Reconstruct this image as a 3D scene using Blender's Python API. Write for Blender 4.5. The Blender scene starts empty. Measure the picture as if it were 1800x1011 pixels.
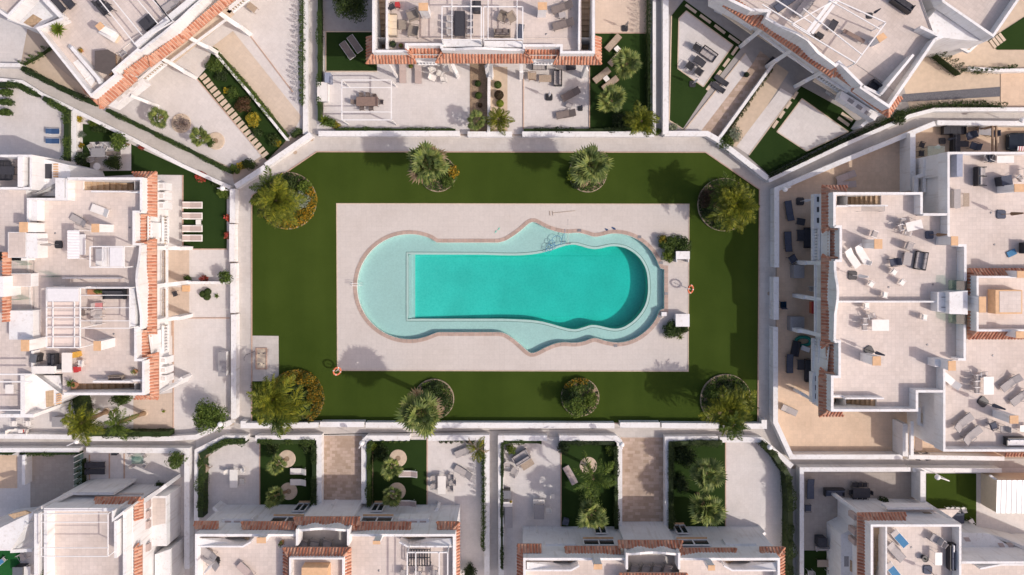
import bpy, math, random
from mathutils import Vector, Matrix
R = math.radians
random.seed(7)
SC = bpy.context.scene
COL = SC.collection
# ---------------------------------------------------------------- camera, sky, sun, exposure
CAM_H = 67.0      # metres above the ground
S = 18.0          # photo pixels per metre at ground level
NX, NY = 905.0, 425.0   # nadir of the drone in the photo
cam = bpy.data.objects.new('camera', bpy.data.cameras.new('camera')); COL.objects.link(cam)
cam.location = (0, 0, CAM_H); cam.rotation_euler = (0, 0, 0)
cam.data.sensor_fit = 'HORIZONTAL'; cam.data.sensor_width = 36
cam.data.lens = 36*CAM_H*S/1800
cam.data.shift_x = -5/1800; cam.data.shift_y = -80.5/1800
cam.data.clip_end = 3000
SC.camera = cam
SUN_AZ, SUN_EL = -23.0, 44.0
wd = bpy.data.worlds.new('World'); SC.world = wd; wd.use_nodes = True
nt = wd.node_tree
sk = nt.nodes.new('ShaderNodeTexSky'); sk.sky_type = 'NISHITA'; sk.sun_disc = False
sk.sun_elevation = R(SUN_EL); sk.sun_rotation = R(113); sk.air_density = 1.0; sk.dust_density = 2.5; sk.ozone_density = .2
bg = nt.nodes['Background']; bg.inputs[1].default_value = 0.15
tn = nt.nodes.new('ShaderNodeMix'); tn.data_type = 'RGBA'; tn.blend_type = 'MULTIPLY'; tn.inputs[0].default_value = 1; tn.inputs[7].default_value = (1.2, 1.02, .96, 1)   # warm white balance of the daylight
nt.links.new(sk.outputs[0], tn.inputs[6]); nt.links.new(tn.outputs[2], bg.inputs[0])
sun = bpy.data.objects.new('sun', bpy.data.lights.new('sun', 'SUN')); COL.objects.link(sun)
sun.data.energy = 2.3; sun.data.angle = R(0.53); sun.data.color = (1.0, 0.94, 0.86)
sd = Vector((math.cos(R(SUN_EL))*math.cos(R(SUN_AZ)), math.cos(R(SUN_EL))*math.sin(R(SUN_AZ)), math.sin(R(SUN_EL))))
sun.rotation_euler = sd.to_track_quat('Z', 'Y').to_euler(); sun.location = (40, -20, 60)
SC.view_settings.view_transform = 'Standard'; SC.view_settings.look = 'None'
SC.view_settings.gamma = 1; SC.view_settings.use_curve_mapping = False
SC.view_settings.exposure = 0.12
SC.render.engine = 'CYCLES'
SC.cycles.max_bounces = 6; SC.cycles.transparent_max_bounces = 12; SC.cycles.caustics_reflective = False; SC.cycles.caustics_refractive = False

# ---------------------------------------------------------------- helpers
def P(x, y, h=0.0, z=None):
    k = (1-h/CAM_H)/S
    v = Vector(((x-NX)*k, (NY-y)*k, h if z is None else z))
    return v
def PP(pts, h=0.0): return [P(x, y, h) for x, y in pts]

class MB:
    def __init__(s): s.v = []; s.f = []; s.m = []
    def add(s, vs, fs, mi=0):
        o = len(s.v); s.v += [tuple(v) for v in vs]
        for f in fs: s.f.append(tuple(i+o for i in f)); s.m.append(mi)
        return s
    def sheet(s, pts, z, mi=0):
        pts = ccw(pts); return s.add([(p[0], p[1], z) for p in pts], [tuple(range(len(pts)))], mi)
    def prism(s, pts, z0, z1, mi=0, bottom=False):
        pts = ccw(pts); n = len(pts)
        z1s = z1 if isinstance(z1, (list, tuple)) else [z1]*n
        vs = [(p[0], p[1], z0) for p in pts]+[(p[0], p[1], z) for p, z in zip(pts, z1s)]
        fs = [(i, (i+1) % n, n+(i+1) % n, n+i) for i in range(n)]+[tuple(range(n, 2*n))]
        if bottom: fs.append(tuple(range(n-1, -1, -1)))
        return s.add(vs, fs, mi)
    def box(s, c, d, rz=0, mi=0, rx=0, ry=0):
        m = Matrix.Rotation(rz, 3, 'Z') @ Matrix.Rotation(ry, 3, 'Y') @ Matrix.Rotation(rx, 3, 'X'); c = Vector(c)
        vs = [c+m @ Vector((d[0]/2*i, d[1]/2*j, d[2]/2*k)) for i in (-1, 1) for j in (-1, 1) for k in (-1, 1)]
        return s.add(vs, [(0, 1, 3, 2), (4, 6, 7, 5), (0, 4, 5, 1), (2, 3, 7, 6), (0, 2, 6, 4), (1, 5, 7, 3)], mi)
    def bar(s, a, b, w, h, mi=0):
        a = Vector(a); b = Vector(b); d = b-a; L = d.length
        if L < 1e-5: return s
        q = d.to_track_quat('X', 'Z').to_matrix()
        vs = [(a+b)/2+q @ Vector((L/2*i, w/2*j, h/2*k)) for i in (-1, 1) for j in (-1, 1) for k in (-1, 1)]
        return s.add(vs, [(0, 1, 3, 2), (4, 6, 7, 5), (0, 4, 5, 1), (2, 3, 7, 6), (0, 2, 6, 4), (1, 5, 7, 3)], mi)
    def tube(s, pts, r, n=6, mi=0, closed=False, cap=True):
        pts = [Vector(p) for p in pts]; N = len(pts)
        rs = r if isinstance(r, (list, tuple)) else [r]*N
        vs = []
        for i, p in enumerate(pts):
            if closed: t = pts[(i+1) % N]-pts[i-1]
            else: t = pts[min(i+1, N-1)]-pts[max(i-1, 0)]
            t = t.normalized() if t.length > 1e-9 else Vector((0, 0, 1))
            u = t.cross(Vector((0, 0, 1)));
            if u.length < 1e-3: u = t.cross(Vector((0, 1, 0)))
            u.normalize(); w = u.cross(t)
            for j in range(n):
                a = 2*math.pi*j/n; vs.append(p+(u*math.cos(a)+w*math.sin(a))*rs[i])
        fs = []
        for i in range(N if closed else N-1):
            k = (i+1) % N
            for j in range(n): fs.append((i*n+j, i*n+(j+1) % n, k*n+(j+1) % n, k*n+j))
        if cap and not closed: fs += [tuple(range(n-1, -1, -1)), tuple((N-1)*n+j for j in range(n))]
        return s.add(vs, fs, mi)
    def lathe(s, c, prof, n=16, mi=0, a0=0.0):
        c = Vector(c); vs = []
        for r, z in prof:
            for j in range(n):
                a = a0+2*math.pi*j/n; vs.append(c+Vector((r*math.cos(a), r*math.sin(a), z)))
        fs = []
        for i in range(len(prof)-1):
            for j in range(n): fs.append((i*n+j, i*n+(j+1) % n, (i+1)*n+(j+1) % n, (i+1)*n+j))
        fs.append(tuple(range(n-1, -1, -1))); fs.append(tuple((len(prof)-1)*n+j for j in range(n)))
        return s.add(vs, fs, mi)
    def ball(s, c, r, n=10, mi=0, sz=1.0):
        k = max(4, n//2)
        return s.lathe(c, [(max(.001, r*math.sin(math.pi*i/k)), -r*sz*math.cos(math.pi*i/k)) for i in range(k+1)], n, mi)
    def wall(s, pts, t, z0, z1, mi=0, closed=False):
        """wall of thickness t along a polyline with mitred corners; z1 number or one per point"""
        pts = [Vector((p[0], p[1], 0)) for p in pts]; n = len(pts)
        z1s = z1 if isinstance(z1, (list, tuple)) else [z1]*n
        Lp, Rp = [], []
        for i in range(n):
            a = pts[i-1] if (i > 0 or closed) else None
            b = pts[(i+1) % n] if (i < n-1 or closed) else None
            d1 = (pts[i]-a).normalized() if a is not None else None
            d2 = (b-pts[i]).normalized() if b is not None else None
            if d1 is None: d1 = d2
            if d2 is None: d2 = d1
            n1 = Vector((-d1.y, d1.x, 0)); n2 = Vector((-d2.y, d2.x, 0))
            m = n1+n2
            m = m/ max(.35, m.length_squared)*2 if m.length > 1e-6 else n1
            Lp.append(pts[i]+m*t/2); Rp.append(pts[i]-m*t/2)
        vs = []
        for i in range(n):
            for q, z in ((Lp[i], z0), (Rp[i], z0), (Rp[i], z1s[i]), (Lp[i], z1s[i])): vs.append((q.x, q.y, z))
        fs = []
        for i in range(n if closed else n-1):
            a = 4*i; b = 4*((i+1) % n)
            fs += [(a+3, a+2, b+2, b+3), (a+1, b+1, b+2, a+2), (b, a, a+3, b+3)]
        if not closed: fs += [(0, 1, 2, 3), (4*n-1, 4*n-2, 4*n-3, 4*n-4)]
        return s.add(vs, fs, mi)
    def mesh(s, name, mats, smooth=False):
        me = bpy.data.meshes.new(name); me.from_pydata(s.v, [], s.f)
        if not isinstance(mats, (list, tuple)): mats = [mats]
        for m in mats: me.materials.append(m)
        if len(mats) > 1: me.polygons.foreach_set('material_index', s.m)
        if smooth: me.polygons.foreach_set('use_smooth', [True]*len(me.polygons))
        me.update(); return me
    def build(s, name, mats, parent=None, smooth=False):
        if parent is not None:
            o = parent
            L = Vector((0, 0, 0))
            while o is not None: L += o.location; o = o.parent
            s.v = [(v[0]-L.x, v[1]-L.y, v[2]-L.z) for v in s.v]
        ob = bpy.data.objects.new(name, s.mesh(name, mats, smooth)); COL.objects.link(ob)
        if parent is not None: ob.parent = parent
        return ob
def ccw(pts):
    a = sum(pts[i][0]*pts[(i+1) % len(pts)][1]-pts[(i+1) % len(pts)][0]*pts[i][1] for i in range(len(pts)))
    return list(pts) if a > 0 else list(pts)[::-1]
def smoothline(pts, n=4, closed=False):
    """Catmull-Rom through 2D points"""
    N = len(pts); out = []
    rng = range(N if closed else N-1)
    for i in rng:
        p0 = Vector(pts[i-1] if (i > 0 or closed) else pts[0]); p1 = Vector(pts[i]); p2 = Vector(pts[(i+1) % N]); p3 = Vector(pts[(i+2) % N] if (i+2 < N or closed) else pts[-1])
        for k in range(n):
            t = k/n
            out.append(.5*((2*p1)+(p2-p0)*t+(2*p0-5*p1+4*p2-p3)*t*t+(3*p1-p0-3*p2+p3)*t**3))
    if not closed: out.append(Vector(pts[-1]))
    return [tuple(p) for p in out]
def thing(name, label, cat, loc=(0, 0, 0), rz=0.0, group=None):
    o = bpy.data.objects.new(name, None); COL.objects.link(o); o.empty_display_size = .2
    o.location = loc; o.rotation_euler = (0, 0, rz); o['label'] = label; o['category'] = cat
    if group: o['group'] = group
    return o
def tag(o, label, cat, group=None):
    o['label'] = label; o['category'] = cat
    if group: o['group'] = group
    return o
def struct(name, mb, mat, parent=None):
    o = mb.build(name, mat, parent)
    if parent is None: o['kind'] = 'structure'
    return o
def stuffpart(name, mb, mat, parent, smooth=False):
    o = mb.build(name, mat, parent, smooth); o['kind'] = 'stuff'; return o

# ---------------------------------------------------------------- materials
MATS = {}
def newmat(name):
    m = bpy.data.materials.new(name); m.use_nodes = True; MATS[name] = m
    t = m.node_tree; b = t.nodes['Principled BSDF']; return m, t, b
def N(t, kind, **kw):
    n = t.nodes.new(kind)
    for k, v in kw.items(): setattr(n, k, v)
    return n
def ramp(t, fac, stops):
    r = N(t, 'ShaderNodeValToRGB'); e = r.color_ramp.elements
    while len(e) < len(stops): e.new(0.5)
    for el, (p, c) in zip(e, stops): el.position = p; el.color = (*c, 1)
    t.links.new(fac, r.inputs[0]); return r.outputs[0]
def mixc(t, a, b, fac, mode='MIX'):
    n = N(t, 'ShaderNodeMix', data_type='RGBA', blend_type=mode)
    for s_, v in ((n.inputs[6], a), (n.inputs[7], b), (n.inputs[0], fac)):
        if hasattr(v, 'node'): t.links.new(v, s_)
        elif isinstance(v, (int, float)): s_.default_value = v
        else: s_.default_value = (*v, 1)
    return n.outputs[2]
def sc3(c, k): return tuple(x*k for x in c)
def noise(t, scale, detail=4, rough=.6, coord='Object'):
    tc = N(t, 'ShaderNodeNewGeometry'); n = N(t, 'ShaderNodeTexNoise'); n.inputs['Scale'].default_value = scale
    n.inputs['Detail'].default_value = detail; n.inputs['Roughness'].default_value = rough
    t.links.new(tc.outputs['Position'], n.inputs['Vector']); return n.outputs[0]
def plain(name, c, rough=.6, metal=0.0, var=.12, scale=3.0, spec=.5):
    m, t, b = newmat(name); b.inputs['Roughness'].default_value = rough; b.inputs['Metallic'].default_value = metal
    b.inputs['Specular IOR Level'].default_value = spec
    f = noise(t, scale)
    t.links.new(ramp(t, f, [(.3, sc3(c, 1-var)), (.7, sc3(c, 1+var))]), b.inputs['Base Color']); return m
def tiled(name, c, size=.45, joint=(.5, .45, .42), jw=.02, var=.06, stain=.12, rot=0.0, ratio=1.0, offset=0.0, bump=.25, rough=.7, cmix=None):
    """pale tiles with thin joints, per-tile tone and broad weather stains"""
    m, t, b = newmat(name); b.inputs['Roughness'].default_value = rough
    g = N(t, 'ShaderNodeNewGeometry'); mp = N(t, 'ShaderNodeMapping'); mp.inputs['Rotation'].default_value = (0, 0, R(rot))
    t.links.new(g.outputs['Position'], mp.inputs[0])
    br = N(t, 'ShaderNodeTexBrick'); t.links.new(mp.outputs[0], br.inputs[0])
    br.offset = offset; br.offset_frequency = 2; br.squash = 1
    br.inputs['Scale'].default_value = 1; br.inputs['Brick Width'].default_value = size*ratio; br.inputs['Row Height'].default_value = size
    br.inputs['Mortar Size'].default_value = jw/2; br.inputs['Mortar Smooth'].default_value = .3; br.inputs['Bias'].default_value = 0
    br.inputs['Color1'].default_value = (*sc3(c, 1-var), 1); br.inputs['Color2'].default_value = (*sc3(cmix or c, 1+var), 1); br.inputs['Mortar'].default_value = (*joint, 1)
    st = ramp(t, noise(t, .22, 6, .65), [(.3, (1-stain, 1-stain*1.15, 1-stain*1.3)), (.55, (1, 1, 1)), (.8, (1+stain*.3,)*3)])
    fi = ramp(t, noise(t, 5, 4, .7), [(.25, (.92, .92, .92)), (.75, (1.05, 1.05, 1.05))])
    c1 = mixc(t, br.outputs[0], st, 1.0, 'MULTIPLY'); c2 = mixc(t, c1, fi, 1.0, 'MULTIPLY')
    t.links.new(c2, b.inputs['Base Color'])
    bm = N(t, 'ShaderNodeBump'); bm.inputs['Strength'].default_value = bump; bm.inputs['Distance'].default_value = .01; bm.invert = True
    t.links.new(br.outputs['Fac'], bm.inputs['Height']); t.links.new(bm.outputs[0], b.inputs['Normal'])
    return m
def leafmat(name, cols, rough=.55, trans=.15):
    m, t, b = newmat(name); b.inputs['Roughness'].default_value = rough; b.inputs['Specular IOR Level'].default_value = .3
    g = N(t, 'ShaderNodeNewGeometry')
    n = len(cols)
    c = ramp(t, g.outputs['Random Per Island'], [(i/max(1, n-1), col) for i, col in enumerate(cols)])
    oi = N(t, 'ShaderNodeObjectInfo'); c = mixc(t, c, ramp(t, oi.outputs['Random'], [(0, (.62, .66, .7)), (.5, (.95, .96, .95)), (1, (1.3, 1.22, 1.0))]), 1, 'MULTIPLY')
    t.links.new(c, b.inputs['Base Color'])
    tr = N(t, 'ShaderNodeBsdfTranslucent'); t.links.new(c, tr.inputs[0])
    mx = N(t, 'ShaderNodeMixShader'); mx.inputs[0].default_value = trans
    t.links.new(b.outputs[0], mx.inputs[1]); t.links.new(tr.outputs[0], mx.inputs[2]); t.links.new(mx.outputs[0], t.nodes['Material Output'].inputs[0])
    return m
def M_wall():
    m, t, b = newmat('white_stucco'); b.inputs['Roughness'].default_value = .85
    a = ramp(t, noise(t, .6, 6, .7), [(.28, (.69, .67, .66)), (.5, (.785, .78, .775)), (.65, (.815, .81, .81))])
    g = ramp(t, noise(t, 9, 4, .7), [(.3, (.95, .95, .95)), (.7, (1.03, 1.03, 1.03))])
    # rain streaks down the faces: position squeezed vertically
    ge = N(t, 'ShaderNodeNewGeometry'); mp = N(t, 'ShaderNodeMapping'); mp.inputs['Scale'].default_value = (4, 4, .35)
    t.links.new(ge.outputs['Position'], mp.inputs[0]); n2 = N(t, 'ShaderNodeTexNoise'); n2.inputs['Scale'].default_value = 1; n2.inputs['Detail'].default_value = 3
    t.links.new(mp.outputs[0], n2.inputs['Vector'])
    s2 = ramp(t, n2.outputs[0], [(.28, (.86, .84, .81)), (.45, (1, 1, 1))])
    t.links.new(mixc(t, mixc(t, a, g, 1, 'MULTIPLY'), s2, 1, 'MULTIPLY'), b.inputs['Base Color'])
    bm = N(t, 'ShaderNodeBump'); bm.inputs['Strength'].default_value = .15; bm.inputs['Distance'].default_value = .01
    t.links.new(noise(t, 40, 3), bm.inputs['Height']); t.links.new(bm.outputs[0], b.inputs['Normal']); return m
WALL = M_wall()
PAVE = tiled('pale_patio_tile', (.65, .615, .595), .40, (0.566, 0.535, 0.518), .012, .03, .10)
PAVER = tiled('pale_patio_tile_diagonal', (.65, .615, .595), .40, (0.566, 0.535, 0.518), .012, .03, .10, rot=38)
DECK = tiled('pool_deck_tile', (.577, .53, .49), .50, (0.475, 0.435, 0.40), .012, .02, .07)
TERR = tiled('terrace_tile', (.65, .57, .52), .36, (0.53, 0.465, 0.425), .016, .05, .15)
TERRA = tiled('terrace_tile_diagonal', (.65, .57, .52), .36, (0.53, 0.465, 0.425), .016, .05, .15, rot=-38)
TERRC = tiled('terrace_tile_slanted', (.60, .525, .475), .36, (0.498, 0.436, 0.394), .016, .05, .15, rot=37)
PATH = tiled('path_slab', (.53, .50, .47), .5, (0.445, 0.420, 0.395), .014, .045, .14, ratio=1.0, offset=.5)
TAN = tiled('ochre_yard_tile', (.65, .49, .355), .40, (0.566, 0.426, 0.309), .014, .04, .14)
DRIVE = tiled('terracotta_paver', (.50, .37, .27), .30, (.41, .31, .24), .02, .2, .25, ratio=1.7, offset=.4, cmix=(.47, .365, .30))
STEP = tiled('stair_tile', (.50, .36, .23), .3, (.26, .19, .13), .02, .08, .2)
GRAVEL = plain('grey_gravel', (.13, .13, .145), .95, 0, .6, 14)
SOIL = plain('bark_soil', (.30, .22, .15), .95, 0, .35, 9)
EARTH = plain('dry_earth', (.46, .38, .31), .95, 0, .12, .3)
def M_turf(name='artificial_turf', a=(.036, .060, .010), b2=(.052, .080, .015)):
    m, t, b = newmat(name); b.inputs['Roughness'].default_value = .9; b.inputs['Specular IOR Level'].default_value = .02
    br = ramp(t, noise(t, .12, 5, .6), [(.3, a), (.7, b2)])
    fi = ramp(t, noise(t, 22, 3, .8), [(.25, (.80, .82, .8)), (.75, (1.18, 1.16, 1.15))])
    # mown / laid bands
    ge = N(t, 'ShaderNodeNewGeometry'); mp = N(t, 'ShaderNodeMapping'); mp.inputs['Scale'].default_value = (.5, .02, 1)
    t.links.new(ge.outputs['Position'], mp.inputs[0]); n2 = N(t, 'ShaderNodeTexNoise'); n2.inputs['Scale'].default_value = 1; n2.inputs['Detail'].default_value = 2
    t.links.new(mp.outputs[0], n2.inputs['Vector'])
    s2 = ramp(t, n2.outputs[0], [(.35, (.93, .94, .93)), (.65, (1.06, 1.05, 1.04))])
    t.links.new(mixc(t, mixc(t, br, fi, 1, 'MULTIPLY'), s2, 1, 'MULTIPLY'), b.inputs['Base Color'])
    bm = N(t, 'ShaderNodeBump'); bm.inputs['Strength'].default_value = .5; bm.inputs['Distance'].default_value = .02
    t.links.new(noise(t, 60, 2), bm.inputs['Height']); t.links.new(bm.outputs[0], b.inputs['Normal']); return m
TURF = M_turf()
TURFD = M_turf('garden_turf', (.019, .038, .011), (.029, .054, .015))
def M_rooftile():
    m, t, b = newmat('terracotta_roof_tile'); b.inputs['Roughness'].default_value = .8
    g = N(t, 'ShaderNodeNewGeometry')
    c = ramp(t, g.outputs['Random Per Island'], [(0, (.33, .115, .065)), (.3, (.44, .165, .095)), (.65, (.52, .23, .14)), (1, (.58, .34, .24))])
    d = ramp(t, noise(t, 6, 5, .7), [(.3, (.78, .76, .74)), (.6, (1.04, 1.03, 1.0))])
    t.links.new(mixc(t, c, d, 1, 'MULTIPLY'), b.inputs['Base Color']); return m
RTILE = M_rooftile()
RPAN = plain('roof_tile_pan', (.55, .33, .24), .85, 0, .15, 4)
CHCAP = plain('chimney_cap_tile', (.66, .42, .24), .8, 0, .10, 3)
COPING = tiled('pool_coping_stone', (.44, .33, .275), .5, (.33, .255, .215), .02, .10, .1)
KERB = plain('terracotta_kerb', (.50, .35, .27), .85, 0, .15, 3)
BEDW = plain('bed_border_stone', (.36, .285, .205), .9, 0, .2, 4)
EDGE = plain('pale_edging', (.58, .47, .36), .85, 0, .12, 3)
AQUA = tiled('shelf_mosaic', (.78, .87, .84), .12, (.74, .82, .78), .01, .03, .06)
RIMW = plain('pool_rim_tile', (.93, .90, .86), .5, 0, .05, 3)
RIMG = plain('pool_rim_joint', (.30, .33, .31), .6)
def M_basin():
    m, t, b = newmat('basin_mosaic'); b.inputs['Roughness'].default_value = .5
    g = N(t, 'ShaderNodeNewGeometry')
    a = ramp(t, noise(t, 5.5, 3, .7), [(.25, (.09, .77, .66)), (.5, (.13, .86, .75)), (.75, (.18, .90, .79))])
    bb = ramp(t, noise(t, .35, 3, .5), [(.3, (.88, .9, .9)), (.7, (1.05, 1.05, 1.05))])
    t.links.new(mixc(t, a, bb, 1, 'MULTIPLY'), b.inputs['Base Color']); return m
BASIN = M_basin()
def M_water():
    m, t, b = newmat('pool_water'); t.nodes.remove(b)
    out = t.nodes['Material Output']
    tr = N(t, 'ShaderNodeBsdfTransparent'); gl = N(t, 'ShaderNodeBsdfGlossy'); gl.inputs['Roughness'].default_value = .03
    fr = N(t, 'ShaderNodeFresnel'); fr.inputs['IOR'].default_value = 1.33
    bm = N(t, 'ShaderNodeBump'); bm.inputs['Strength'].default_value = .35; bm.inputs['Distance'].default_value = .02
    t.links.new(noise(t, 3.5, 4, .6), bm.inputs['Height'])
    t.links.new(bm.outputs[0], gl.inputs['Normal']); t.links.new(bm.outputs[0], fr.inputs['Normal'])
    mx = N(t, 'ShaderNodeMixShader'); t.links.new(fr.outputs[0], mx.inputs[0]); t.links.new(tr.outputs[0], mx.inputs[1]); t.links.new(gl.outputs[0], mx.inputs[2])
    t.links.new(mx.outputs[0], out.inputs[0])
    va = N(t, 'ShaderNodeVolumeAbsorption'); va.inputs['Color'].default_value = (.0, .84, .82, 1); va.inputs['Density'].default_value = .46
    t.links.new(va.outputs[0], out.inputs['Volume']); return m
WATER = M_water()
def M_glass():
    m, t, b = newmat('window_glass'); b.inputs['Base Color'].default_value = (.03, .04, .045, 1); b.inputs['Roughness'].default_value = .05; b.inputs['Specular IOR Level'].default_value = .8; return m
GLASS = M_glass()
def M_clear():
    m, t, b = newmat('green_clear_glass'); t.nodes.remove(b); out = t.nodes['Material Output']
    tr = N(t, 'ShaderNodeBsdfTransparent'); tr.inputs[0].default_value = (.72, .84, .78, 1); gl = N(t, 'ShaderNodeBsdfGlossy'); gl.inputs['Roughness'].default_value = .05
    mx = N(t, 'ShaderNodeMixShader'); mx.inputs[0].default_value = .12
    t.links.new(tr.outputs[0], mx.inputs[1]); t.links.new(gl.outputs[0], mx.inputs[2]); t.links.new(mx.outputs[0], out.inputs[0]); return m
CLEAR = M_clear()
WMET = plain('white_painted_metal', (.80, .79, .78), .4, 0, .04)
DMET = plain('dark_metal', (.035, .035, .04), .45, .3, .2)
GMET = plain('grey_metal', (.25, .25, .26), .4, .6, .1)
WPLA = plain('white_plastic', (.78, .75, .71), .45, 0, .05)
GFAB = plain('grey_brown_sling', (.20, .165, .15), .8, 0, .12, 8)
LFAB = plain('light_grey_fabric', (.40, .37, .36), .85, 0, .1, 8)
PFAB = plain('pinkish_sling', (.47, .38, .35), .8, 0, .08, 8)
DFAB = plain('charcoal_fabric', (.045, .045, .055), .85, 0, .2, 8)
BLUEG = plain('slate_blue_fabric', (.075, .085, .12), .85, 0, .15, 8)
BLUE = plain('blue_fabric', (.03, .075, .18), .8, 0, .12, 6)
SKYB = plain('bright_blue_fabric', (.05, .19, .36), .8, 0, .1, 6)
WICK = plain('wicker', (.30, .25, .20), .85, 0, .25, 30)
WOOD = plain('oiled_wood', (.24, .15, .09), .6, 0, .25, 10)
LWOOD = plain('weathered_wood', (.38, .30, .23), .75, 0, .2, 10)
RED = plain('red_plastic', (.45, .04, .04), .5, 0, .1)
ORNG = plain('orange_ring', (.62, .16, .07), .5, 0, .1)
YEL = plain('yellow_plastic', (.6, .34, .06), .6, 0, .1)
TEAL = plain('teal_plastic', (.01, .22, .17), .5, 0, .15)
BROWNT = plain('brown_tabletop', (.23, .16, .13), .6, 0, .12, 6)
GRTOP = plain('grey_tabletop', (.30, .29, .30), .5, 0, .1, 6)
BLIND = plain('pale_blind_canvas', (.70, .60, .55), .85, 0, .06, 5)
CREAM = plain('cream_cloth', (.68, .58, .44), .85, 0, .06, 5)
TERRAPOT = plain('terracotta_pot', (.42, .20, .11), .85, 0, .12, 5)
BARK = plain('palm_bark', (.26, .17, .10), .9, 0, .3, 12)
CARP = plain('car_paint_dark', (.035, .045, .06), .25, .4, .1)
TYRE = plain('black_rubber', (.02, .02, .02), .8)
GLOBE = plain('opal_globe', (.85, .84, .82), .25, 0, .02)
CANVAS = plain('white_canvas', (.74, .73, .74), .85, 0, .05, 4)
LF_HEDGE = leafmat('hedge_leaf', [(.030, .055, .012), (.055, .095, .018), (.08, .13, .025)])
LF_DARK = leafmat('dark_leaf', [(.018, .035, .010), (.035, .06, .015), (.06, .095, .02)])
LF_MID = leafmat('mid_leaf', [(.045, .08, .013), (.09, .145, .023), (.15, .21, .035)])
LF_BRI = leafmat('bright_leaf', [(.08, .13, .015), (.14, .20, .022), (.22, .26, .035)])
LF_YEL = leafmat('yellow_flower', [(.10, .14, .02), (.42, .32, .02), (.50, .36, .03), (.16, .20, .03)])
LF_ORA = leafmat('orange_yellow_flower', [(.05, .08, .012), (.10, .13, .02), (.36, .22, .012), (.42, .23, .015)])
LF_FEA = leafmat('feather_palm_leaf', [(.055, .085, .012), (.12, .155, .017), (.21, .235, .024), (.32, .31, .035)])
LF_FAN = leafmat('fan_palm_leaf', [(.07, .11, .028), (.14, .185, .045), (.25, .28, .09)])
LF_DRY = leafmat('dry_palm_leaf', [(.20, .13, .07), (.33, .23, .13), (.42, .32, .19)])
LF_SIL = leafmat('silver_leaf', [(.14, .18, .12), (.24, .28, .21), (.34, .37, .30)])
LF_RED = leafmat('red_flower', [(.05, .08, .015), (.40, .05, .04), (.5, .10, .09)])
LF_PUR = leafmat('purple_leaf', [(.06, .035, .02), (.10, .05, .03), (.05, .06, .02)])
# ---------------------------------------------------------------- plants
def rnd(a, b): return random.uniform(a, b)
def rdir(up=0.0):
    while True:
        v = Vector((rnd(-1, 1), rnd(-1, 1), rnd(-1, 1)))
        if .05 < v.length < 1: break
    v.normalize(); v.z += up; return v.normalized()
def leaf(mb, c, n, s, mi=0, asp=.55):
    """one diamond leaf centred at c, facing n"""
    n = Vector(n); u = n.cross(rdir())
    if u.length < 1e-3: u = n.cross(Vector((1, 0, .3)))
    u.normalize(); w = n.cross(u); c = Vector(c)
    k = n*s*.12
    mb.add([c-u*s*.5, c-w*s*.5*asp+k, c+u*s*.5, c+w*s*.5*asp+k], [(0, 1, 2, 3)], mi)
def lumpy(c, rx, ry, h, nl):
    """lobes of an uneven crown"""
    L = []
    for i in range(nl):
        a = rnd(0, 6.283); q = math.sqrt((i+.5)/nl)*.66; a = i*2.4+rnd(-.5, .5)
        L.append((c[0]+rx*q*math.cos(a), c[1]+ry*q*math.sin(a), c[2]+h*rnd(.35, .72), rnd(.34, .5)))
    return L
def foliage(mb, c, rx, ry, h, n, s, mi=0, nl=9, extra=None):
    lobes = lumpy(c, rx, ry, h, nl)
    for i in range(n):
        x, y, z, q = random.choice(lobes); d = rdir(.35)
        rr = rnd(.75, 1.08) if random.random() < .8 else rnd(.3, .8)
        p = Vector((x+d.x*rx*q*rr, y+d.y*ry*q*rr, max(c[2]+.05, z+d.z*h*.45*q*1.6*rr)))
        nrm = (d+rdir()*.7).normalized()
        m2 = mi
        if extra and random.random() < extra[1]: m2 = extra[0]
        leaf(mb, p, nrm, s*rnd(.6, 1.3), m2)
def bush(px, py, r, h, mat, label, name='shrub', cat='shrub', group=None, dens=1.0, leafs=.17, ry=None, mats=None, extra=None, z=0.0):
    c = P(px, py, z+h*.5); c.z = z
    mb = MB(); n = int(max(90, dens*900*(r*(ry or r)+r*h*.6)))
    n = min(n, 4200)
    foliage(mb, c, r, ry or r, h, n, leafs, 0, 7+int(r*8), extra)
    mb2 = MB()
    root = thing(name, label, cat, c, 0, group)
    mb.build('foliage', mats or mat, root)
    for i in range(4):
        a = i*1.6+rnd(0, 1); mb2.tube([c, c+Vector((math.cos(a)*r*.35, math.sin(a)*r*.35, h*.55))], [.035, .015], 5)
    mb2.build('stem', BARK, root)
    return root
def topiary(px, py, r, label, mat=None, name='clipped_ball_shrub', z=0.0, group=None):
    c = P(px, py, z+r); c.z = z
    root = thing(name, label, 'shrub', c, 0, group); mb = MB()
    for i in range(int(9000*r*r)):
        d = rdir(.15); leaf(mb, c+Vector((0, 0, r))+d*r*rnd(.9, 1.02), (d+rdir()*.5).normalized(), .11, 0)
    mb.build('foliage', mat or LF_HEDGE, root)
    m2 = MB(); m2.tube([c, c+Vector((0, 0, r))], .03, 5); m2.build('stem', BARK, root); return root
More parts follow.
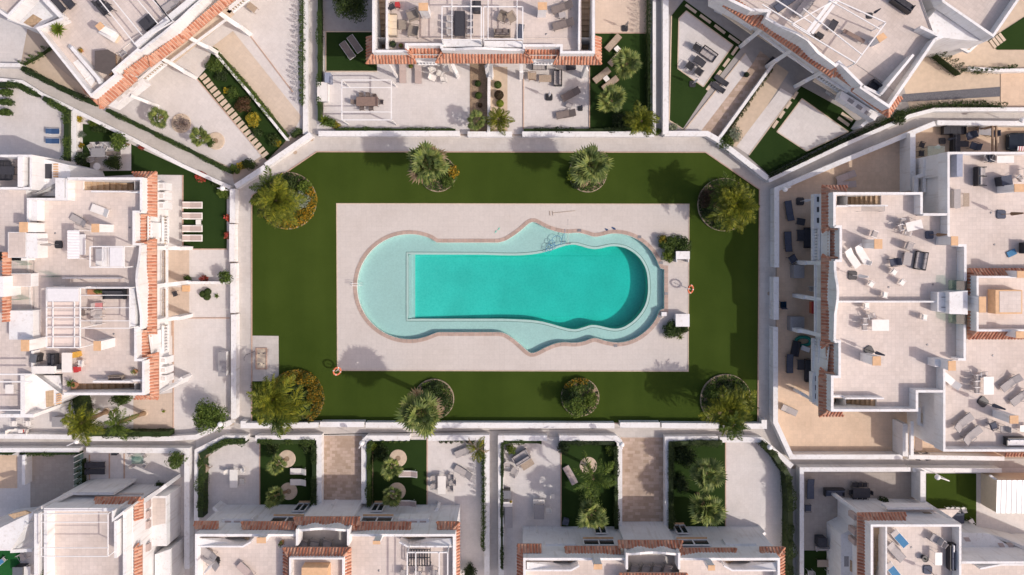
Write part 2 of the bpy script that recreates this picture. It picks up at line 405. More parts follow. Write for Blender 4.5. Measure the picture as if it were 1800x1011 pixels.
def tree(px, py, r, h, mat, label, hc=None, dens=1.0, leafs=.16, name='tree', extra=None, mats=None, z=0.0):
    """px,py where the crown shows; h height of the crown's middle"""
    g = P(px, py, z+h); c = Vector((g.x, g.y, z)); root = thing(name, label, 'tree', c)
    hc = hc or r*1.1
    mb = MB(); foliage(mb, Vector((c.x, c.y, z+h-hc*.5)), r, r, hc, min(6000, int(dens*1300*r*r)), leafs*1.15, 0, 9+int(r*9), extra)
    t = MB(); t.tube([c, c+Vector((.05, .02, h*.5)), c+Vector((0, .05, h))], [.11, .08, .04], 7)
    for i in range(6):
        a = i*1.05+rnd(0, .6); b = c+Vector((.05, .02, h*rnd(.5, .75))); t.tube([b, b+Vector((math.cos(a)*r*.6, math.sin(a)*r*.6, hc*rnd(.2, .5)))], [.05, .015], 5)
    mb.build('crown', mats or mat, root); t.build('trunk', BARK, root); return root
def hedge(pts, w, h, label, mat=None, spiky=False, dens=1.0, group=None, z=0.0, leafs=.12, cat='hedge', extra=None, mats=None, name='hedge'):
    pts = [P(x, y, z+h*.8) for x, y in pts]
    mb = MB(); L = 0
    o0 = Vector((pts[0].x, pts[0].y, z))
    for a, b in zip(pts[:-1], pts[1:]):
        a = Vector((a.x, a.y, 0)); b = Vector((b.x, b.y, 0)); d = b-a; l = d.length; d.normalize(); nn = Vector((-d.y, d.x, 0))
        if spiky:
            k = max(1, int(l/.5))
            for i in range(k):
                c = a+d*(i+.5)*l/k+nn*rnd(-.06, .06); hh = h*rnd(.72, 1.15)
                for j in range(int(150*dens)):
                    t = random.random()**.8; rr = w*.72*(1-t)**.5*rnd(.5, 1.08); an = rnd(0, 6.283)
                    dv = Vector((math.cos(an), math.sin(an), .35)).normalized()
                    leaf(mb, c+Vector((math.cos(an)*rr, math.sin(an)*rr, z+.08+t*hh)), (dv+rdir()*.5).normalized(), leafs*rnd(.7, 1.3), 0)
        else:
            n = int(l*(w+1.3*h)*120*dens)
            for i in range(n):
                u = rnd(0, l); bl = .85+.3*math.sin(u*2.1+a.x)*math.sin(u*.9+a.y)
                f = random.random()
                if f < .5: p = a+d*u+nn*rnd(-w/2, w/2)*bl; p.z = z+h*bl*rnd(.9, 1.06); n2 = Vector((0, 0, 1))
                else:
                    sgn = 1 if f < .75 else -1
                    p = a+d*u+nn*sgn*w/2*bl*rnd(.85, 1.1); p.z = z+rnd(.05, h*bl); n2 = nn*sgn
                m2 = 0
                if extra and random.random() < extra[1]: m2 = extra[0]
                leaf(mb, p, (n2+rdir()*.8).normalized(), leafs*rnd(.7, 1.4), m2)
    ms = list(mats) if mats else [mat or LF_HEDGE]
    root = thing(name, label, cat, o0, 0, group)
    mb.build('foliage', ms, root)
    core = MB(); core.wall([(p.x, p.y) for p in pts], w*(.14 if spiky else .66), z, z+h*(.4 if spiky else .78)); core.build('branches', LF_DARK, root)
    return root
# palm fronds: shared meshes
def fan_mesh(name, mat, L=1.0, droop=.25):
    mb = MB(); mb.tube([(0, 0, 0), (L*.56, 0, .03)], [.03, .02], 4)
    k = 13
    for i in range(k):
        a = R(-100+200*i/(k-1)); l = L*(.50-.08*abs(i-(k-1)/2)/(k/2))*rnd(.9, 1.08)
        o = Vector((L*.54, 0, .03)); d = Vector((math.cos(a), math.sin(a), 0)); s = Vector((-d.y, d.x, 0))
        w = l*.125
        m1 = o+d*l*.55+Vector((0, 0, -.02)); e = o+d*l+Vector((0, 0, -droop*L*.4*rnd(.6, 1.4)))
        mb.add([o, m1-s*w+Vector((0, 0, -.03)), m1+Vector((0, 0, .02)), m1+s*w+Vector((0, 0, -.03)), e], [(0, 1, 2), (0, 2, 3), (1, 4, 2), (2, 4, 3)])
    return mb.mesh(name, mat)
def feather_mesh(name, mat, L=2.2, arch=.5, wl=.42, k=22, lw=.05):
    mb = MB()
    def pt(t): return Vector((L*t*(1-.12*t), 0, arch*L*(.75*t-1.35*t*t)))
    mb.tube([pt(i/6) for i in range(7)], [.03, .026, .022, .018, .014, .01, .006], 4)
    for i in range(k):
        t = .14+.86*i/(k-1); p = pt(t); l = wl*math.sin(math.pi*min(1, .18+t*.78))*rnd(.85, 1.12)+.06
        for sg in (-1, 1):
            d = Vector((rnd(.3, .9), sg*1.0, rnd(-.7, .25))).normalized(); m1 = p+d*l*.5; e = p+d*l+Vector((0, 0, -.18*l))
            s = Vector((lw, 0, 0))
            mb.add([p, m1-s, e, m1+s], [(0, 1, 2, 3)])
    return mb.mesh(name, mat)
FANG = [fan_mesh('fan_frond', LF_FAN, 1.7, d) for d in (.15, .35, .55)]
FAND = [fan_mesh('dry_frond', LF_DRY, 1.6, d) for d in (.5, .8)]
FEA = [feather_mesh('feather_frond', LF_FEA, 2.45, a, .72, 34, .05) for a in (.4, .55, .75)]
FEAT = [feather_mesh('feather_frond', LF_MID, 2.4, a, .55, 30, .05) for a in (.4, .6)]
FEAD = [feather_mesh('dry_frond', LF_DRY, 2.0, .9, .25, 14)]
SPIKE = None
def palm(px, py, h, kind, label, size=1.0, n=36, dry=0, trunk=.16, lean=None, z=0.0, name=None, group=None, base=None, mats=None):
    """px,py: where the crown's heart shows; h its height above z"""
    g = P(px, py, z+h); top = Vector((g.x, g.y, z+h))
    b = P(base[0], base[1], z) if base else Vector((g.x, g.y, z)); b.z = z
    size *= (.72 if h < 4.2 else .95) if kind == 'fan' else 1.0
    if kind != 'fan': n = int(n*1.35); size *= .9
    root = thing(name or ('fan_palm' if kind == 'fan' else 'feather_palm'), label, 'palm tree', b, 0, group)
    t = MB(); mid = b.lerp(top, .5)+Vector((0, 0, 0))
    pts = [b.lerp(top, i/7) for i in range(8)]
    t.tube(pts, [trunk*1.25]+[trunk*(1.0+.06*(i % 2)) for i in range(6)]+[trunk*.8], 9); t.build('trunk', BARK, root)
    for i in range(n):
        f = i/max(1, n-1); az = i*2.39996+rnd(-.15, .15)
        if kind == 'fan': el = R(72-105*f)+rnd(-.12, .12); ms = FANG; sc = size*(.72+.35*math.sin(math.pi*min(1, f+.2)))*rnd(.75, 1.15); el += rnd(-.2, .2)
        else: el = R(70-75*f)+rnd(-.1, .1); ms = mats or FEA; sc = size*rnd(.8, 1.12)*(.7+.3*min(1, f*2))*(1.22 if f > .8 else 1)
        if i >= n-dry//2 or (i > n*.3 and random.random() < dry/n*.8): ms = FAND if kind == 'fan' else FEAD; el -= .25
        ob = bpy.data.objects.new('dry_frond' if ms in (FAND, FEAD) else 'frond', random.choice(ms)); COL.objects.link(ob); ob.parent = root
        ob.location = (top-b)+Vector((math.cos(az)*.08, math.sin(az)*.08, -.10*f))
        ob.rotation_euler = (rnd(-.7, .7), -el, az+rnd(-.2, .2)); ob.scale = (sc, sc, sc)
    return root
def rosette(px, py, r, label, mat, name='spiky_plant', n=34, z=0.0, h=.35, cat='plant', group=None, w=.05):
    c = P(px, py, z+h); c.z = z; root = thing(name, label, cat, c, 0, group)
    mb = MB()
    for i in range(n):
        az = i*2.4+rnd(-.2, .2); el = R(80-75*i/n); L = r*rnd(.85, 1.1)
        d = Vector((math.cos(az)*math.cos(el), math.sin(az)*math.cos(el), math.sin(el))); s = Vector((-math.sin(az), math.cos(az), 0))*w
        o = c+Vector((0, 0, h*.6)); m1 = o+d*L*.5; e = o+d*L+Vector((0, 0, -.1*L))
        mb.add([o, m1-s, e, m1+s, m1+Vector((0, 0, .02))], [(0, 1, 4), (1, 2, 4), (2, 3, 4), (3, 0, 4)])
    mb.build('leaves', mat, root)
    t = MB(); t.tube([c, c+Vector((0, 0, h*.65))], [.08, .06], 6); t.build('stem', BARK, root); return root
# ---------------------------------------------------------------- furniture: prototypes whose meshes are shared by every copy
PROTO = {}
def proto(key, parts): PROTO[key] = parts        # parts: [(name, mesh, [(childname, mesh)])]
def place(key, px, py, h, rot, label, name, cat, group=None, scale=1.0, loc=None):
    g = loc if loc is not None else P(px, py, h)
    root = thing(name, label, cat, g, R(rot), group); root.scale = (scale,)*3 if not isinstance(scale, tuple) else scale
    for pn, me, ch in PROTO[key]:
        o = bpy.data.objects.new(pn, me); COL.objects.link(o); o.parent = root
        for cn, cme in ch:
            c = bpy.data.objects.new(cn, cme); COL.objects.link(c); c.parent = o
    return root
def legmeshes(xs, ys, h, r, mat, splay=0):
    out = []
    for x in xs:
        for y in ys:
            m = MB(); m.tube([(x*(1+splay), y*(1+splay), 0), (x, y, h)], r, 5); out.append(('leg', m.mesh('leg', mat), []))
    return out
def mk_lounger(key, fab, met, back=25, L=1.95, W=.66, arms=False, pad=None, fw=0):
    h = .34; bl = .72
    parts = []
    f = MB()
    for s in (-1, 1):
        f.tube([(-L/2, s*W/2, h), (L/2-bl, s*W/2, h)], .025, 5)
        if fw: f.bar((-L/2, s*(W/2-fw/2), h+.03), (L/2-bl, s*(W/2-fw/2), h+.03), fw, .05); f.bar((L/2-bl, s*(W/2-fw/2), h+.04), (L/2-.05, s*(W/2-fw/2), h+.04+(bl-.05)*math.tan(R(back))), fw, .05)
    f.tube([(-L/2, -W/2, h), (-L/2, W/2, h)], .025 if not fw else .06, 5)
    parts.append(('frame', f.mesh('frame', met), []))
    st = MB(); st.box((-bl/2, 0, h+.02), (L-bl, W-.03, .035 if not pad else .07)); parts.append(('seat', st.mesh('seat', fab), []))
    b = MB(); a = R(back); cx = L/2-bl
    p0 = Vector((cx, 0, h)); p1 = p0+Vector((math.cos(a)*bl, 0, math.sin(a)*bl))
    b.bar(p0+Vector((.01, 0, .02)), p1+Vector((0, 0, .02)), W-.03, .035 if not pad else .07)
    bf = MB()
    for s in (-1, 1): bf.tube([p0+Vector((0, s*W/2, 0)), p1+Vector((0, s*W/2, 0))], .022, 5)
    bf.tube([p1+Vector((0, -W/2, 0)), p1+Vector((0, W/2, 0))], .022, 5)
    parts.append(('backrest', b.mesh('backrest', fab), [('back_frame', bf.mesh('back_frame', met))]))
    pl = MB(); pl.bar(p0.lerp(p1, .74)+Vector((0, 0, .07)), p0.lerp(p1, .98)+Vector((0, 0, .07)), W-.1, .08)
    if pad: parts.append(('pillow', pl.mesh('pillow', pad), []))
    parts += legmeshes((-L/2+.12, L/2-.3), (-W/2, W/2), h, .022, met)
    if arms:
        for s in (-1, 1):
            am = MB(); am.tube([(cx-.45, s*(W/2+.03), h), (cx-.4, s*(W/2+.03), h+.2), (cx+.1, s*(W/2+.03), h+.22), (cx+.12, s*W/2, h)], .02, 5); parts.append(('armrest', am.mesh('armrest', met), []))
    proto(key, parts)
def mk_chair(key, fab, met, W=.5, back=.45, arms=True, sh=.43, slats=False):
    parts = []
    s = MB(); s.box((0, 0, sh), (W, W, .05)); parts.append(('seat', s.mesh('seat', fab), []))
    b = MB()
    if slats:
        for i in range(4): b.bar((-W/2+.02, -W/2+.06+i*(W-.12)/3, sh), (-W/2-.08, -W/2+.06+i*(W-.12)/3, sh+back), .05, .02)
    b.bar((-W/2+.01, 0, sh+.05), (-W/2-.09, 0, sh+back), W-.04, .035); parts.append(('backrest', b.mesh('backrest', fab), []))
    parts += legmeshes((-W/2+.03, W/2-.03), (-W/2+.03, W/2-.03), sh, .02, met, .08)
    if arms:
        for q in (-1, 1):
            a = MB(); a.tube([(W/2-.04, q*W/2, sh), (W/2-.04, q*(W/2+.02), sh+.2), (-W/2-.04, q*(W/2+.02), sh+.22)], .022, 5); parts.append(('armrest', a.mesh('armrest', met), []))
    proto(key, parts)
def mk_table(key, top, met, L, W, h=.74, round_=False, th=.04):
    parts = []; t = MB()
    if round_: t.lathe((0, 0, 0), [(L/2, h-th), (L/2+.01, h-th/2), (L/2, h)], 24)
    else:
        r = .04; pts = [(sx*(L/2-r)+r*math.cos(a), sy*(W/2-r)+r*math.sin(a)) for sx, sy, a0 in ((1, 1, 0), (-1, 1, 90), (-1, -1, 180), (1, -1, 270)) for a in (R(a0), R(a0+45), R(a0+90))]
        t.prism(pts, h-th, h, 0, True)
    parts.append(('tabletop', t.mesh('tabletop', top), []))
    if round_:
        m = MB(); m.lathe((0, 0, 0), [(.22, 0), (.22, .03), (.04, .06), (.035, h-th)], 10); parts.append(('pedestal', m.mesh('pedestal', met), []))
    else: parts += legmeshes((-L/2+.06, L/2-.06), (-W/2+.06, W/2-.06), h-th, .025, met)
    proto(key, parts)
def mk_sofa(key, fab, met, L=1.5, W=.72, n=2, sh=.40):
    parts = []; f = MB()
    f.box((0, 0, .2), (L, W, .10))
    parts.append(('frame', f.mesh('frame', met), []))
    w = (L-.16)/n
    for i in range(n):
        c = MB(); c.box((-L/2+.08+w*(i+.5), .06, sh-.05), (w-.02, W-.16, .18)); parts.append(('seat_cushion', c.mesh('seat_cushion', fab), []))
        b = MB(); b.box((-L/2+.08+w*(i+.5), -W/2+.14, sh+.22), (w-.03, .15, .38), rx=-.2); parts.append(('back_cushion', b.mesh('back_cushion', fab), []))
    for s in (-1, 1):
        a = MB(); a.box((s*(L/2-.03), 0, .38), (.07, W, .42)); parts.append(('armrest', a.mesh('armrest', met), []))
    bk = MB(); bk.box((0, -W/2, .42), (L, .06, .62)); parts.append(('backrest', bk.mesh('backrest', met), []))
    parts += legmeshes((-L/2+.06, L/2-.06), (-W/2+.06, W/2-.06), .16, .025, met)
    proto(key, parts)
mk_lounger('lg_white', PFAB, WPLA, 22, fw=.09); mk_lounger('lg_grey', GFAB, GFAB, 30, arms=True); mk_lounger('lg_slate', BLUEG, DMET, 12)
mk_lounger('lg_dark', DFAB, DMET, 10, pad=DFAB); mk_lounger('lg_blue', BLUE, WMET, 20); mk_lounger('lg_sky', SKYB, WMET, 25)
mk_lounger('lg_plastic', WPLA, WPLA, 28); mk_lounger('lg_light', LFAB, GMET, 25, arms=True); mk_lounger('lg_brown', LWOOD, WOOD, 18)
mk_lounger('lg_shade', GFAB, WMET, 20); mk_lounger('lg_taupe', PFAB, LFAB, 24)
PROTO['lg_sky'] = [p if p[0] != 'backrest' else ('backrest', PROTO['lg_light'][2][1], p[2]) for p in PROTO['lg_sky']]
mk_chair('ch_white', WPLA, WPLA); mk_chair('ch_dark', DFAB, DMET); mk_chair('ch_grey', LFAB, GMET, .56); mk_chair('ch_brown', GFAB, GFAB, .48); mk_chair('ch_wood', LWOOD, WOOD, .52, slats=True)
mk_chair('ch_metal', LFAB, WMET, .48); mk_chair('ch_slate', BLUEG, DMET, .6); mk_chair('ch_slat', DMET, DMET, .6, slats=True); mk_chair('ch_wick', WICK, WICK, .6)
mk_chair('ch_low', LFAB, LFAB, .66, .5, True, .34)
mk_table('tb_white', WPLA, WPLA, 1.5, .9); mk_table('tb_whites', WPLA, WPLA, .8, .8); mk_table('tb_brown', BROWNT, DMET, 2.0, 1.0); mk_table('tb_grey', GRTOP, DMET, 1.4, .9)
mk_table('tb_dark', DFAB, DMET, 2.3, 1.0); mk_table('tb_low', LFAB, GMET, .6, .5, .42); mk_table('tb_lowd', DFAB, DMET, 1.0, .6, .4); mk_table('tb_glass', CLEAR, GMET, 1.5, .95); mk_table('tb_round', WPLA, WPLA, .7, .7, .7, True)
mk_table('tb_lwhite', WPLA, WPLA, .5, .5, .42); mk_table('tb_wood', LWOOD, WOOD, 1.4, .9); mk_table('tb_wlow', WICK, WICK, .8, .7, .4)
mk_sofa('sf_light', CANVAS, DMET, 1.5); mk_sofa('sf_dark', DFAB, DMET, 2.0, .85, 3); mk_sofa('sf_grey', LFAB, LFAB, 1.3); mk_sofa('sf_wick', CREAM, WICK, 2.0, .8, 3); mk_sofa('sf_slate', BLUEG, DMET, 1.5, .8, 2); mk_sofa('sf_brown', GFAB, WICK, 1.2, .75); mk_sofa('sf_slat', LFAB, DMET, 1.55, .75, 3); mk_sofa('sf_one', LFAB, DMET, .8, .75, 1)
def mk_parasol(key, canvas, pole, base, H=2.4, tilt=0):
    parts = []
    b = MB(); q = .34; pts = [(q*math.copysign(min(1, abs(math.cos(a))*1.25), math.cos(a)), q*math.copysign(min(1, abs(math.sin(a))*1.25), math.sin(a))) for a in [i*math.pi/8+math.pi/16 for i in range(16)]]
    b.prism(pts, 0, .1, 0, True); parts.append(('base', b.mesh('base', base), []))
    p = MB(); p.tube([(0, 0, .1), (0, 0, H)], .025, 6); parts.append(('pole', p.mesh('pole', pole), []))
    c = MB(); n = 8; pr = [(.05, H-.02), (.07, H-.3), (.11, H-.9), (.13, H-1.25), (.06, H-1.3)]
    for i in range(len(pr)): pass
    vs = []
    for r, z in pr:
        for j in range(16): a = j*math.pi/8; rr = r*(1.15 if j % 2 else .7); vs.append((rr*math.cos(a), rr*math.sin(a), z))
    fs = [(i*16+j, i*16+(j+1) % 16, (i+1)*16+(j+1) % 16, (i+1)*16+j) for i in range(len(pr)-1) for j in range(16)]+[tuple(range(16))]
    c.add(vs, fs); parts.append(('folded_canopy', c.mesh('folded_canopy', canvas), []))
    proto(key, parts)
mk_parasol('ps_white', CANVAS, WMET, DMET); mk_parasol('ps_brown', WOOD, WOOD, BLUEG); mk_parasol('ps_grey', LFAB, GMET, DMET); mk_parasol('ps_dark', BLUEG, DMET, DMET)
# round potted plant
def pot(px, py, h, r, label, mat=None, leafc=None, size=.4, cat='potted plant', group=None, spiky=False):
    g = P(px, py, h); root = thing('potted_plant', label, cat, g, 0, group)
    m = MB(); m.lathe(g, [(r*.7, 0), (r, r*1.3), (r*1.08, r*1.35), (r*1.08, r*1.5), (r*.9, r*1.5), (r*.88, r*1.35)], 14); m.build('pot', mat or TERRAPOT, root)
    f = MB()
    for i in range(70):
        d = rdir(.5); leaf(f, g+Vector((0, 0, r*1.5))+Vector((d.x*size*rnd(.3, 1), d.y*size*rnd(.3, 1), abs(d.z)*size*rnd(.3, 1.2))), (d+rdir()*.5).normalized(), (.22 if spiky else .13))
    f.build('foliage', leafc or LF_MID, root); return root
def lamp(px, py, h, label, base=None, z0=0.0):
    """street lamp: px,py where its globe shows; h globe height"""
    g = P(px, py, h); b = P(base[0], base[1], z0) if base else Vector((g.x, g.y, z0))
    root = thing('street_lamp', label, 'street lamp', (b.x, b.y, z0), 0, 'globe street lamps along the paths')
    m = MB(); m.tube([(b.x, b.y, z0), (b.x, b.y, h-.5), (g.x, g.y, h-.2)], [.06, .05, .04], 8); m.build('post', WMET, root)
    k = MB(); k.lathe((b.x, b.y, z0), [(.12, 0), (.12, .06), (.06, .12)], 8); k.build('base', WMET, root)
    q = MB(); q.ball((g.x, g.y, h), .25, 16); q.build('globe', GLOBE, root, True)
    r = MB(); r.lathe((g.x, g.y, h-.3), [(.09, 0), (.12, .06), (.09, .1)], 10); r.build('collar', WMET, root)
def pergola(pts, h, z0, label, beams=(), mat=None, name='pergola', w=.09, posts=None, group=None, post_at=None):
    """pts: corners in photo pixels of the beam frame at height h; beams: extra pairs of pixel points at h"""
    mat = mat or WMET; c = [P(x, y, h) for x, y in pts]
    ctr = sum((Vector((q.x, q.y, 0)) for q in c), Vector())/len(c); ctr.z = z0
    root = thing(name, label, 'pergola', ctr, 0, group)
    for i in range(len(c)):
        a, b = c[i], c[(i+1) % len(c)]; m = MB(); m.bar(a, b, w, w); m.build('beam', mat, root)
        m = MB(); m.bar((a.x, a.y, z0), (a.x, a.y, h-w/2-.002), w, w)
        if posts is None or i in posts: m.build('post', mat, root)
    for (x0, y0, x1, y1) in beams:
        m = MB(); m.bar(P(x0, y0, h+w*.9), P(x1, y1, h+w*.9), w*.8, w*.8); m.build('rafter', mat, root)
    return root
# ---------------------------------------------------------------- ground, court, lawn, pool
from mathutils.geometry import tessellate_polygon
def holed(mb, polys, z):
    polys = [[Vector((p[0], p[1], 0)) for p in q] for q in polys]
    flat = [p for q in polys for p in q]
    tris = tessellate_polygon(polys)
    fs = []
    for a, b, c in tris:
        n = (flat[b]-flat[a]).cross(flat[c]-flat[a]); fs.append((a, b, c) if n.z > 0 else (a, c, b))
    mb.add([(p.x, p.y, z) for p in flat], fs); return mb
def offs(pts, d):
    """move a closed outline inwards by d"""
    pts = ccw(pts); n = len(pts); out = []
    for i in range(n):
        a = Vector(pts[i-1][:2]); b = Vector(pts[(i+1) % n][:2]); t = (b-a).normalized(); out.append((pts[i][0]-t.y*d, pts[i][1]+t.x*d))
    return out
def sheet(name, pts, z, mat, h=0, kind='structure', parent=None):
    mb = MB(); mb.sheet(PP(pts), z); o = mb.build(name, mat, parent)
    if parent is None: o['kind'] = kind
    return o
DECKR = [(592, 358), (1211, 359), (1209.5, 652.5), (593.5, 651)]
big = [(-700, -700), (700, -700), (700, 700), (-700, 700)]
struct('ground', holed(MB(), [big, PP(DECKR)], -.02), EARTH)
COURT = [(412, 331), (548, 238), (1240, 239), (1363, 322), (1363, 748), (412, 748)]
LAWN = [(443, 344), (557, 267), (1240, 268), (1334.5, 333), (1331.5, 744), (443, 743)]
struct('court_path', holed(MB(), [PP(COURT), PP(LAWN)], .03), PATH)
struct('lawn', holed(MB(), [PP(LAWN), PP(DECKR)], .035), TURF)
mb = MB(); mb.wall(PP(LAWN), .09, -.02, .11, closed=True); struct('path_kerb', mb, KERB)
mb = MB(); mb.wall(PP(DECKR), .08, -.02, .075, closed=True); struct('deck_edging', mb, EDGE)
arc = [(720+99*math.cos(R(a)), 504-99*math.sin(R(a))) for a in range(66, 295, 6)]   # left round end, anticlockwise in the picture
top_r = [(875, 420), (887, 416.5), (900, 408.5), (912, 399.5), (924, 389), (931, 385), (937, 384), (944, 385.2), (955, 391), (968, 397), (983, 401.5), (997, 403.6), (1011, 402.7), (1022, 403.4), (1034, 406.4), (1045, 409.6), (1056, 408.3), (1067, 405.4), (1079, 404), (1093, 404.8), (1109, 408.5), (1124, 415.5), (1138, 425.5), (1151, 439), (1160, 454), (1165, 466.5)]
bot_r = [(1165, 549.5), (1159.5, 562), (1150, 576), (1138, 588), (1124, 598), (1107, 605.3), (1092, 608.4), (1078, 608.3), (1063, 605.6), (1050, 601.8), (1043, 601), (1030, 605.7), (1018, 608.4), (1004, 609), (990, 608.2), (977, 610.5), (962, 616.5), (950, 622.6), (942, 626), (935, 627), (928, 625.5), (918, 618), (905, 606), (893, 597), (884, 592), (876, 590.5)]
outl = top_r[::-1]
outl = smoothline(top_r, 3)
right = [(1167.5, 467), (1174, 467), (1174, 549), (1167.5, 549)]
botl = smoothline(bot_r, 3)
lin = [(770, 590.5)]+[(a, b) for a, b in arc[::-1]]+[(770, 420)]
POOL = outl+right+botl+[(840, 590.5), (805, 590.5)]+lin+[(805, 420), (840, 420)]
POOLW = PP(POOL)
def resample(pts, d, closed=True):
    out = []; n = len(pts)
    for i in range(n if closed else n-1):
        a = Vector(pts[i][:2]); b = Vector(pts[(i+1) % n][:2]); k = max(1, round((b-a).length/d))
        for j in range(k): out.append(tuple(a.lerp(b, j/k)))
    return out
POOLW = ccw(resample([tuple(p) for p in POOLW], .3))
INN = offs(POOLW, .36)
struct('pool_deck', holed(MB(), [PP(DECKR), POOLW], .042), DECK)
pool = thing('swimming_pool', 'long turquoise swimming pool with rounded ends and a pale shelf', 'pool', P(900, 505))
n = len(POOLW); i = 0
while i < n:      # coping stones
    j = min(n, i+2); mb = MB(); oz = rnd(-.006, .006)
    a, b = [Vector((*p, 0)) for p in POOLW[i:j+1]]+([Vector((*POOLW[0], 0))] if j+1 > n else []), [Vector((*p, 0)) for p in INN[i:j+1]]+([Vector((*INN[0], 0))] if j+1 > n else [])
    g = .012; m = len(a)
    a[0] = a[0].lerp(a[1], g/.3); b[0] = b[0].lerp(b[1], g/.3); a[-1] = a[-1].lerp(a[-2], g/.3); b[-1] = b[-1].lerp(b[-2], g/.3)
    zt = .075+oz; vs = []
    for q in range(m): vs += [(a[q].x, a[q].y, .0), (a[q].x, a[q].y, zt), (b[q].x, b[q].y, zt), (b[q].x, b[q].y, -.05)]
    fs = []
    for q in range(m-1):
        o = 4*q; fs += [(o+1, o, o+4, o+5), (o+2, o+1, o+5, o+6), (o+3, o+2, o+6, o+7)]
    fs += [(0, 1, 2, 3), (4*m-1, 4*m-2, 4*m-3, 4*m-4)]
    mb.add(vs, fs); mb.build('coping_stone', COPING, pool); i = j
mb = MB(); holed(mb, [POOLW, INN], .045); mb.build('coping_bed', RIMG, pool)
basin_px = [(713, 444), (850, 444.5)]+smoothline([(880, 445.5), (905, 445.8), (930, 444.5), (950, 441.5), (970, 436.3), (985, 431), (997, 427.8), (1010, 426.7), (1022, 429), (1035, 432.8), (1046, 434.6), (1058, 433), (1070, 430.3), (1083, 429.3), (1098, 431.7), (1112, 437.8), (1125, 448), (1135, 461), (1142, 478), (1144.5, 500), (1144, 518), (1140, 536), (1131, 552.5), (1118, 567), (1103, 577.5), (1090, 582), (1078, 582.5), (1064, 579.8), (1052, 577), (1040, 576.3), (1028, 580), (1013, 583.7), (997, 582), (978, 576.8), (957, 571), (935, 567.5), (905, 565.8), (880, 565)], 3)+[(850, 565), (713, 565)]
BAS = ccw(resample([tuple(p) for p in PP(basin_px)], .5)); BASO = BAS; BASI = offs(BAS, .2)
SH = -.54
holes = holed(MB(), [INN, BASO], SH); holes.build('shelf_floor', AQUA, pool)
mb = MB(); mb.wall(INN, .04, SH-.1, .0, closed=True); mb.build('shelf_wall', AQUA, pool)
mb = MB()
nB = len(BASO); vs = []
for q in range(nB): vs += [(*BASO[q], SH-.05), (*BASO[q], SH+.03), (*BASI[q], SH+.03), (*BASI[q], SH-.3)]
fs = [(4*q+k, 4*((q+1) % nB)+k, 4*((q+1) % nB)+k+1, 4*q+k+1) for q in range(nB) for k in range(3)]
mb.add(vs, [f[::-1] for f in fs]); mb.build('basin_rim', RIMW, pool)
mb = MB(); mb.wall(offs(BASO, -.05), .05, SH-.05, SH+.012, closed=True); mb.build('rim_joint', RIMG, pool)
def bz(x): t = max(0, min(1, (x+9.0)/20)); return SH-.32-1.3*t**.8
nB = len(BASI); vs = [(*p, SH-.02) for p in BASI]+[(*p, bz(p[0])) for p in BASI]
mb = MB(); mb.add(vs, [(q, nB+q, nB+(q+1) % nB, (q+1) % nB)[::-1] for q in range(nB)]); mb.build('basin_wall', BASIN, pool)
mb = MB(); tr = holed(MB(), [BASI], 0); mb.add([(v[0], v[1], bz(v[0])) for v in tr.v], tr.f); mb.build('basin_floor', BASIN, pool)
for k, (dx, dz) in enumerate(((.32, .1), (.62, .2))):
    x0 = P(716.5, 0).x; mb = MB(); mb.box((x0+dx/2, (P(0, 444).y+P(0, 565).y)/2, (SH-dz+bz(x0))/2), (dx, P(0, 447.8).y-P(0, 561.3).y, SH-dz-bz(x0))); mb.build('pool_step', AQUA, pool)
mb = MB(); wo = offs(POOLW, .3); mb.prism(wo, -4, -.1, 0, True); mb.build('water', WATER, pool)
# handrail at the left end
mb = MB()
for dy in (0, .22):
    a = P(622, 497.5); a.y -= dy; mb.tube([a+Vector((-.15, 0, 0)), a+Vector((-.15, 0, .8)), a+Vector((0, 0, .9)), a+Vector((.55, 0, .75)), a+Vector((.8, 0, -.2)), a+Vector((.8, 0, -.5))], .022, 6)
hr = mb.build('pool_handrail', WMET); tag(hr, 'chrome handrail arching over the coping at the round left end of the pool', 'handrail')
# blue hose floating over the shelf
mb = MB()
def ring(cx, cy, r, z, ph=0, turns=1.0, e=1.0):
    k = int(18*turns); return [P(cx+r*math.cos(ph+6.283*turns*i/k), cy+e*r*math.sin(ph+6.283*turns*i/k))+Vector((0, 0, z+.01*i/k)) for i in range(k+1)]
for cx, cy, r, ph, tn in ((979, 423, 8.5, 0, 1), (970, 427, 5, 1, 1), (966, 436, 6, 2, 1.2), (972, 434, 4, 0, 1), (963, 441, 4, 1, 1)): mb.tube(ring(cx, cy, r, -.085, ph, tn), .022, 5)
mb.tube([P(987, 421)+Vector((0, 0, -.07)), P(991, 412)+Vector((0, 0, -.06)), P(993, 403)+Vector((0, 0, .1)), P(992, 428)+Vector((0, 0, -.08)), P(980, 430)+Vector((0, 0, -.08)), P(966, 438)+Vector((0, 0, -.08))], .02, 5)
tag(mb.build('pool_hose', plain('blue_hose', (.05, .22, .40), .5)), 'loops of thin blue vacuum hose floating in the shallow water', 'hose')
mb = MB(); mb.tube([P(998.5, 385)+Vector((0, 0, .06)), P(998.5, 428)+Vector((0, 0, -.02))], .02, 5); mb.bar(P(994, 428)+Vector((0, 0, -.06)), P(1003, 428)+Vector((0, 0, -.06)), .1, .06)
tag(mb.build('pool_brush', GMET), 'long thin pole brush lying across the upper coping beside the blue hose', 'brush')
mb = MB(); mb.tube([P(972, 374.5)+Vector((0, 0, .07)), P(1011, 370.5)+Vector((0, 0, .07))], .022, 5); mb.bar(P(966, 371)+Vector((0, 0, .06)), P(967, 379)+Vector((0, 0, .06)), .06, .05); mb.bar(P(971, 371)+Vector((0, 0, .06)), P(972, 379)+Vector((0, 0, .06)), .04, .05)
tag(mb.build('net_pole', LWOOD), 'brown pole rake lying on the deck above the pool', 'pole')
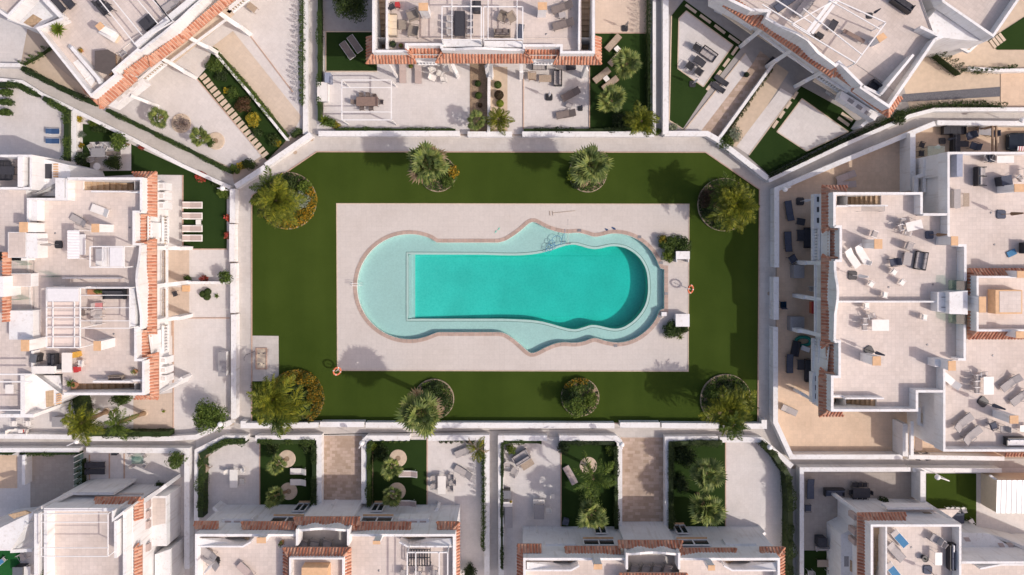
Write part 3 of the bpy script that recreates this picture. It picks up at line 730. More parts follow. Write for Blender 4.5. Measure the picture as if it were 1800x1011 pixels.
def sandal(px, py, rot, mat, label, group, s=1.0):
    mb = MB(); c = P(px, py); u = Vector((math.cos(R(rot)), math.sin(R(rot)), 0)); w = Vector((-u.y, u.x, 0))
    out = [c+u*s*.16*math.cos(a)+w*s*(.06+.012*math.cos(a))*math.sin(a) for a in [i*.5236 for i in range(12)]]
    mb.prism([(p.x, p.y) for p in out], .045, .075); mb.tube([c+u*.02+w*.06*s+Vector((0, 0, .07)), c+u*.06*s+Vector((0, 0, .12)), c+u*.02-w*.06*s+Vector((0, 0, .07))], .02, 5)
    tag(mb.build('pool_sandal', mat), label, 'sandal', group)
sandal(1066.5, 404, -35, BLUE, 'left one of the pair of big blue floats on the coping right of the hose', 'blue floats on the coping', 1.5)
sandal(1078.5, 401.5, -30, BLUE, 'right one of the pair of big blue floats on the coping right of the hose', 'blue floats on the coping', 1.5)
sandal(871.5, 407.5, 60, plain('mint_rubber', (.25, .6, .48), .6), 'mint green sandal on the deck above the pool, nearer the coping', 'mint sandals on the deck')
sandal(877, 402.5, 60, MATS['mint_rubber'], 'mint green sandal on the deck above the pool, farther from the coping', 'mint sandals on the deck')
# skimmer lids in the coping
for x, y in ((1018, 405), (1124, 416.5), (1162, 462), (1082, 607.5), (1171, 516), (1160, 556)):
    m = MB(); c = P(x, y); m.box((c.x, c.y, .088), (.34, .26, .012)); m.build('skimmer_lid', GMET, pool)
for x, y in ((1030, 430.5), (1030, 580.5), (905, 446.5), (905, 565)):
    m = MB(); m.ball(P(x, y)+Vector((0, 0, SH-.12)), .13, 8); m.build('pool_light', DMET, pool)
# life rings on posts
def lifering(px, py, h, az, label):
    g = P(px, py, h); root = thing('life_ring_post', label, 'life ring', (g.x, g.y, 0), 0, 'life rings by the pool deck')
    m = MB(); m.tube([(g.x, g.y, 0), (g.x, g.y, h+.1)], .035, 6); m.build('post', WMET, root)
    u = Vector((math.cos(R(az)), math.sin(R(az)), 0)); k = 20; pts = [Vector((g.x, g.y, h))-Vector((-u.y, u.x, 0))*.08+u*.36*math.cos(i*6.283/k)+(Vector((0, 0, .62))+Vector((-u.y, u.x, 0))*.78)*.36*math.sin(i*6.283/k) for i in range(k)]
    m = MB(); m.tube(pts, .085, 7, closed=True); m.build('ring', ORNG, root, True)
    for i in range(4):
        c = pts[i*5]; m = MB(); m.tube([c-(pts[i*5+1]-c)*.3, c+(pts[i*5+1]-c)*.3], .092, 7); m.build('band', WPLA, root)
lifering(591, 652, 1.25, 70, 'orange life ring on a post at the bottom left corner of the pool deck')
lifering(1212.5, 508, 1.25, 80, 'orange life ring on a post at the right edge of the pool deck')
# white pump huts beside the pool and their planters
def hut(x0, y0, x1, y1, h, label, opening):
    g = P((x0+x1)/2, (y0+y1)/2); root = thing('pump_hut', label, 'hut', g); a = P(x0, y1, h); b = P(x1, y0, h)
    m = MB(); cx, cy = (a.x+b.x)/2, (a.y+b.y)/2; w, d = b.x-a.x, b.y-a.y
    t = .08
    for bx in (((cx, b.y-t/2, h/2), (w, t, h)), ((a.x+t/2, cy-t/2, h/2), (t, d-t, h)), ((b.x-t/2, cy-t/2, h/2), (t, d-t, h))): m.box(*bx)
    if not opening: m.box((cx, a.y+t/2, h/2), (w-2*t, t, h-.002))
    m.build('wall', WALL, root)
    m = MB(); m.box((cx, cy+(d*.18 if opening else 0), h+.05), (w+.12, d*(.66 if opening else 1)+.12, .09)); m.build('roof', WALL, root)
    m = MB(); m.box((cx, cy+.05, .25), (w-.3, d-.35, .5)); m.build('pump_cover', DMET, root)
hut(1189, 443, 1211, 461, 1.0, 'open fronted small white pump hut under the shrubs at the right of the pool', True)
hut(1188.5, 553, 1210.5, 573, .9, 'closed white pump hut with a flat lid below the life ring right of the pool', False)
bush(1174, 429, .95, 1.1, LF_MID, 'yellow green leafy shrub left of the open white pump hut', extra=None, dens=1.5)
bush(1198, 431, 1.0, 1.0, LF_HEDGE, 'dark green rounded shrub right above the open white pump hut', dens=1.5)
bush(1176, 449, .75, .9, LF_BRI, 'bright green low shrub against the side of the open white pump hut', dens=1.4)
bush(1164, 421, .5, 1.0, LF_YEL, 'small yellowish shrub nearest the pool rim at the right end')
bush(1180, 579, .95, .9, LF_HEDGE, 'dense green shrub at the foot of the closed white pump hut', dens=1.5)
bush(1200, 580, .7, .5, LF_DARK, 'low dark clipped shrub below the closed white pump hut', dens=1.5, ry=.45)
rosette(1195, 592, .5, 'small spiky green plant on the deck below the closed white pump hut', LF_BRI, n=14)
tag((lambda m: (m.box(P(1166, 551.5)+Vector((0, 0, .2)), (.5, .38, .36)), m.build('stone_block', WALL))[1])(MB()), 'small white block at the pool corner left of the closed pump hut', 'block')
# raised round planting beds on the lawn
def bed(cx, cy, r, label, a0=0, a1=360):
    c = P(cx, cy); root = thing('planting_bed', label, 'planting bed', c, 0, 'round planting beds on the lawn')
    k = 40; pts = [(c.x+r*math.cos(R(a0+(a1-a0)*i/k)), c.y+r*math.sin(R(a0+(a1-a0)*i/k))) for i in range(k if a1-a0 >= 360 else k+1)]
    m = MB(); m.wall(pts, .09, .0, .24, closed=a1-a0 >= 360); m.build('border_wall', BEDW, root)
    m = MB(); m.sheet([(c.x+(r-.05)*math.cos(i*.209), c.y+(r-.05)*math.sin(i*.209)) for i in range(30)], .2); m.build('soil', SOIL, root)
    m = MB()
    for i in range(int(420*r*r)):
        a = rnd(0, 6.283); q = (r-.03)*math.sqrt(rnd(0, 1)); k = .5+.5*math.sin(2.1*q*math.cos(a)+cx)*math.sin(2.3*q*math.sin(a)+cy)
        if k < .04: continue
        leaf(m, (c.x+q*math.cos(a), c.y+q*math.sin(a), .28+k*.3*rnd(.2, 1)), rdir(1.2), .22*rnd(.6, 1.3), 0 if k < .6 else 1)
    o = m.build('ground_cover', [LF_HEDGE, LF_MID], root); o['kind'] = 'stuff'; return root
BEDS = [(507, 353, 2.75, 'top left corner'), (770, 306, 1.72, 'top edge, left of the middle'), (1033, 305, 1.82, 'top edge, right of the middle'), (1272, 360, 2.55, 'top right corner'), (520, 700, 2.72, 'bottom left corner'), (763, 701, 1.93, 'bottom edge, left of the middle'), (1019.5, 697.5, 1.82, 'bottom edge, right of the middle'), (1275, 702, 2.45, 'bottom right corner')]
for x, y, r, w in BEDS: bed(x, y, r, 'round stone edged planting bed at the '+w+' of the lawn')
for x, y, l in ((548, 245, 'at the upper left corner of the court path'), (519, 268, 'on the upper left diagonal of the court path'), (1352, 516, 'on the right side of the court path by the blue chair'), (1395, 821, 'where the lower right paths meet')):
    m = MB(); m.lathe(P(x, y), [(.2, .02), (.2, .04), (.17, .046)], 14); tag(m.build('manhole_cover', LWOOD), 'small round drain cover '+l, 'drain cover')
# planting: corner bed upper left
def flowers(cx, cy, r, a0, a1, mat, label, w=.55, h=.5, n=900, s=.19):
    c = P(cx, cy, .6); mb = MB(); root = thing('flower_border', label, 'flowers', (c.x, c.y, .26))
    for i in range(int(n*1.5)):
        a = R(rnd(a0, a1)); rr = r-rnd(0, w); bl = .7+.3*math.sin(a*9+cx)
        leaf(mb, (c.x+rr*math.cos(a), c.y+rr*math.sin(a), .3+h*bl*rnd(.3, 1)), rdir(1.2), s*rnd(.7, 1.3))
    mb.build('blooms', mat, root)
def topalm(*a, **k): return palm(*a, **k)
flowers(507, 353, 2.75, -150, 40, LF_ORA, 'ring of orange yellow flowers on the right rim of the upper left corner bed', .8, .6, 1300)
palm(486, 352, 5.2, 'feather', 'tall bushy feather palm in the upper left corner bed of the lawn', 1.0, 26, base=(497, 362))
palm(470, 330, 4.2, 'feather', 'shorter darker feather palm leaning over the path in the upper left corner bed', .75, 16, base=(488, 340), mats=FEAT)
palm(495, 372, 3.6, 'feather', 'low feather palm at the bottom of the upper left corner bed', .72, 16, base=(505, 373))
bush(529, 352, .95, 1.3, LF_SIL, 'silver leaved shrub in the middle of the upper left corner bed', dens=1.3)
bush(537, 329, .8, 1.0, LF_MID, 'green shrub near the top rim of the upper left corner bed', dens=1.2)
bush(536, 372, .8, .7, LF_ORA, 'orange flowering mound on the lower right rim of the upper left corner bed', dens=1.3)
bush(514, 384, .9, .7, LF_ORA, 'orange flowering mound at the bottom rim of the upper left corner bed', dens=1.3, ry=.6)
bush(545, 348, .7, .7, LF_ORA, 'orange flowering mound at the right rim of the upper left corner bed', dens=1.3, ry=1.0)
bush(513, 322, .8, 1.1, LF_DARK, 'dark shrub at the top rim of the upper left corner bed')
# upper middle beds: fan palms
palm(752, 289, 4.6, 'fan', 'thick fan palm with some dry fronds in the upper bed left of the middle', 1.28, 60, 22, .26, base=(764, 300))
bush(796, 302, .7, 1.1, LF_ORA, 'yellow flowering shrub on the right of the fan palm in the upper left bed')
bush(790, 318, .85, .9, LF_MID, 'green shrub below the yellow flowers in the upper left fan palm bed')
bush(797, 308, .4, .9, LF_YEL, 'bright yellow bloom cluster beside the upper left fan palm')
palm(1037, 291, 4.6, 'fan', 'thick fan palm with some dry fronds in the upper bed right of the middle', 1.22, 60, 22, .26, base=(1032, 302))
bush(1008, 307, .75, 1.2, LF_BRI, 'bright green shrub under the left side of the upper right fan palm')
bush(1012, 322, .6, .8, LF_DARK, 'dark shrub on the lower left rim of the upper right fan palm bed')
# upper right corner bed
palm(1294, 358, 5.0, 'feather', 'tall lush feather palm in the upper right corner bed of the lawn', 1.0, 26, base=(1282, 364))
palm(1274, 337, 4.0, 'feather', 'shorter feather palm at the top of the upper right corner bed', .8, 18, base=(1270, 345), mats=FEAT)
palm(1288, 384, 3.4, 'feather', 'low feather palm at the bottom of the upper right corner bed', .7, 16, base=(1280, 382))
bush(1243, 350, 1.0, 1.8, LF_PUR, 'brownish purple shrub on the left side of the upper right corner bed', dens=1.2)
bush(1246, 372, .8, 1.1, LF_DARK, 'dark shrub on the lower left of the upper right corner bed')
bush(1262, 393, .7, .8, LF_MID, 'green shrub at the bottom rim of the upper right corner bed')
flowers(1272, 360, 2.5, -100, -30, LF_DARK, 'low dark ground cover at the bottom of the upper right corner bed', .8, .4, 500)
rosette(1268, 330, .9, 'pale green spiky plant at the top rim of the upper right corner bed', LF_BRI, z=.3, n=22)
# lower left corner bed
flowers(520, 700, 2.75, -60, 130, LF_ORA, 'ring of orange yellow flowers on the right rim of the lower left corner bed', .95, .7, 1700)
flowers(520, 700, 2.65, 110, 160, LF_YEL, 'yellow flower patch at the top left rim of the lower left corner bed', .7, .7, 400)
palm(480, 703, 5.0, 'feather', 'tall bushy feather palm in the lower left corner bed of the lawn', 1.05, 26, base=(500, 696))
palm(500, 722, 4.2, 'feather', 'middle sized feather palm at the bottom of the lower left corner bed', .9, 20, base=(512, 712))
palm(484, 737, 5.0, 'feather', 'feather palm reaching over the white wall below the lower left corner bed', .72, 14, base=(496, 722), mats=FEAT)
bush(524, 692, 1.0, 1.3, LF_DARK, 'dark round shrub in the middle of the lower left corner bed', dens=1.2)
bush(553, 690, .9, .9, LF_ORA, 'orange flowering mound at the right rim of the lower left corner bed', dens=1.4, ry=1.3)
bush(538, 668, 1.0, .9, LF_ORA, 'orange flowering mound at the top right rim of the lower left corner bed', dens=1.4, ry=.8)
bush(507, 665, .9, .9, LF_YEL, 'yellow flowering mound at the top left rim of the lower left corner bed', dens=1.2, ry=.7)
bush(536, 716, .8, 1.0, LF_HEDGE, 'green shrub near the lower right rim of the lower left corner bed')
# lower middle beds
palm(741, 723, 6.6, 'fan', 'tall fan palm with many dry fronds overhanging the white wall at the bottom', 1.22, 60, 32, .25, base=(752, 695))
bush(772, 698, 1.05, 1.2, LF_HEDGE, 'green round shrub in the lower bed left of the middle', dens=1.3)
bush(762, 682, .8, 1.0, LF_DARK, 'dark shrub at the top of the lower bed left of the middle')
topiary(748, 690, .42, 'small clipped ball shrub beside the trunk of the overhanging fan palm', z=.3)
tree(1013, 718, 1.0, 2.6, LF_MID, 'small green tree leaning over the lower rim of the bed right of the middle', dens=.9)
tree(1012, 703, .85, 1.5, LF_HEDGE, 'low dark tree in the middle of the lower bed right of the middle', dens=1.1)
bush(1036, 702, .8, 1.0, LF_MID, 'round green shrub on the right side of the lower bed right of the middle', dens=1.2)
bush(1008, 688, .6, .9, LF_HEDGE, 'round green shrub on the left side of the lower bed right of the middle')
flowers(1019.5, 697.5, 1.8, 60, 150, LF_ORA, 'orange flowers along the top rim of the lower bed right of the middle', .5, .5, 330)
flowers(1019.5, 697.5, 1.8, 150, 300, LF_HEDGE, 'low green ground cover along the lower left rim of the bed right of the middle', .7, .35, 450)
# lower right corner bed
palm(1282, 722, 4.6, 'feather', 'tall yellow green feather palm in the lower right corner bed of the lawn', 1.0, 24, base=(1276, 706))
palm(1303, 706, 3.6, 'feather', 'feather palm on the right side of the lower right corner bed', .75, 16, base=(1298, 700))
palm(1288, 748, 5.4, 'feather', 'feather palm reaching over the white wall below the lower right corner bed', .66, 14, base=(1284, 718), mats=FEAT)
bush(1252, 690, .75, 1.2, LF_MID, 'pale green shrub at the left of the lower right corner bed')
bush(1256, 706, .9, 1.2, LF_DARK, 'dark shrub at the lower left of the lower right corner bed')
bush(1277, 681, .9, 1.0, LF_DARK, 'dark shrub at the top of the lower right corner bed', extra=None)
bush(1300, 683, .8, .9, LF_HEDGE, 'green shrub at the top right of the lower right corner bed')
# paved pad with the shower
PAD = [(444, 590), (490, 590.5), (490.5, 670), (444, 670)]
mb = MB(); mb.sheet(PP(PAD), .05); struct('paved_pad', mb, PATH)
sh = thing('outdoor_shower', 'low cream shower tray framed in terracotta on the paved pad left of the lawn', 'shower', P(459, 629))
mb = MB(); mb.wall(PP([(451, 612), (469, 612), (469, 648), (451, 648)]), .1, .05, .17, closed=True); mb.build('frame', KERB, sh)
mb = MB(); mb.sheet(PP([(451, 612), (469, 612), (469, 648), (451, 648)]), .09); mb.build('tray', CREAM, sh)
for x in (456, 464.5):
    for y in (621, 639): mb = MB(); mb.lathe(P(x, y)+Vector((0, 0, .09)), [(.07, 0), (.05, .05), (.03, .2)], 8); mb.build('tap', GMET, sh)
mb = MB(); c = P(447, 618); mb.tube([c, c+Vector((0, 0, 2.1)), c+Vector((-.1, -.25, 2.3)), c+Vector((-.1, -.5, 2.25))], .03, 6); mb.build('shower_pipe', GMET, sh)
# ---------------------------------------------------------------- building helpers
T, PT = 6.0, 7.0      # roof terrace floor and parapet top, metres
def Q(pts):           # (x, y, h) photo points -> world points at their own heights
    return [P(*p) for p in pts]
class House:
    def __init__(s, label, at, name='townhouse', cat='house', floor=None, T_=T):
        s.root = thing(name, label, cat, P(*at)); s.floorm = floor or TERR; s.T = T_
    def over(s, upper, lower, h=None, z=3.0):
        """upper storey carried over a recessed ground floor"""
        m = MB(); h = h or s.T; u = ccw(PP(upper, h)); n = len(u); m.add([(p[0], p[1], z) for p in u]+[(p[0], p[1], h) for p in u], [(i, (i+1) % n, n+(i+1) % n, n+i) for i in range(n)]+[tuple(range(n-1, -1, -1))]); m.build('upper_wall', WALL, s.root); s.mass(lower, h)
    def mass(s, poly, h=None, z0=-.02, mat=None, top=False, name='wall'):
        """outer walls of a block whose roof edge is seen at poly (height h)"""
        h = h or s.T; pts = ccw(PP(poly, h)); m = MB(); n = len(pts)
        vs = [(p[0], p[1], z0) for p in pts]+[(p[0], p[1], h) for p in pts]
        m.add(vs, [(i, (i+1) % n, n+(i+1) % n, n+i) for i in range(n)]+([tuple(range(n, 2*n))] if top else []))
        return m.build(name, mat or WALL, s.root)
    def floor(s, poly, h=None, holes=(), mat=None, name='terrace_floor'):
        h = h or s.T; m = MB(); holed(m, [PP(poly, h)]+[PP(q, h) for q in holes], h); return m.build(name, mat or s.floorm, s.root)
    def wall(s, pts, t=.22, z0=None, name='parapet', closed=False, mat=None, h=None):
        """pts: (x,y) or (x,y,h) seen at the wall's top"""
        h = h or PT; q = [(p[0], p[1], p[2] if len(p) > 2 else h) for p in pts]; w = Q(q); m = MB()
        m.wall(w, t, s.T-.3 if z0 is None else z0, [p[2] for p in q], closed=closed); return m.build(name, mat or WALL, s.root)
    def block(s, poly, h, z0=None, mat=None, name='wall_block'):
        m = MB(); m.prism(PP(poly, h), s.T-.1 if z0 is None else z0, h); return m.build(name, mat or WALL, s.root)
    def chimney(s, x0, y0, x1, y1, h=None, z0=None):
        h = h or s.T+2.15; z0 = s.T-.05 if z0 is None else z0
        m = MB(); m.prism(PP([(x0, y0), (x1, y0), (x1, y1), (x0, y1)], h), z0, h); o = m.build('chimney', WALL, s.root)
        a = P(x0, y1, h); b = P(x1, y0, h); m = MB(); m.box(((a.x+b.x)/2, (a.y+b.y)/2, h+.03), (abs(b.x-a.x)+.06, abs(b.y-a.y)+.06, .06)); m.build('chimney_cap', CHCAP, o); return o
    def qchimney(s, pts, h=None, z0=None):
        h = h or s.T+2.15; m = MB(); m.prism(PP(pts, h), s.T-.05 if z0 is None else z0, h); o = m.build('chimney', WALL, s.root)
        m = MB(); m.prism(offs(PP(pts, h), -.03), h, h+.06); m.build('chimney_cap', CHCAP, o); return o
    def tiles(s, pts, ridge=(), sp=.285):
        """pts: (x,y,h) polygon; first two points are the eave"""
        w = ccw3(Q(pts), Q(pts)[0], Q(pts)[1]); roof_face(s.root, w, sp)
        for a, b in ridge:
            m = MB(); A = P(*a); B = P(*b); A.z += .05; B.z += .05
            k = max(2, int((B-A).length/.38))
            for i in range(k): m.tube([A.lerp(B, i/k), A.lerp(B, (i+.95)/k)], [.10, .085], 7)
            s.stuff('ridge_tiles', m, RTILE)
    def stuff(s, name, m, mat): o = m.build(name, mat, s.root); o['kind'] = 'stuff'; return o
    def stairs(s, quad, drop=2.6, n=12, mat=None, h=None):
        """quad: corners of the stairwell seen at floor level; descends from side 0-3 to side 1-2"""
        h = h or s.T; a, b, c, d = PP(quad, h); m = MB(); zb = h-drop-.25
        for p, q in ((a, b), (b, c), (c, d), (d, a)): m.add([(p.x, p.y, h-.002), (q.x, q.y, h-.002), (q.x, q.y, zb), (p.x, p.y, zb)], [(0, 1, 2, 3)])
        m.add([(p.x, p.y, zb) for p in (a, b, c, d)], [(0, 1, 2, 3)])
        o = m.build('staircase', WALL, s.root)
        for i in range(n):
            t0, t1 = i/n, (i+1.0)/n; st = MB(); zt = h-drop*(i+1)/n
            pts = [a.lerp(b, t0), a.lerp(b, t1+.02 if i < n-1 else t1), d.lerp(c, t1+.02 if i < n-1 else t1), d.lerp(c, t0)]
            ctr = sum(pts, Vector())/4; pts = [p.lerp(ctr, .01) for p in pts]
            st.prism(pts, zb+.01, zt); st.build('step', mat or STEP, o)
    def wing(s, x0, y0, h0, x1, y1, h1, t=.3, k=6, curve=1.0, z0=-.02, flat=0.0):
        """a white wing wall whose top sweeps down in a curve"""
        A = P(x0, y0, h0); B = P(x1, y1, h1); m = MB(); pts = []; zs = []
        for i in range(k+1):
            u = i/k; pts.append((A.x+(B.x-A.x)*u, A.y+(B.y-A.y)*u)); v = min(1, u/(1-flat)) if flat < 1 else 1
            zs.append(h1+(h0-h1)*((1-v)**2*curve+(1-v)*(1-curve)))
        m.wall(pts, t, z0, zs); return m.build('wing_wall', WALL, s.root)
    def bar(s, a, b, w=.12, hh=.12, mat=None, name='beam'):
        m = MB(); m.bar(P(*a), P(*b), w, hh); return m.build(name, mat or WALL, s.root)
    def balustrade(s, a, b, z0, z1, sp=.26, w=.13):
        """a,b photo points seen at the rail height z1"""
        A = P(a[0], a[1], z1); B = P(b[0], b[1], z1); A.z = B.z = 0; L = (B-A).length; n = max(2, int(L/sp)); m = MB()
        m.bar(A+Vector((0, 0, z1-.05)), B+Vector((0, 0, z1-.05)), .2, .1); m.bar(A+Vector((0, 0, z0+.05)), B+Vector((0, 0, z0+.05)), .2, .1); o = m.build('balcony_rail', WALL, s.root)
        m = MB()
        for i in range(n): c = A.lerp(B, (i+.5)/n); m.lathe((c.x, c.y, 0), [(.05, z0+.1), (w*.6, z0+.3), (.04, z0+.6), (.06, z1-.1)], 6)
        q = m.build('baluster', WALL, o); q['kind'] = 'stuff'; return o
    def slab(s, poly, h, th=.2, mat=None, name='balcony_floor'):
        m = MB(); m.prism(PP(poly, h), h-th, h, 0, True); return m.build(name, mat or s.floorm, s.root)
    def window(s, a, b, z0, z1, out=.06, glass=None, depth=.1, label=None):
        """window standing on a facade line a->b given at ground (world 2D); built proud of the wall"""
        A = Vector((a[0], a[1], 0)); B = Vector((b[0], b[1], 0)); d = (B-A).normalized(); nn = Vector((d.y, -d.x, 0)); m = MB(); o = nn*out
        for p, q in ((A+Vector((0, 0, z0)), B+Vector((0, 0, z0))), (A+Vector((0, 0, z1)), B+Vector((0, 0, z1))), (A+Vector((0, 0, z0)), A+Vector((0, 0, z1))), (B+Vector((0, 0, z0)), B+Vector((0, 0, z1))), ((A+B)/2+Vector((0, 0, z0)), (A+B)/2+Vector((0, 0, z1)))): m.bar(p+o, q+o, .1, .1)
        f = m.build('window', WALL, s.root)
        m = MB(); m.add([A+o*.5+Vector((0, 0, z0)), B+o*.5+Vector((0, 0, z0)), B+o*.5+Vector((0, 0, z1)), A+o*.5+Vector((0, 0, z1))], [(0, 1, 2, 3)]); m.build('pane', glass or GLASS, f)
        m = MB(); m.bar(A+nn*(out+.08)+Vector((0, 0, z0-.1)), B+nn*(out+.08)+Vector((0, 0, z0-.1)), .25, .08); m.build('sill', CHCAP, f); return f
    def facade_windows(s, a, b, ha, spans, z0, z1, door=False, name=None):
        """a,b: photo points of a facade's top edge at height ha; spans: fractions along it"""
        A = P(a[0], a[1], ha); B = P(b[0], b[1], ha)
        for u0, u1 in spans:
            p = A.lerp(B, u0); q = A.lerp(B, u1); f = s.window((p.x, p.y), (q.x, q.y), z0, z1)
            if name: f.name = name
    def hut(s, poly, h, z0, capm=None): return s.block(poly, h, z0)
def ccw3(pts, a, b): return pts
def roof_face(root, w, sp):
    e = (w[1]-w[0]); u = Vector((e.x, e.y, 0)).normalized(); c = sum(w, Vector())/len(w)
    v = Vector((-u.y, u.x, 0))
    if (c-w[0]).dot(v) < 0: v = -v
    n0 = (w[1]-w[0]).cross(w[2]-w[0]).normalized()
    if n0.z < 0: n0 = -n0
    pl = [((p-w[0]).dot(u), (p-w[0]).dot(v)) for p in w]
    def zat(a, b): q = w[0]+u*a+v*b; return w[0].z-(n0.x*(q.x-w[0].x)+n0.y*(q.y-w[0].y))/n0.z
    m = MB(); pts = ccw3([Vector(p) for p in w], 0, 0); m.add([(p.x, p.y, p.z-.03) for p in w], [tuple(range(len(w)))])
    ctr = Vector((c.x, c.y, c.z)); m.add([(p.x, p.y, p.z-.2) for p in w], [tuple(range(len(w)))]); k = len(w)
    m.add([(p.x, p.y, p.z-.03) for p in w]+[(p.x, p.y, p.z-.2) for p in w], [(i, (i+1) % k, k+(i+1) % k, k+i) for i in range(k)])
    roof = m.build('tile_roof', RPAN, root)
    def vr(a):
        xs = []
        for i in range(len(pl)):
            (x0, y0), (x1, y1) = pl[i], pl[(i+1) % len(pl)]
            if (x0 <= a < x1) or (x1 <= a < x0): xs.append(y0+(y1-y0)*(a-x0)/(x1-x0))
        return (min(xs), max(xs)) if len(xs) >= 2 else None
    t = MB(); lo = min(p[0] for p in pl); hi = max(p[0] for p in pl); n = max(1, round((hi-lo)/sp)); sl = (hi-lo)/n
    g = math.sqrt(1+((zat(0, 1)-zat(0, 0)))**2)
    for i in range(n):
        a = lo+sl*(i+.5); r = vr(a)
        if not r or r[1]-r[0] < .12: continue
        b0, b1 = r; kk = max(1, round((b1-b0)*g/.42))
        for j in range(kk):
            s0 = b0+(b1-b0)*j/kk-(.04 if j == 0 else .03); s1 = b0+(b1-b0)*(j+1)/kk
            vs = []
            aj = a+rnd(-.008, .008)
            for (b, lift, rr) in ((s0, .035, .088), (s1, .012, .078)):
                for q in range(6):
                    an = math.pi*q/5; da = -math.cos(an)*rr; dz = math.sin(an)*rr*1.15
                    pt = w[0]+u*(aj+da)+v*b; vs.append((pt.x, pt.y, zat(aj, b)+lift+dz-.02))
            t.add(vs, [(q, q+1, 6+q+1, 6+q) for q in range(5)]+[(5, 4, 3, 2, 1, 0)])
    o = t.build('roof_tiles', RTILE, roof); o['kind'] = 'stuff'
# ---------------------------------------------------------------- left pair of houses
HD = House('large white house pair left of the pool with a canvas shaded pergola', (160, 505, 0))
uw = [(250, 314), (250, 374), (237, 374), (237, 431), (250, 431), (250, 578), (240, 578), (240, 634), (253, 634), (253, 693)]
sw1 = [(246, 319), (246, 334.5), (146, 334.5), (146, 319)]; sw2 = [(247, 674), (247, 689), (122, 689), (122, 674)]
outer = uw+[(110, 693), (110, 657), (60, 657), (60, 560), (60, 455), (47, 455), (47, 349), (116, 349), (116, 314)]
HD.over([(259, 312.5), (259, 576), (267, 632), (267, 694), (110, 694), (60, 657), (47, 455), (47, 348), (116, 312.5)], [(236, 313.5), (236, 692), (111, 692), (62, 655), (49, 455), (49, 350), (117, 313.5)])
HD.floor(outer, holes=[sw1, sw2])
HD.stairs([sw1[3], sw1[0], sw1[1], sw1[2]]); HD.stairs([sw2[3], sw2[0], sw2[1], sw2[2]])
# parapets (top centre lines)
HD.wall([(118, 314), (248, 314), (248, 372)]); HD.wall([(248, 372.5), (235, 372.5), (235, 429.5), (247, 429.5)])
HD.wall([(247, 430), (246, 445, 7.05), (244, 460, 7.2), (241, 476, 7.55), (240, 490, 7.75), (241, 505, 7.75), (243, 520, 7.55), (246, 540, 7.2), (248, 555, 7.05), (248, 576, 7.0)])
HD.wall([(248, 577), (238, 577), (238, 633), (251, 633)]); HD.wall([(252, 634), (252, 692.5), (112, 692.5)])
HD.wall([(160, 336.5, 6.9), (222, 336.5, 6.9), (224, 338, 6.5), (246, 338, 6.5)], .16); HD.wall([(163, 671, 6.9), (230, 671, 6.9), (233, 669, 6.6), (250, 669, 6.6)], .16)
HD.wall([(117, 314), (117, 350), (49, 350), (49, 391)], .2); HD.wall([(48, 456), (37, 456)], .2)
HD.block([(97, 313), (113, 313), (113, 348), (97, 348)], 7.0, 0); HD.block([(49, 352), (66, 352), (66, 388), (49, 388)], 6.9)
HD.block([(46, 410), (66, 410), (66, 454), (46, 454)], 7.3); HD.block([(14, 408), (45, 408), (45, 453), (14, 453)], 7.3, 0); HD.floor([(15, 409), (44.5, 409), (44.5, 452), (15, 452)], 7.31, name='tower_floor')
HD.chimney(35, 391, 48.5, 408); HD.chimney(162, 394, 174, 408); HD.chimney(165.5, 600, 177, 616); HD.chimney(38, 598, 51, 617)
# tiled skirts
e, t = 5.6, 6.15
def vstrip(H, xe, xt, y0, y1, m0=0, m1=0, rr=True): H.tiles([(xe, y0-m0, e), (xe, y1+m1, e), (xt, y1, t), (xt, y0, t)])
vstrip(HD, 275, 259.5, 313, 375, 11, 0); HD.tiles([(275, 302, e), (231, 302, e), (236, 312, t), (259.5, 312, t)], ridge=[((275, 302, e), (259.5, 313, t))])
vstrip(HD, 263, 247.5, 377, 426); HD.tiles([(275, 382, e), (275, 375, e), (259.5, 375, t), (247.5, 377, t)]); HD.tiles([(275, 420, e), (274, 430, e), (259, 430, t), (247.5, 426, t)], ridge=[((274.5, 420, e), (249, 428, t))])
vstrip(HD, 274.5, 259, 430, 578); vstrip(HD, 265.5, 250, 584, 628); HD.tiles([(275, 588, e), (274.5, 578, e), (259, 578, t), (250, 584, t)]); HD.tiles([(278, 619, e), (278, 632, e), (263, 632, t), (250, 627, t)], ridge=[((278, 620, e), (251, 630, t))])
vstrip(HD, 278, 263, 632, 694, 0, 8); HD.tiles([(278, 702, e), (235, 702, e), (239, 695, t), (263, 695, t)], ridge=[((278, 702, e), (263, 694, t))])
# facade towards the pool
for y in (321, 338, 355): 
    HD.slab([(277, y), (290, y), (290, y+13), (277, y+13)], 4.4, 1.3, WALL, 'window_surround')
    HD.bar((283.5, y+3.5, 4.43), (283.5, y+10, 4.43), .3, .05, PAVE, 'window_ledge')
for y in (628, 645, 660):
    HD.slab([(280, y), (293, y), (293, y+12), (280, y+12)], 4.4, 1.3, WALL, 'window_surround')
    HD.bar((286.5, y+3, 4.43), (286.5, y+9, 4.43), .3, .05, PAVE, 'window_ledge')
for y0, y1 in ((380, 429), (572, 622)):
    HD.slab([(266, y0), (291, y0), (291, y1), (266, y1)], 3.2, .2, CREAM); HD.balustrade((286, y0+1), (286, y1-1), 3.2, 4.2); HD.slab([(286, y0-1), (294, y0-1), (294, y1+1), (286, y1+1)], 3.1, .25, WALL, 'cornice')
    HD.block([(264, y0+11), (268, y0+11), (268, y1-11), (264, y1-11)], 5.6, 3, name='wall_panel')
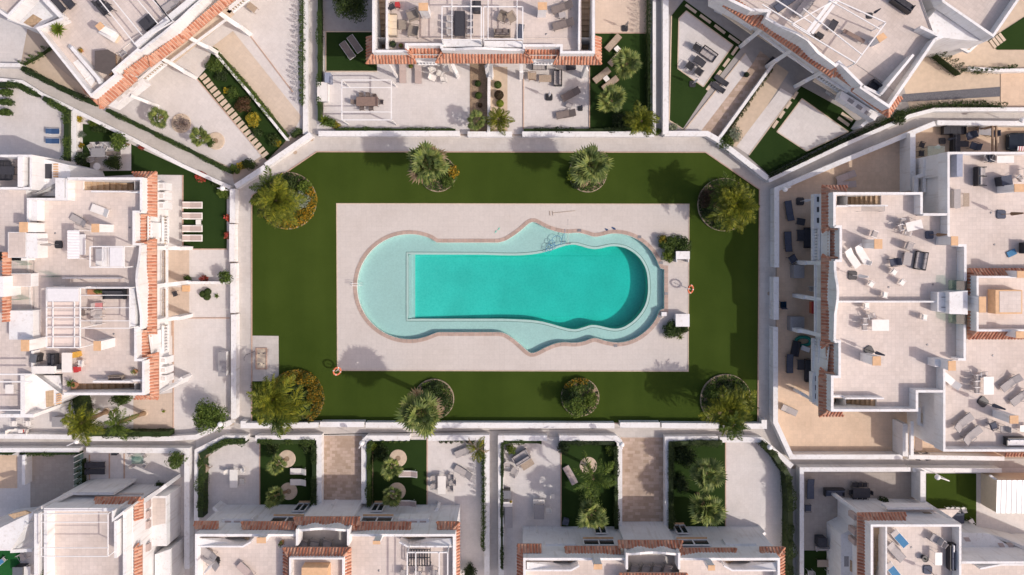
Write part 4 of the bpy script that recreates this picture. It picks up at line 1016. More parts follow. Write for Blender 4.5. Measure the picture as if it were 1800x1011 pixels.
for y0, y1 in ((440, 497), (508, 557)):
    HD.slab([(266, y0), (292, y0), (292, y1), (266, y1)], 3.1, .2, EDGE); HD.bar((293.5, y0-3, 3.9), (293.5, y1+3, 3.9), .16, .2)
    m = MB(); m.bar(P(285, y0+2, 4.1), P(285, y1-2, 4.1), .04, .04)
    for k in range(5): q = P(285, y0+2+(y1-y0-4)*k/4, 4.1); m.tube([(q.x, q.y, 3.1), (q.x, q.y, 4.1)], .02, 5)
    m.build('balcony_railing', LWOOD, HD.root)
HD.wing(276, 436, 5.3, 317, 437, 2.6, .35, flat=.45); HD.wing(276, 503, 5.3, 316, 498, 2.6, .35, flat=.3); HD.wing(276, 565, 5.3, 316, 560, 2.6, .35, flat=.45); HD.wing(279, 690, 5.2, 320, 664, 1.9, .28, flat=.1)

# rear blocks seen to the left of the terraces
HR = House('white back house with slatted openings at the left photo edge', (60, 420, 0))
HR.mass([(54, 274), (120, 290), (124, 300), (118, 345), (54, 345)], 5.2, top=True); HR.block([(31, 275), (40, 275), (40, 330), (31, 330)], 7.0, 0); HR.wall([(0, 274, 6.9), (54, 274, 6.9), (54, 330, 6.9)], .2, 0); HR.wall([(0, 331, 7), (54, 331, 7)], .2, 0)
HR.floor([(-60, 276), (53, 276), (53, 330), (-60, 330)], 5.0); HR.mass([(-60, 275), (53, 275), (53, 330), (-60, 330)], 5.0)
for i in range(5): HR.bar((42, 283+i*9, 6.2), (47, 286+i*9, 6.2), .12, .5, WALL, 'slat')
HR.block([(76, 288), (91, 288), (91, 314), (76, 314)], 5.22, 5.1, DFAB, 'roof_opening')
for i in range(6): HR.bar((94, 289+i*4.3, 5.25), (102, 289+i*4.3, 5.25), .12, .08, CHCAP, 'slat')
HR.floor([(-60, 332), (46, 332), (46, 443), (-60, 443)]); HR.mass([(-60, 332), (46, 332), (46, 456), (-60, 456)])
HR.mass([(-60, 458), (59, 458), (59, 733), (-60, 733)], 5.9); HR.floor([(-60, 458), (59, 458), (59, 733), (-60, 733)], 5.9)
HR.tiles([(17.5, 443, 7.0), (17.5, 566, 7.0), (4, 566, 7.6), (4, 443, 7.6)]); HR.block([(-40, 486), (6, 486), (6, 522), (-40, 522)], 8.0, 5.9)

HR.block([(17, 481), (55, 481), (55, 504), (17, 504)], 6.9, 5.8); HR.floor([(19, 482), (54, 482), (54, 503), (19, 503)], 6.91)
HR.block([(16, 546), (58, 546), (58, 597), (16, 597)], 7.0, 5.8); HR.block([(55, 617), (58, 617), (58, 655), (55, 655)], 6.9, 5.8)
HR.block([(0, 734), (59, 734), (59, 728), (0, 728)], 7.0, 0); HR.block([(36, 660), (44, 660), (44, 728), (36, 728)], 7.0, 0)
HR.mass([(59, 660), (104, 660), (112, 690), (112, 700), (62, 728), (59, 728)], 5.6, top=True)
HR.block([(80, 688), (94, 686), (94, 714), (81, 716)], 5.63, 5.5, STEP, 'roof_opening')
for i in range(5): HR.bar((99, 694+i*4, 5.66), (108, 692+i*4, 5.66), .12, .08, CHCAP, 'slat')
for y in (658, 671): HR.bar((0, y, 8.3), (57, y, 8.3), .12, .12, WMET, 'rafter')
HR.bar((0, 693+28, 8.0), (40, 693+28, 8.0), .1, .1, WMET, 'rafter')
# glass screens between the terraces
for pts in ([(20, 466), (40, 466)], [(72, 487), (92, 487)], [(18, 527), (36, 527)]):
    m = MB(); a = P(*pts[0], 7.2); b = P(*pts[1], 7.2); m.bar((a.x, a.y, 6.6), (b.x, b.y, 6.6), .03, 1.2); m.build('glass_screen', CLEAR, HR.root)
# divider wall and pergola of the lower unit
HD.wall([(82, 506, 6.9), (140, 506, 6.9), (228, 506, 6.9)], .14, name='dividing_wall'); HD.wall([(109, 489, 6.5), (213, 489, 6.5)], .1, name='dividing_wall')
pg = pergola([(82, 506), (141, 506), (141, 611), (82, 611)], 8.3, T, 'white pergola with cream canvas blinds on the roof of the left house', [(82, y, 141, y) for y in (541, 558, 575, 592)]+[(93, 530, 93, 611), (131, 530, 131, 611)])
m = MB(); m.prism(PP([(84, 507), (139, 507), (139, 530), (84, 530)], 8.4), 8.42, 8.48, 0, True); m.build('canopy', CANVAS, pg)
m = MB()
for i in range(5):
    y0 = 531+i*16; m.add(Q([(84, y0, 8.2), (140, y0, 8.2), (140, y0+8, 8.05), (84, y0+8, 8.05), (140, y0+15.5, 8.2), (84, y0+15.5, 8.2)]), [(0, 1, 2, 3), (3, 2, 4, 5)])
m.build('canvas_blind', BLIND, pg)
pergola([(141.5, 506), (228, 506), (228, 577), (141.5, 577)], 8.3, T, 'open white wire pergola beside the canvas shaded one on the left house roof', [(141.5, 519, 228, 519), (141.5, 541, 228, 541), (141.5, 564, 228, 564)], w=.07)
HD.block([(228.5, 507), (237, 507), (237, 574), (228.5, 574)], 7.0)
# upper unit's gazebo and things
gz = pergola([(158.5, 433.5), (218, 433.5), (218, 470), (158.5, 470)], 8.2, T, 'white framed gazebo half covered in white canvas on the left house roof', [], w=.1)
m = MB(); m.prism(PP([(194, 435), (216.5, 435), (216.5, 468.5), (194, 468.5)], 8.2), 8.24, 8.3, 0, True); m.build('canopy', CANVAS, gz)
for k in range(6): m = MB(); m.bar(P(180+k*2.6, 434, 8.2), P(180+k*2.6, 469, 8.2), .05, .05); m.build('slat', WMET, gz)
sw = thing('canopy_swing', 'white ribbed swing seat canopy on the left house roof beside the gazebo', 'swing seat', P(128, 430, T))
m = MB(); a = P(118.5, 455, T+1.7); b = P(138, 405, T+1.7)
for k in range(10): y0 = a.y+(b.y-a.y)*k/10; y1 = a.y+(b.y-a.y)*(k+1)/10; m.add([(a.x, y0, a.z), (b.x, y0, a.z-.15), (b.x, (y0+y1)/2, a.z-.11), (a.x, (y0+y1)/2, a.z+.04), (b.x, y1, a.z-.15), (a.x, y1, a.z)], [(0, 1, 2, 3), (3, 2, 4, 5)])
m.build('canopy', CANVAS, sw)
for x, y in ((a.x, a.y), (b.x, a.y), (a.x, b.y), (b.x, b.y)): m = MB(); m.tube([(x, y, T), (x, y, T+1.6)], .03, 6); m.build('post', WMET, sw)
m = MB(); m.box(((a.x+b.x)/2, (a.y+b.y)/2, T+.45), (.6, 1.8, .12)); m.build('seat', CANVAS, sw)
# ---------------------------------------------------------------- right pair of houses
HE = House('large white house right of the pool whose shadow falls over the lawn', (1560, 530, 0))
s1 = [(1471, 344), (1549, 344), (1549, 360), (1471, 360)]; s2 = [(1466, 700), (1541, 700), (1541, 716), (1466, 716)]
HE.over([(1459, 338), (1620, 338), (1620, 376), (1667, 376), (1667, 431), (1698, 431), (1698, 632), (1661, 632), (1661, 687), (1613, 687), (1613, 723), (1453, 723), (1453, 663), (1459, 600)], [(1490, 339.5), (1618, 339.5), (1618, 377), (1665, 377), (1665, 432), (1696, 432), (1696, 630), (1659, 630), (1659, 686), (1611, 686), (1611, 721), (1487, 721)])
HE.floor([(1462, 339), (1618, 339), (1618, 376), (1667, 376), (1667, 431), (1698, 431), (1698, 632), (1661, 632), (1661, 687), (1613, 687), (1613, 722), (1455, 722), (1455, 663), (1468, 663), (1468, 602), (1461, 602), (1461, 458), (1471, 458), (1471, 398), (1462, 398)], holes=[s1, s2])
HE.stairs([s1[1], s1[0], s1[3], s1[2]], n=12); HE.stairs([s2[1], s2[0], s2[3], s2[2]], n=12)
HE.wall([(1620, 376.5), (1620, 340), (1467, 340), (1467, 398)]); HE.wall([(1467, 398.5), (1478, 398.5), (1478, 458.5), (1468, 458.5)])
HE.wall([(1468, 459), (1468, 475, 7.05), (1469.5, 488, 7.3), (1472, 500, 7.65), (1473, 515, 7.75), (1472.5, 527, 7.75), (1470.5, 540, 7.4), (1468.5, 553, 7.1), (1467.5, 600, 7.0)])
HE.wall([(1467, 600.5), (1476, 600.5), (1476, 662.5), (1463, 662.5), (1463, 721.5), (1612, 721.5), (1612, 688), (1657.5, 688)])
HE.wall([(1471, 362.5, 6.6), (1489, 362.5, 6.6), (1491, 361.5, 6.9), (1561, 361.5, 6.9)], .14); HE.wall([(1465, 697, 6.6), (1482, 697, 6.6), (1486, 700.5, 6.9), (1554, 700.5, 6.9)], .14)
HE.wall([(1474, 530.5, 6.8), (1648, 530.5, 6.8)], .14, name='dividing_wall')
HE.wall([(1623, 377), (1664.8, 377)]); HE.wall([(1684, 431.5), (1697, 431.5), (1697, 494)]); HE.wall([(1696, 571), (1696, 632), (1684, 632)])
HE.block([(1666, 631.5), (1643, 631.5), (1643, 645), (1666, 645)], 7.05)
HE.block([(1648, 514), (1668, 514), (1668, 548), (1648, 548)], 7.0); HE.block([(1669, 514), (1701, 511), (1701, 553), (1669, 552)], 7.6)
for y in (522.5, 540.5): HE.bar((1655, y, 7.03), (1666, y, 7.03), .06, .03, GMET, 'roof_gutter')
for y in (494, 554): m = MB(); a = P(1689, y, 7.2); b = P(1689, y+16, 7.2); m.bar((a.x, a.y, 6.6), (b.x, b.y, 6.6), .7, 1.1); m.build('glass_screen', CLEAR, HE.root)
HE.chimney(1672, 416, 1683, 431); HE.chimney(1534, 627, 1547.5, 642); HE.chimney(1667, 635, 1679, 651); HE.chimney(1537, 421, 1550, 437)
vr = lambda xe, xt, y0, y1, m0=0, m1=0: HE.tiles([(xe, y0-m0, e), (xe, y1+m1, e), (xt, y1, t), (xt, y0, t)])
vr(1445, 1459.5, 333, 400, 7, 0); HE.tiles([(1445, 326, e), (1490, 326, e), (1489, 337, t), (1459.5, 333, t)], ridge=[((1445, 326, e), (1459.5, 333, t))])
vr(1456, 1470, 404, 453); HE.tiles([(1445, 407, e), (1445, 400, e), (1459.5, 400, t), (1470, 404, t)], ridge=[((1445, 409, e), (1456, 400, t))]); HE.tiles([(1445, 449, e), (1444.5, 460, e), (1459, 460, t), (1470, 453, t)], ridge=[((1445, 447, e), (1462, 459, t))])
vr(1444.5, 1459, 460, 600); vr(1453, 1467, 607, 656); HE.tiles([(1443, 609, e), (1443, 600, e), (1458, 600, t), (1467, 605, t)], ridge=[((1443, 612, e), (1460, 601, t))]); HE.tiles([(1441, 650, e), (1441, 662, e), (1454, 662, t), (1467, 656, t)], ridge=[((1441, 646, e), (1458, 660, t))])
vr(1440, 1454, 661, 723, 0, 9); HE.tiles([(1440, 732, e), (1484, 732, e), (1480, 723, t), (1454, 723, t)], ridge=[((1440, 732, e), (1454, 723, t))])
def vface(HH, x0, x1, ys, h=3.6): 
    for y in ys: HH.block([(x0, y), (x1, y), (x1, y+9), (x0, y+9)], h+.02, h-.2, DFAB, 'window_opening')
HE.slab([(1431, 341), (1443, 341), (1443, 402), (1431, 402)], 3.8, .7, WALL, 'window_surround'); vface(HE, 1436, 1442, (346, 364, 383), 3.8)
HE.slab([(1428, 655), (1440, 655), (1440, 708), (1428, 708)], 3.8, .7, WALL, 'window_surround'); vface(HE, 1433, 1439, (661, 677, 692), 3.8)
for y0, y1 in ((402, 458), (596, 654)):
    HE.slab([(1430, y0), (1452, y0), (1452, y1), (1430, y1)], 3.2, .2, CREAM); HE.balustrade((1440, y0+1), (1440, y1-1), 3.2, 4.2); HE.slab([(1428, y0-1), (1435, y0-1), (1435, y1+1), (1428, y1+1)], 3.25, .3, WALL, 'cornice')
HE.bar((1433, 465, 4.2), (1433, 585, 4.2), .16, .2)
HE.slab([(1434, 468), (1452, 468), (1452, 522), (1434, 522)], 3.1, .2, EDGE); HE.slab([(1434, 530), (1452, 530), (1452, 582), (1434, 582)], 3.1, .2, EDGE)
HE.wing(1444, 463, 5.3, 1415, 463, 2.6, .35, flat=.45); HE.wing(1444, 527, 5.3, 1412, 523, 2.6, .35, flat=.35); HE.wing(1443, 590, 5.3, 1402, 582, 2.2, .35, flat=.35); HE.wing(1438, 708, 3.8, 1406, 690, 1.6, .28, flat=.2)
HE.block([(1396, 466), (1414, 466), (1414, 489), (1396, 489)], 1.0, 0, GRTOP, 'porch_step'); HE.block([(1390, 557), (1414, 557), (1414, 582), (1390, 582)], .9, 0, GRTOP, 'porch_step')
# right rear pair, cut by the photo edge
HF2 = House('white house cut by the right photo edge with a square tiled tower', (1780, 530, 0))
HF2.mass([(1669.5, 268), (1900, 268), (1900, 793), (1661.5, 793), (1661.5, 634), (1700.5, 634), (1700.5, 429), (1669.5, 429)])
HF2.floor([(1668.5, 268), (1900, 268), (1900, 472), (1698.5, 472), (1698.5, 431), (1668.5, 431)]); HF2.floor([(1660.5, 633), (1698.5, 632), (1698.5, 596), (1900, 596), (1900, 793), (1660.5, 793)])
HF2.wall([(1667.5, 430), (1667.5, 269), (1900, 269)], .2); HF2.wall([(1660, 634), (1660, 792), (1900, 792)], .2)
HF2.block([(1712, 480), (1900, 480), (1900, 590), (1712, 590)], 6.9, 5.9); HF2.floor([(1714, 482), (1900, 482), (1900, 588), (1714, 588)], 6.91, name='tower_floor')
HF2.wall([(1900, 487, 7.7), (1718.5, 487, 7.7), (1718.5, 581, 7.7), (1900, 581, 7.7)], .18, 6.7)
HF2.tiles([(1702, 596, 6.7), (1702, 472, 6.7), (1717, 486, 7.4), (1717, 582, 7.4)], ridge=[((1702, 596, 6.7), (1717, 582, 7.4))]); HF2.tiles([(1702, 472, 6.7), (1900, 472, 6.7), (1900, 486, 7.4), (1717, 486, 7.4)]); HF2.tiles([(1900, 596, 6.7), (1702, 596, 6.7), (1717, 582, 7.4), (1900, 582, 7.4)])
HF2.block([(1750, 510), (1797, 510), (1797, 552), (1750, 552)], 7.9, 6.8, CHCAP, 'roof_hatch'); HF2.floor([(1757, 512), (1795, 512), (1795, 549), (1757, 549)], 7.92, name='hatch_top')
HF2.chimney(1721, 522, 1732, 549, 8.4, 6.6); HF2.chimney(1783, 324, 1800, 337); HF2.chimney(1775, 731, 1789, 744); HF2.chimney(1788, 477, 1802, 488, 8.4, 6.6); HF2.chimney(1786, 583, 1800, 594, 8.4, 6.6)
HF2.block([(1653, 270), (1666, 270), (1666, 300), (1653, 310)], 5.0, 0, name='outer_wall'); HF2.bar((1608, 312, 2.6), (1655, 296, 2.6), .3, .3); HF2.bar((1623, 280, 2.6), (1623, 306, 2.6), .25, .25)
for i in range(6): HF2.bar((1628, 309+i*3.6, 2.6), (1637, 307+i*3.6, 2.6), .12, .1, CREAM, 'slat')
HF2.bar((1609, 310, 2.5), (1609, 340, 2.5), .4, .3); HF2.bar((1624, 310, 2.5), (1624, 338, 2.5), .3, .3); HF2.bar((1642, 303, 2.5), (1642, 325, 2.5), .25, .25)
for i in range(6): HF2.bar((1619, 728+i*3.3, 2.6), (1628, 729+i*3.3, 2.6), .12, .1, CREAM, 'slat')
HF2.bar((1602, 740, 2.4), (1602, 800, 2.4), .3, .3); HF2.bar((1614, 716, 2.6), (1614, 745, 2.6), .3, .3); HF2.bar((1614, 745, 2.6), (1640, 752, 2.6), .25, .25)
HF2.block([(1768, 797), (1900, 797), (1900, 803), (1768, 803)], 3.0, 0, RPAN, 'porch_roof'); 
HF2.tiles([(1900, 802, 3.1), (1767, 802, 3.1), (1767, 796, 3.3), (1900, 796, 3.3)])
# ---------------------------------------------------------------- houses along the bottom edge
def hstrip(HH, ye, yt, x0, x1, m0=0, m1=0, ee=None, tt=None, ridge=()): HH.tiles([(x0-m0, ye, ee or e), (x1+m1, ye, ee or e), (x1, yt, tt or t), (x0, yt, tt or t)], ridge=ridge)
def bottom_house(H, xl, xr, yp, nx0, nx1, segs, ynb, shift=0.0):
    """a mirrored pair seen from its garden front: parapet line yp between xl and xr; niche nx0..nx1"""
    s1 = [(xl+52, yp+3), (xl+96, yp+3), (xl+96, yp+11), (xl+52, yp+11)]; s2 = [(xr-52, yp+3), (xr-96, yp+3), (xr-96, yp+11), (xr-52, yp+11)]
    H.mass([(xl, yp-9), (nx0, yp-9), (nx0, yp-18), (nx1, yp-18), (nx1, yp-9), (xr, yp-9), (xr, 1110), (xl, 1110)])
    H.floor([(xl, yp-9), (nx0, yp-9), (nx0, 1110), (xl, 1110)], holes=[s1]); H.floor([(nx1, yp-9), (xr, yp-9), (xr, 1110), (nx1, 1110)], holes=[s2])
    H.floor([(nx0, yp-18), (nx1, yp-18), (nx1, yp+60), (nx0, yp+60)], T-.9, name='niche_floor', mat=PATH); H.floor([(nx0, yp+60), (nx1, yp+60), (nx1, 1110), (nx0, 1110)])
    H.stairs([s1[1], s1[0], s1[3], s1[2]], 1.6, 8); H.stairs([s2[1], s2[0], s2[3], s2[2]], 1.6, 8)
    H.wall([(xl+2, 1120), (xl+2, yp), (nx0-40, yp), (nx0-37, yp)]); H.wall([(xr-2, 1120), (xr-2, yp), (nx1+37, yp)])
    H.wall([(nx0-37, yp), (nx0-2, yp, 6.6)], .2); H.wall([(nx1+37, yp), (nx1+2, yp, 6.6)], .2)
    w = nx1-nx0; k = 12
    H.wall([(nx0+w*i/k, yp-10+1.5*math.cos(6.283*i/k), 7.0-.35*math.cos(2*6.283*i/k/1.0)*.7) for i in range(k+1)], .2)
    H.wall([(nx0, yp-11), (nx0, yp+18)], .2); H.wall([(nx1, yp-11), (nx1, yp+18)], .2)
    H.wall([(xl+2, yp+20, 6.9), (xl+84, yp+20, 6.9), (xl+98, yp+12, 6.9)], .14, name='stair_wall'); H.wall([(xr-2, yp+20, 6.9), (xr-84, yp+20, 6.9), (xr-98, yp+12, 6.9)], .14, name='stair_wall')
    m = MB()
    for sx, x0 in ((1, xl), (-1, xr)):
        vs = [P(x0+sx*6, yp+5, T+.7), P(x0+sx*50, yp+5, T+.02), P(x0+sx*95, yp+18, T+.02), P(x0+sx*6, yp+18, T+.9)]
        m.add(vs, [(0, 1, 2, 3)])
    H.stuff('stair_roof', m, WALL)
    for x0, x1, ye, yt, r in segs: hstrip(H, ye, yt, x0, x1, 0, 0, ridge=r)
HG = House('white house pair at the bottom left of the grey alley, roof niche with three loungers', (575, 960, 0))
bottom_house(HG, 343, 800, 941, 522, 612, [(341, 383, 917, 930, ()), (425, 521, 917.5, 931, [((425, 917, e), (430, 931, t))]), (517, 632, 909, 923, [((517, 909, e), (522, 923, t)), ((632, 909, e), (627, 923, t))]), (620, 722, 918, 932, [((620, 918, e), (624, 931, t)), ((722, 918, e), (718, 932, t))]), (768, 806, 917.5, 931, [((768, 917, e), (773, 931, t))])], 0)
HG.tiles([(808, 1040, e), (808, 918, e), (796, 931, t), (796, 1040, t)], ridge=[((808, 918, e), (796, 931, t))])
HG.tiles([(808, 995, e), (808, 1001, e), (796, 1001, t), (796, 990, t)])
def tower(H, x0, x1, y0, label=None):
    H.block([(x0+8, y0+14), (x1-8, y0+14), (x1-8, y0+120), (x0+8, y0+120)], 7.2, 5.5, name='tower'); H.floor([(x0+9, y0+15), (x1-9, y0+15), (x1-9, y0+120), (x0+9, y0+120)], 7.21, name='tower_floor')
    H.wall([(x0+12, y0+120, 7.7), (x0+12, y0+19, 7.7), (x1-14, y0+19, 7.7), (x1-14, y0+120, 7.7)], .16, 7)
    H.tiles([(x0, y0, 6.9), (x1, y0, 6.9), (x1-14, y0+15, 7.4), (x0+8, y0+15, 7.4)], ridge=[((x0, y0, 6.9), (x0+8, y0+15, 7.4)), ((x1, y0, 6.9), (x1-14, y0+15, 7.4))])
    H.tiles([(x0, y0+120, 6.9), (x0, y0, 6.9), (x0+8, y0+15, 7.4), (x0+8, y0+120, 7.4)]); H.tiles([(x1, y0, 6.9), (x1, y0+120, 6.9), (x1-14, y0+120, 7.4), (x1-14, y0+15, 7.4)])
    H.block([(x0+32, y0+35), (x0+78, y0+35), (x0+78, y0+100), (x0+32, y0+100)], 8.2, 7.1, CHCAP, 'roof_hatch')
tower(HG, 498, 617, 963)
HG.chimney(656, 951, 668, 956); HG.chimney(452, 945, 467, 954, 7.6)
HH = House('white house pair at the bottom right of the grey alley', (1145, 985, 0))
bottom_house(HH, 920, 1371, 983, 1102, 1194, [(909, 952, 957, 972, ()), (993, 1091, 961, 974, [((993, 961, e), (998, 974, t))]), (1087, 1199, 950.5, 964, [((1087, 950, e), (1091, 964, t)), ((1199, 950, e), (1195, 964, t))]), (1195, 1294, 964, 977, [((1294, 964, e), (1289, 977, t))]), (1336, 1379, 962, 976, [((1336, 962, e), (1341, 976, t))])], 0)
HH.tiles([(909, 1100, e), (909, 957, e), (920, 972, t), (920, 1100, t)]); HH.tiles([(1379, 962, e), (1379, 1100, e), (1369, 1100, t), (1369, 976, t)], ridge=[((1379, 962, e), (1369, 976, t))])
tower(HH, 1089, 1208, 1008); HH.chimney(1044, 992, 1058, 1000); HH.chimney(1245, 994, 1256, 1002)
def porch(H, pts, h=2.7): H.slab(pts, h, h, WALL, 'porch')
def nfacade(H, x0, x1, yf, mirror, yb):
    """garden front of one unit: porch, balcony, window, dark pane in place of the balcony recess; x0 inner (niche) side, x1 outer"""
    s = -1 if x1 < x0 else 1
    X = lambda d: x0+s*d
    H.slab([(X(4), yb-7), (X(92), yb-7), (X(92), yf-6), (X(4), yf-6)], 3.0, .25, WALL, 'balcony_floor')
    H.wing(X(0), yf-8, 4.6, X(-22), yb-26, 1.4, .3)
    for d in (100, 118, 134): H.block([(X(d), yb+1), (X(d+11), yb+1), (X(d+11), yb+9), (X(d), yb+9)], 4.35, 4.1, PFAB, 'window_ledge')
    H.slab([(X(96), yb-3), (X(150), yb-3), (X(150), yf-6), (X(96), yf-6)], 4.3, 1.2, WALL, 'window_surround')
    H.slab([(X(30), yb-22), (X(62), yb-22), (X(62), yb-6), (X(30), yb-6)], .35, .33, PAVE, 'porch_step')
    H.wing(X(150), yf-4, 3.6, X(166), yb-22, 1.6, .28)
    p = P(X(10), yf, t); q = P(X(40), yf, t)
    for d0, d1, w0, w1 in ((22, 78, 3.5, 4.6), (30, 52, .2, 2.1)):  # wide upper one: dark glass standing in for the shade of the balcony recess
        a = P(X(d0), yf, t); b = P(X(d1), yf, t); a, b = (a, b) if a.x > b.x else (b, a); H.window((a.x, a.y), (b.x, b.y), w0, w1)
nfacade(HG, 540, 345, 931, 0, 915); nfacade(HG, 604, 800, 931, 0, 915); nfacade(HH, 1108, 915, 973, 0, 959); nfacade(HH, 1180, 1375, 973, 0, 959)
# bottom left house
HL = House('white house at the bottom left corner with thin rafters over its tiled roof terrace', (150, 960, 0))
HL.mass([(74, 893), (226, 893), (226, 1110), (74, 1110)]); HL.floor([(74, 893), (224, 893), (224, 1110), (74, 1110)])
HL.wall([(80, 1110), (80, 896), (219, 896), (219, 1110)], .3); HL.block([(60, 903), (67, 903), (67, 1100), (60, 1100)], 7.0, 0)
HL.wall([(198, 898, 8.2), (198, 915, 8.2), (218, 899, 8.2)], .15); HL.wall([(203, 916, 7.4), (203, 981, 7.4)], .25)
HL.tiles([(166, 874, e), (247, 874, e), (238, 887, t), (166, 887, t)], ridge=[((247, 874, e), (238, 887, t))]); HL.tiles([(251, 876, e), (251, 912, e), (236, 917, t), (236, 887, t)]); HL.tiles([(249, 958, e), (249, 1100, e), (236, 1100, t), (236, 965, t)], ridge=[((244, 955, e), (236, 965, t))])
pergola([(73, 903), (190, 903), (190, 978), (73, 978)], 8.3, T, 'thin white rafters spanning the roof terrace of the bottom left house', [(73, 918, 190, 918), (73, 963, 190, 963)], w=.07, posts=(1, 2))
HL.mass([(227, 894), (234, 890), (234, 1100), (227, 1100)], 6.05, top=True)
HL.slab([(110, 868), (250, 868), (250, 893), (110, 893)], 3.0, .25, TERR); HL.wall([(72, 893, 6.8), (128, 868, 3.8), (200, 868, 3.8)], .25, 0); HL.wing(250, 884, 5.6, 292, 853, 3.0, .3, flat=.3)
HL.slab([(262, 872), (293, 872), (293, 960), (262, 960)], 2.8, 2.8, WALL, 'porch'); HL.floor([(266, 876), (291, 876), (291, 920), (266, 925)], 2.82, name='porch_roof_tiles')
for y in (884, 902, 920, 960): HL.block([(250, y), (262, y-4), (262, y+9), (250, y+12)], 4.0, 3.6, PFAB, 'window_ledge')
HL.slab([(272, 975), (300, 965), (300, 1060), (272, 1060)], 2.8, 2.8, WALL, 'porch')
HM = House('white house cut by the left photo edge beside a bright green lawn', (20, 930, 0))
HM.mass([(-40, 932), (0, 928), (58, 900), (58, 905), (18, 968), (-40, 968)], 5.0, top=True)
HM.block([(14, 905), (44, 898), (54, 902), (24, 912)], 5.05, 4.9, STEP, 'roof_opening'); HM.wing(46, 920, 5.2, 22, 968, 3.6, .3); HM.bar((20, 968, 4.2), (58, 966, 4.2), .3, .3)
# bottom right house
HI = House('white house near the bottom right corner with blue loungers on its roof terrace', (1610, 970, 0))
HI.mass([(1527, 918), (1689, 922), (1689, 1110), (1527, 1110)]); si = [(1536, 1080), (1536, 928), (1556, 928), (1556, 1080)]
HI.floor([(1530, 921), (1688, 923), (1688, 1110), (1530, 1110)], holes=[si]); HI.stairs([si[1], si[0], si[3], si[2]], 2.6, 16); HI.wall([(1532.5, 1110), (1532.5, 924), (1688, 924), (1688, 1110)], .2)
HI.wall([(1558, 926, 6.9), (1558, 1100, 6.9)], .14, name='stair_wall')
HI.tiles([(1508, 902, e), (1593, 901, e), (1593, 915, t), (1527, 916, t)], ridge=[((1508, 902, e), (1527, 916, t))]); HI.tiles([(1508, 1100, e), (1508, 902, e), (1527, 916, t), (1527, 1100, t)])
HI.slab([(1560, 896), (1688, 896), (1668, 915), (1560, 915)], 3.2, .25, TERR); HI.wall([(1560, 894, 4.0), (1640, 894, 4.0)], .2, 2.9); HI.wing(1688, 923, 6.8, 1630, 886, 2.2, .3)
HI.wing(1510, 902, 5.2, 1478, 880, 2.4, .3); HI.slab([(1478, 940), (1507, 925), (1507, 1100), (1478, 1100)], 3.0, 3.0, WALL, 'porch'); 
for y in (906, 932, 950): HI.block([(1502, y), (1509, y), (1509, y+9), (1502, y+9)], 4.6, 3.4, PFAB, 'window_ledge')
HI.block([(1484, 978), (1492, 978), (1492, 996), (1484, 996)], 3.02, 2.9, GRTOP, 'roof_vent'); HI.block([(1494, 984), (1506, 990), (1506, 1010), (1494, 1004)], 3.02, 2.9, STEP, 'roof_opening')
HJ = House('white house at the bottom right corner with small square openings in its sloping front', (1750, 985, 0))
HJ.mass([(1690, 988), (1900, 988), (1900, 1110), (1690, 1110)]); HJ.floor([(1690, 988), (1900, 988), (1900, 1110), (1690, 1110)]); HJ.wall([(1691, 989), (1900, 989)], .2)
HJ.wall([(1723, 1000, 6.9), (1760, 993, 6.9), (1840, 993, 6.9)], .15)
for x, y in ((1694, 947), (1724, 966), (1754, 957), (1770, 957), (1762, 966)): HJ.block([(x, y-2), (x+9, y-2), (x+13, y+5), (x+4, y+5)], 3.05, 2.9, PFAB, 'window_opening')
HJ.slab([(1690, 936), (1738, 938), (1800, 975), (1800, 986), (1690, 986)], 3.0, 3.0, WALL, 'porch'); HJ.wing(1850, 985, 5.5, 1735, 940, 1.8, .28)
# ---------------------------------------------------------------- houses along the top edge
HB = House('white house pair at the top middle with wicker seats and pergolas on its roof', (850, 40, 0))
sa = [(663, -40), (677, -40), (677, 86), (663, 86)]; sb = [(1022, -40), (1039, -40), (1039, 88), (1022, 88)]
HB.over([(654, 95), (1046, 97), (1046, -110), (654, -110)], [(656, 66), (1044, 66), (1044, -108), (656, -108)], 6.1); HB.floor([(654, 93), (716, 93), (716, 82), (778, 82), (778, 92), (922, 92), (922, 82), (985, 82), (985, 95), (1046, 95), (1046, -110), (654, -110)], holes=[sa, sb])
HB.stairs([sa[0], sa[3], sa[2], sa[1]], 2.4, 14); HB.stairs([sb[0], sb[3], sb[2], sb[1]], 2.4, 14)
HB.wall([(656.5, -110), (656.5, 90), (714, 90), (714, 78), (776, 78), (776, 85)]); HB.wall([(1043.5, -110), (1043.5, 92), (987, 92), (987, 80), (921, 80), (921, 86)])
HB.wall([(776, 86), (800, 87, 7.1), (815, 86, 7.4), (835, 85, 7.6), (849, 85, 7.6), (865, 85.5, 7.5), (885, 87, 7.2), (921, 87.5, 7.0)]); HB.wall([(680, -110, 6.9), (680, 86, 6.9)], .16); HB.wall([(1020, -110, 6.9), (1018, 70, 6.9), (1018, 90, 6.6)], .16)
HB.block([(777, 71), (847, 71), (847, 82), (777, 82)], 6.9); HB.block([(851, 72), (919, 72), (919, 83), (851, 83)], 6.9)
ht = lambda ye, yt, x0, x1, m0=0, m1=0, r=(): HB.tiles([(x0-m0, ye, e), (x1+m1, ye, e), (x1, yt, t), (x0, yt, t)], ridge=r)
ht(112, 95.5, 654, 716, 10, 16, [((644, 112, e), (654, 95, t))]); HB.tiles([(644, 64, e), (644, 112, e), (654, 95, t), (654, 62, t)])
ht(101.5, 84, 722, 774); HB.tiles([(732, 111, e), (728, 101.5, e), (718, 84, t), (716, 95.5, t)], ridge=[((731, 111, e), (718, 86, t))]); HB.tiles([(769, 101.5, e), (766, 111, e), (779, 95, t), (777, 84, t)], ridge=[((766, 111, e), (778, 87, t))])
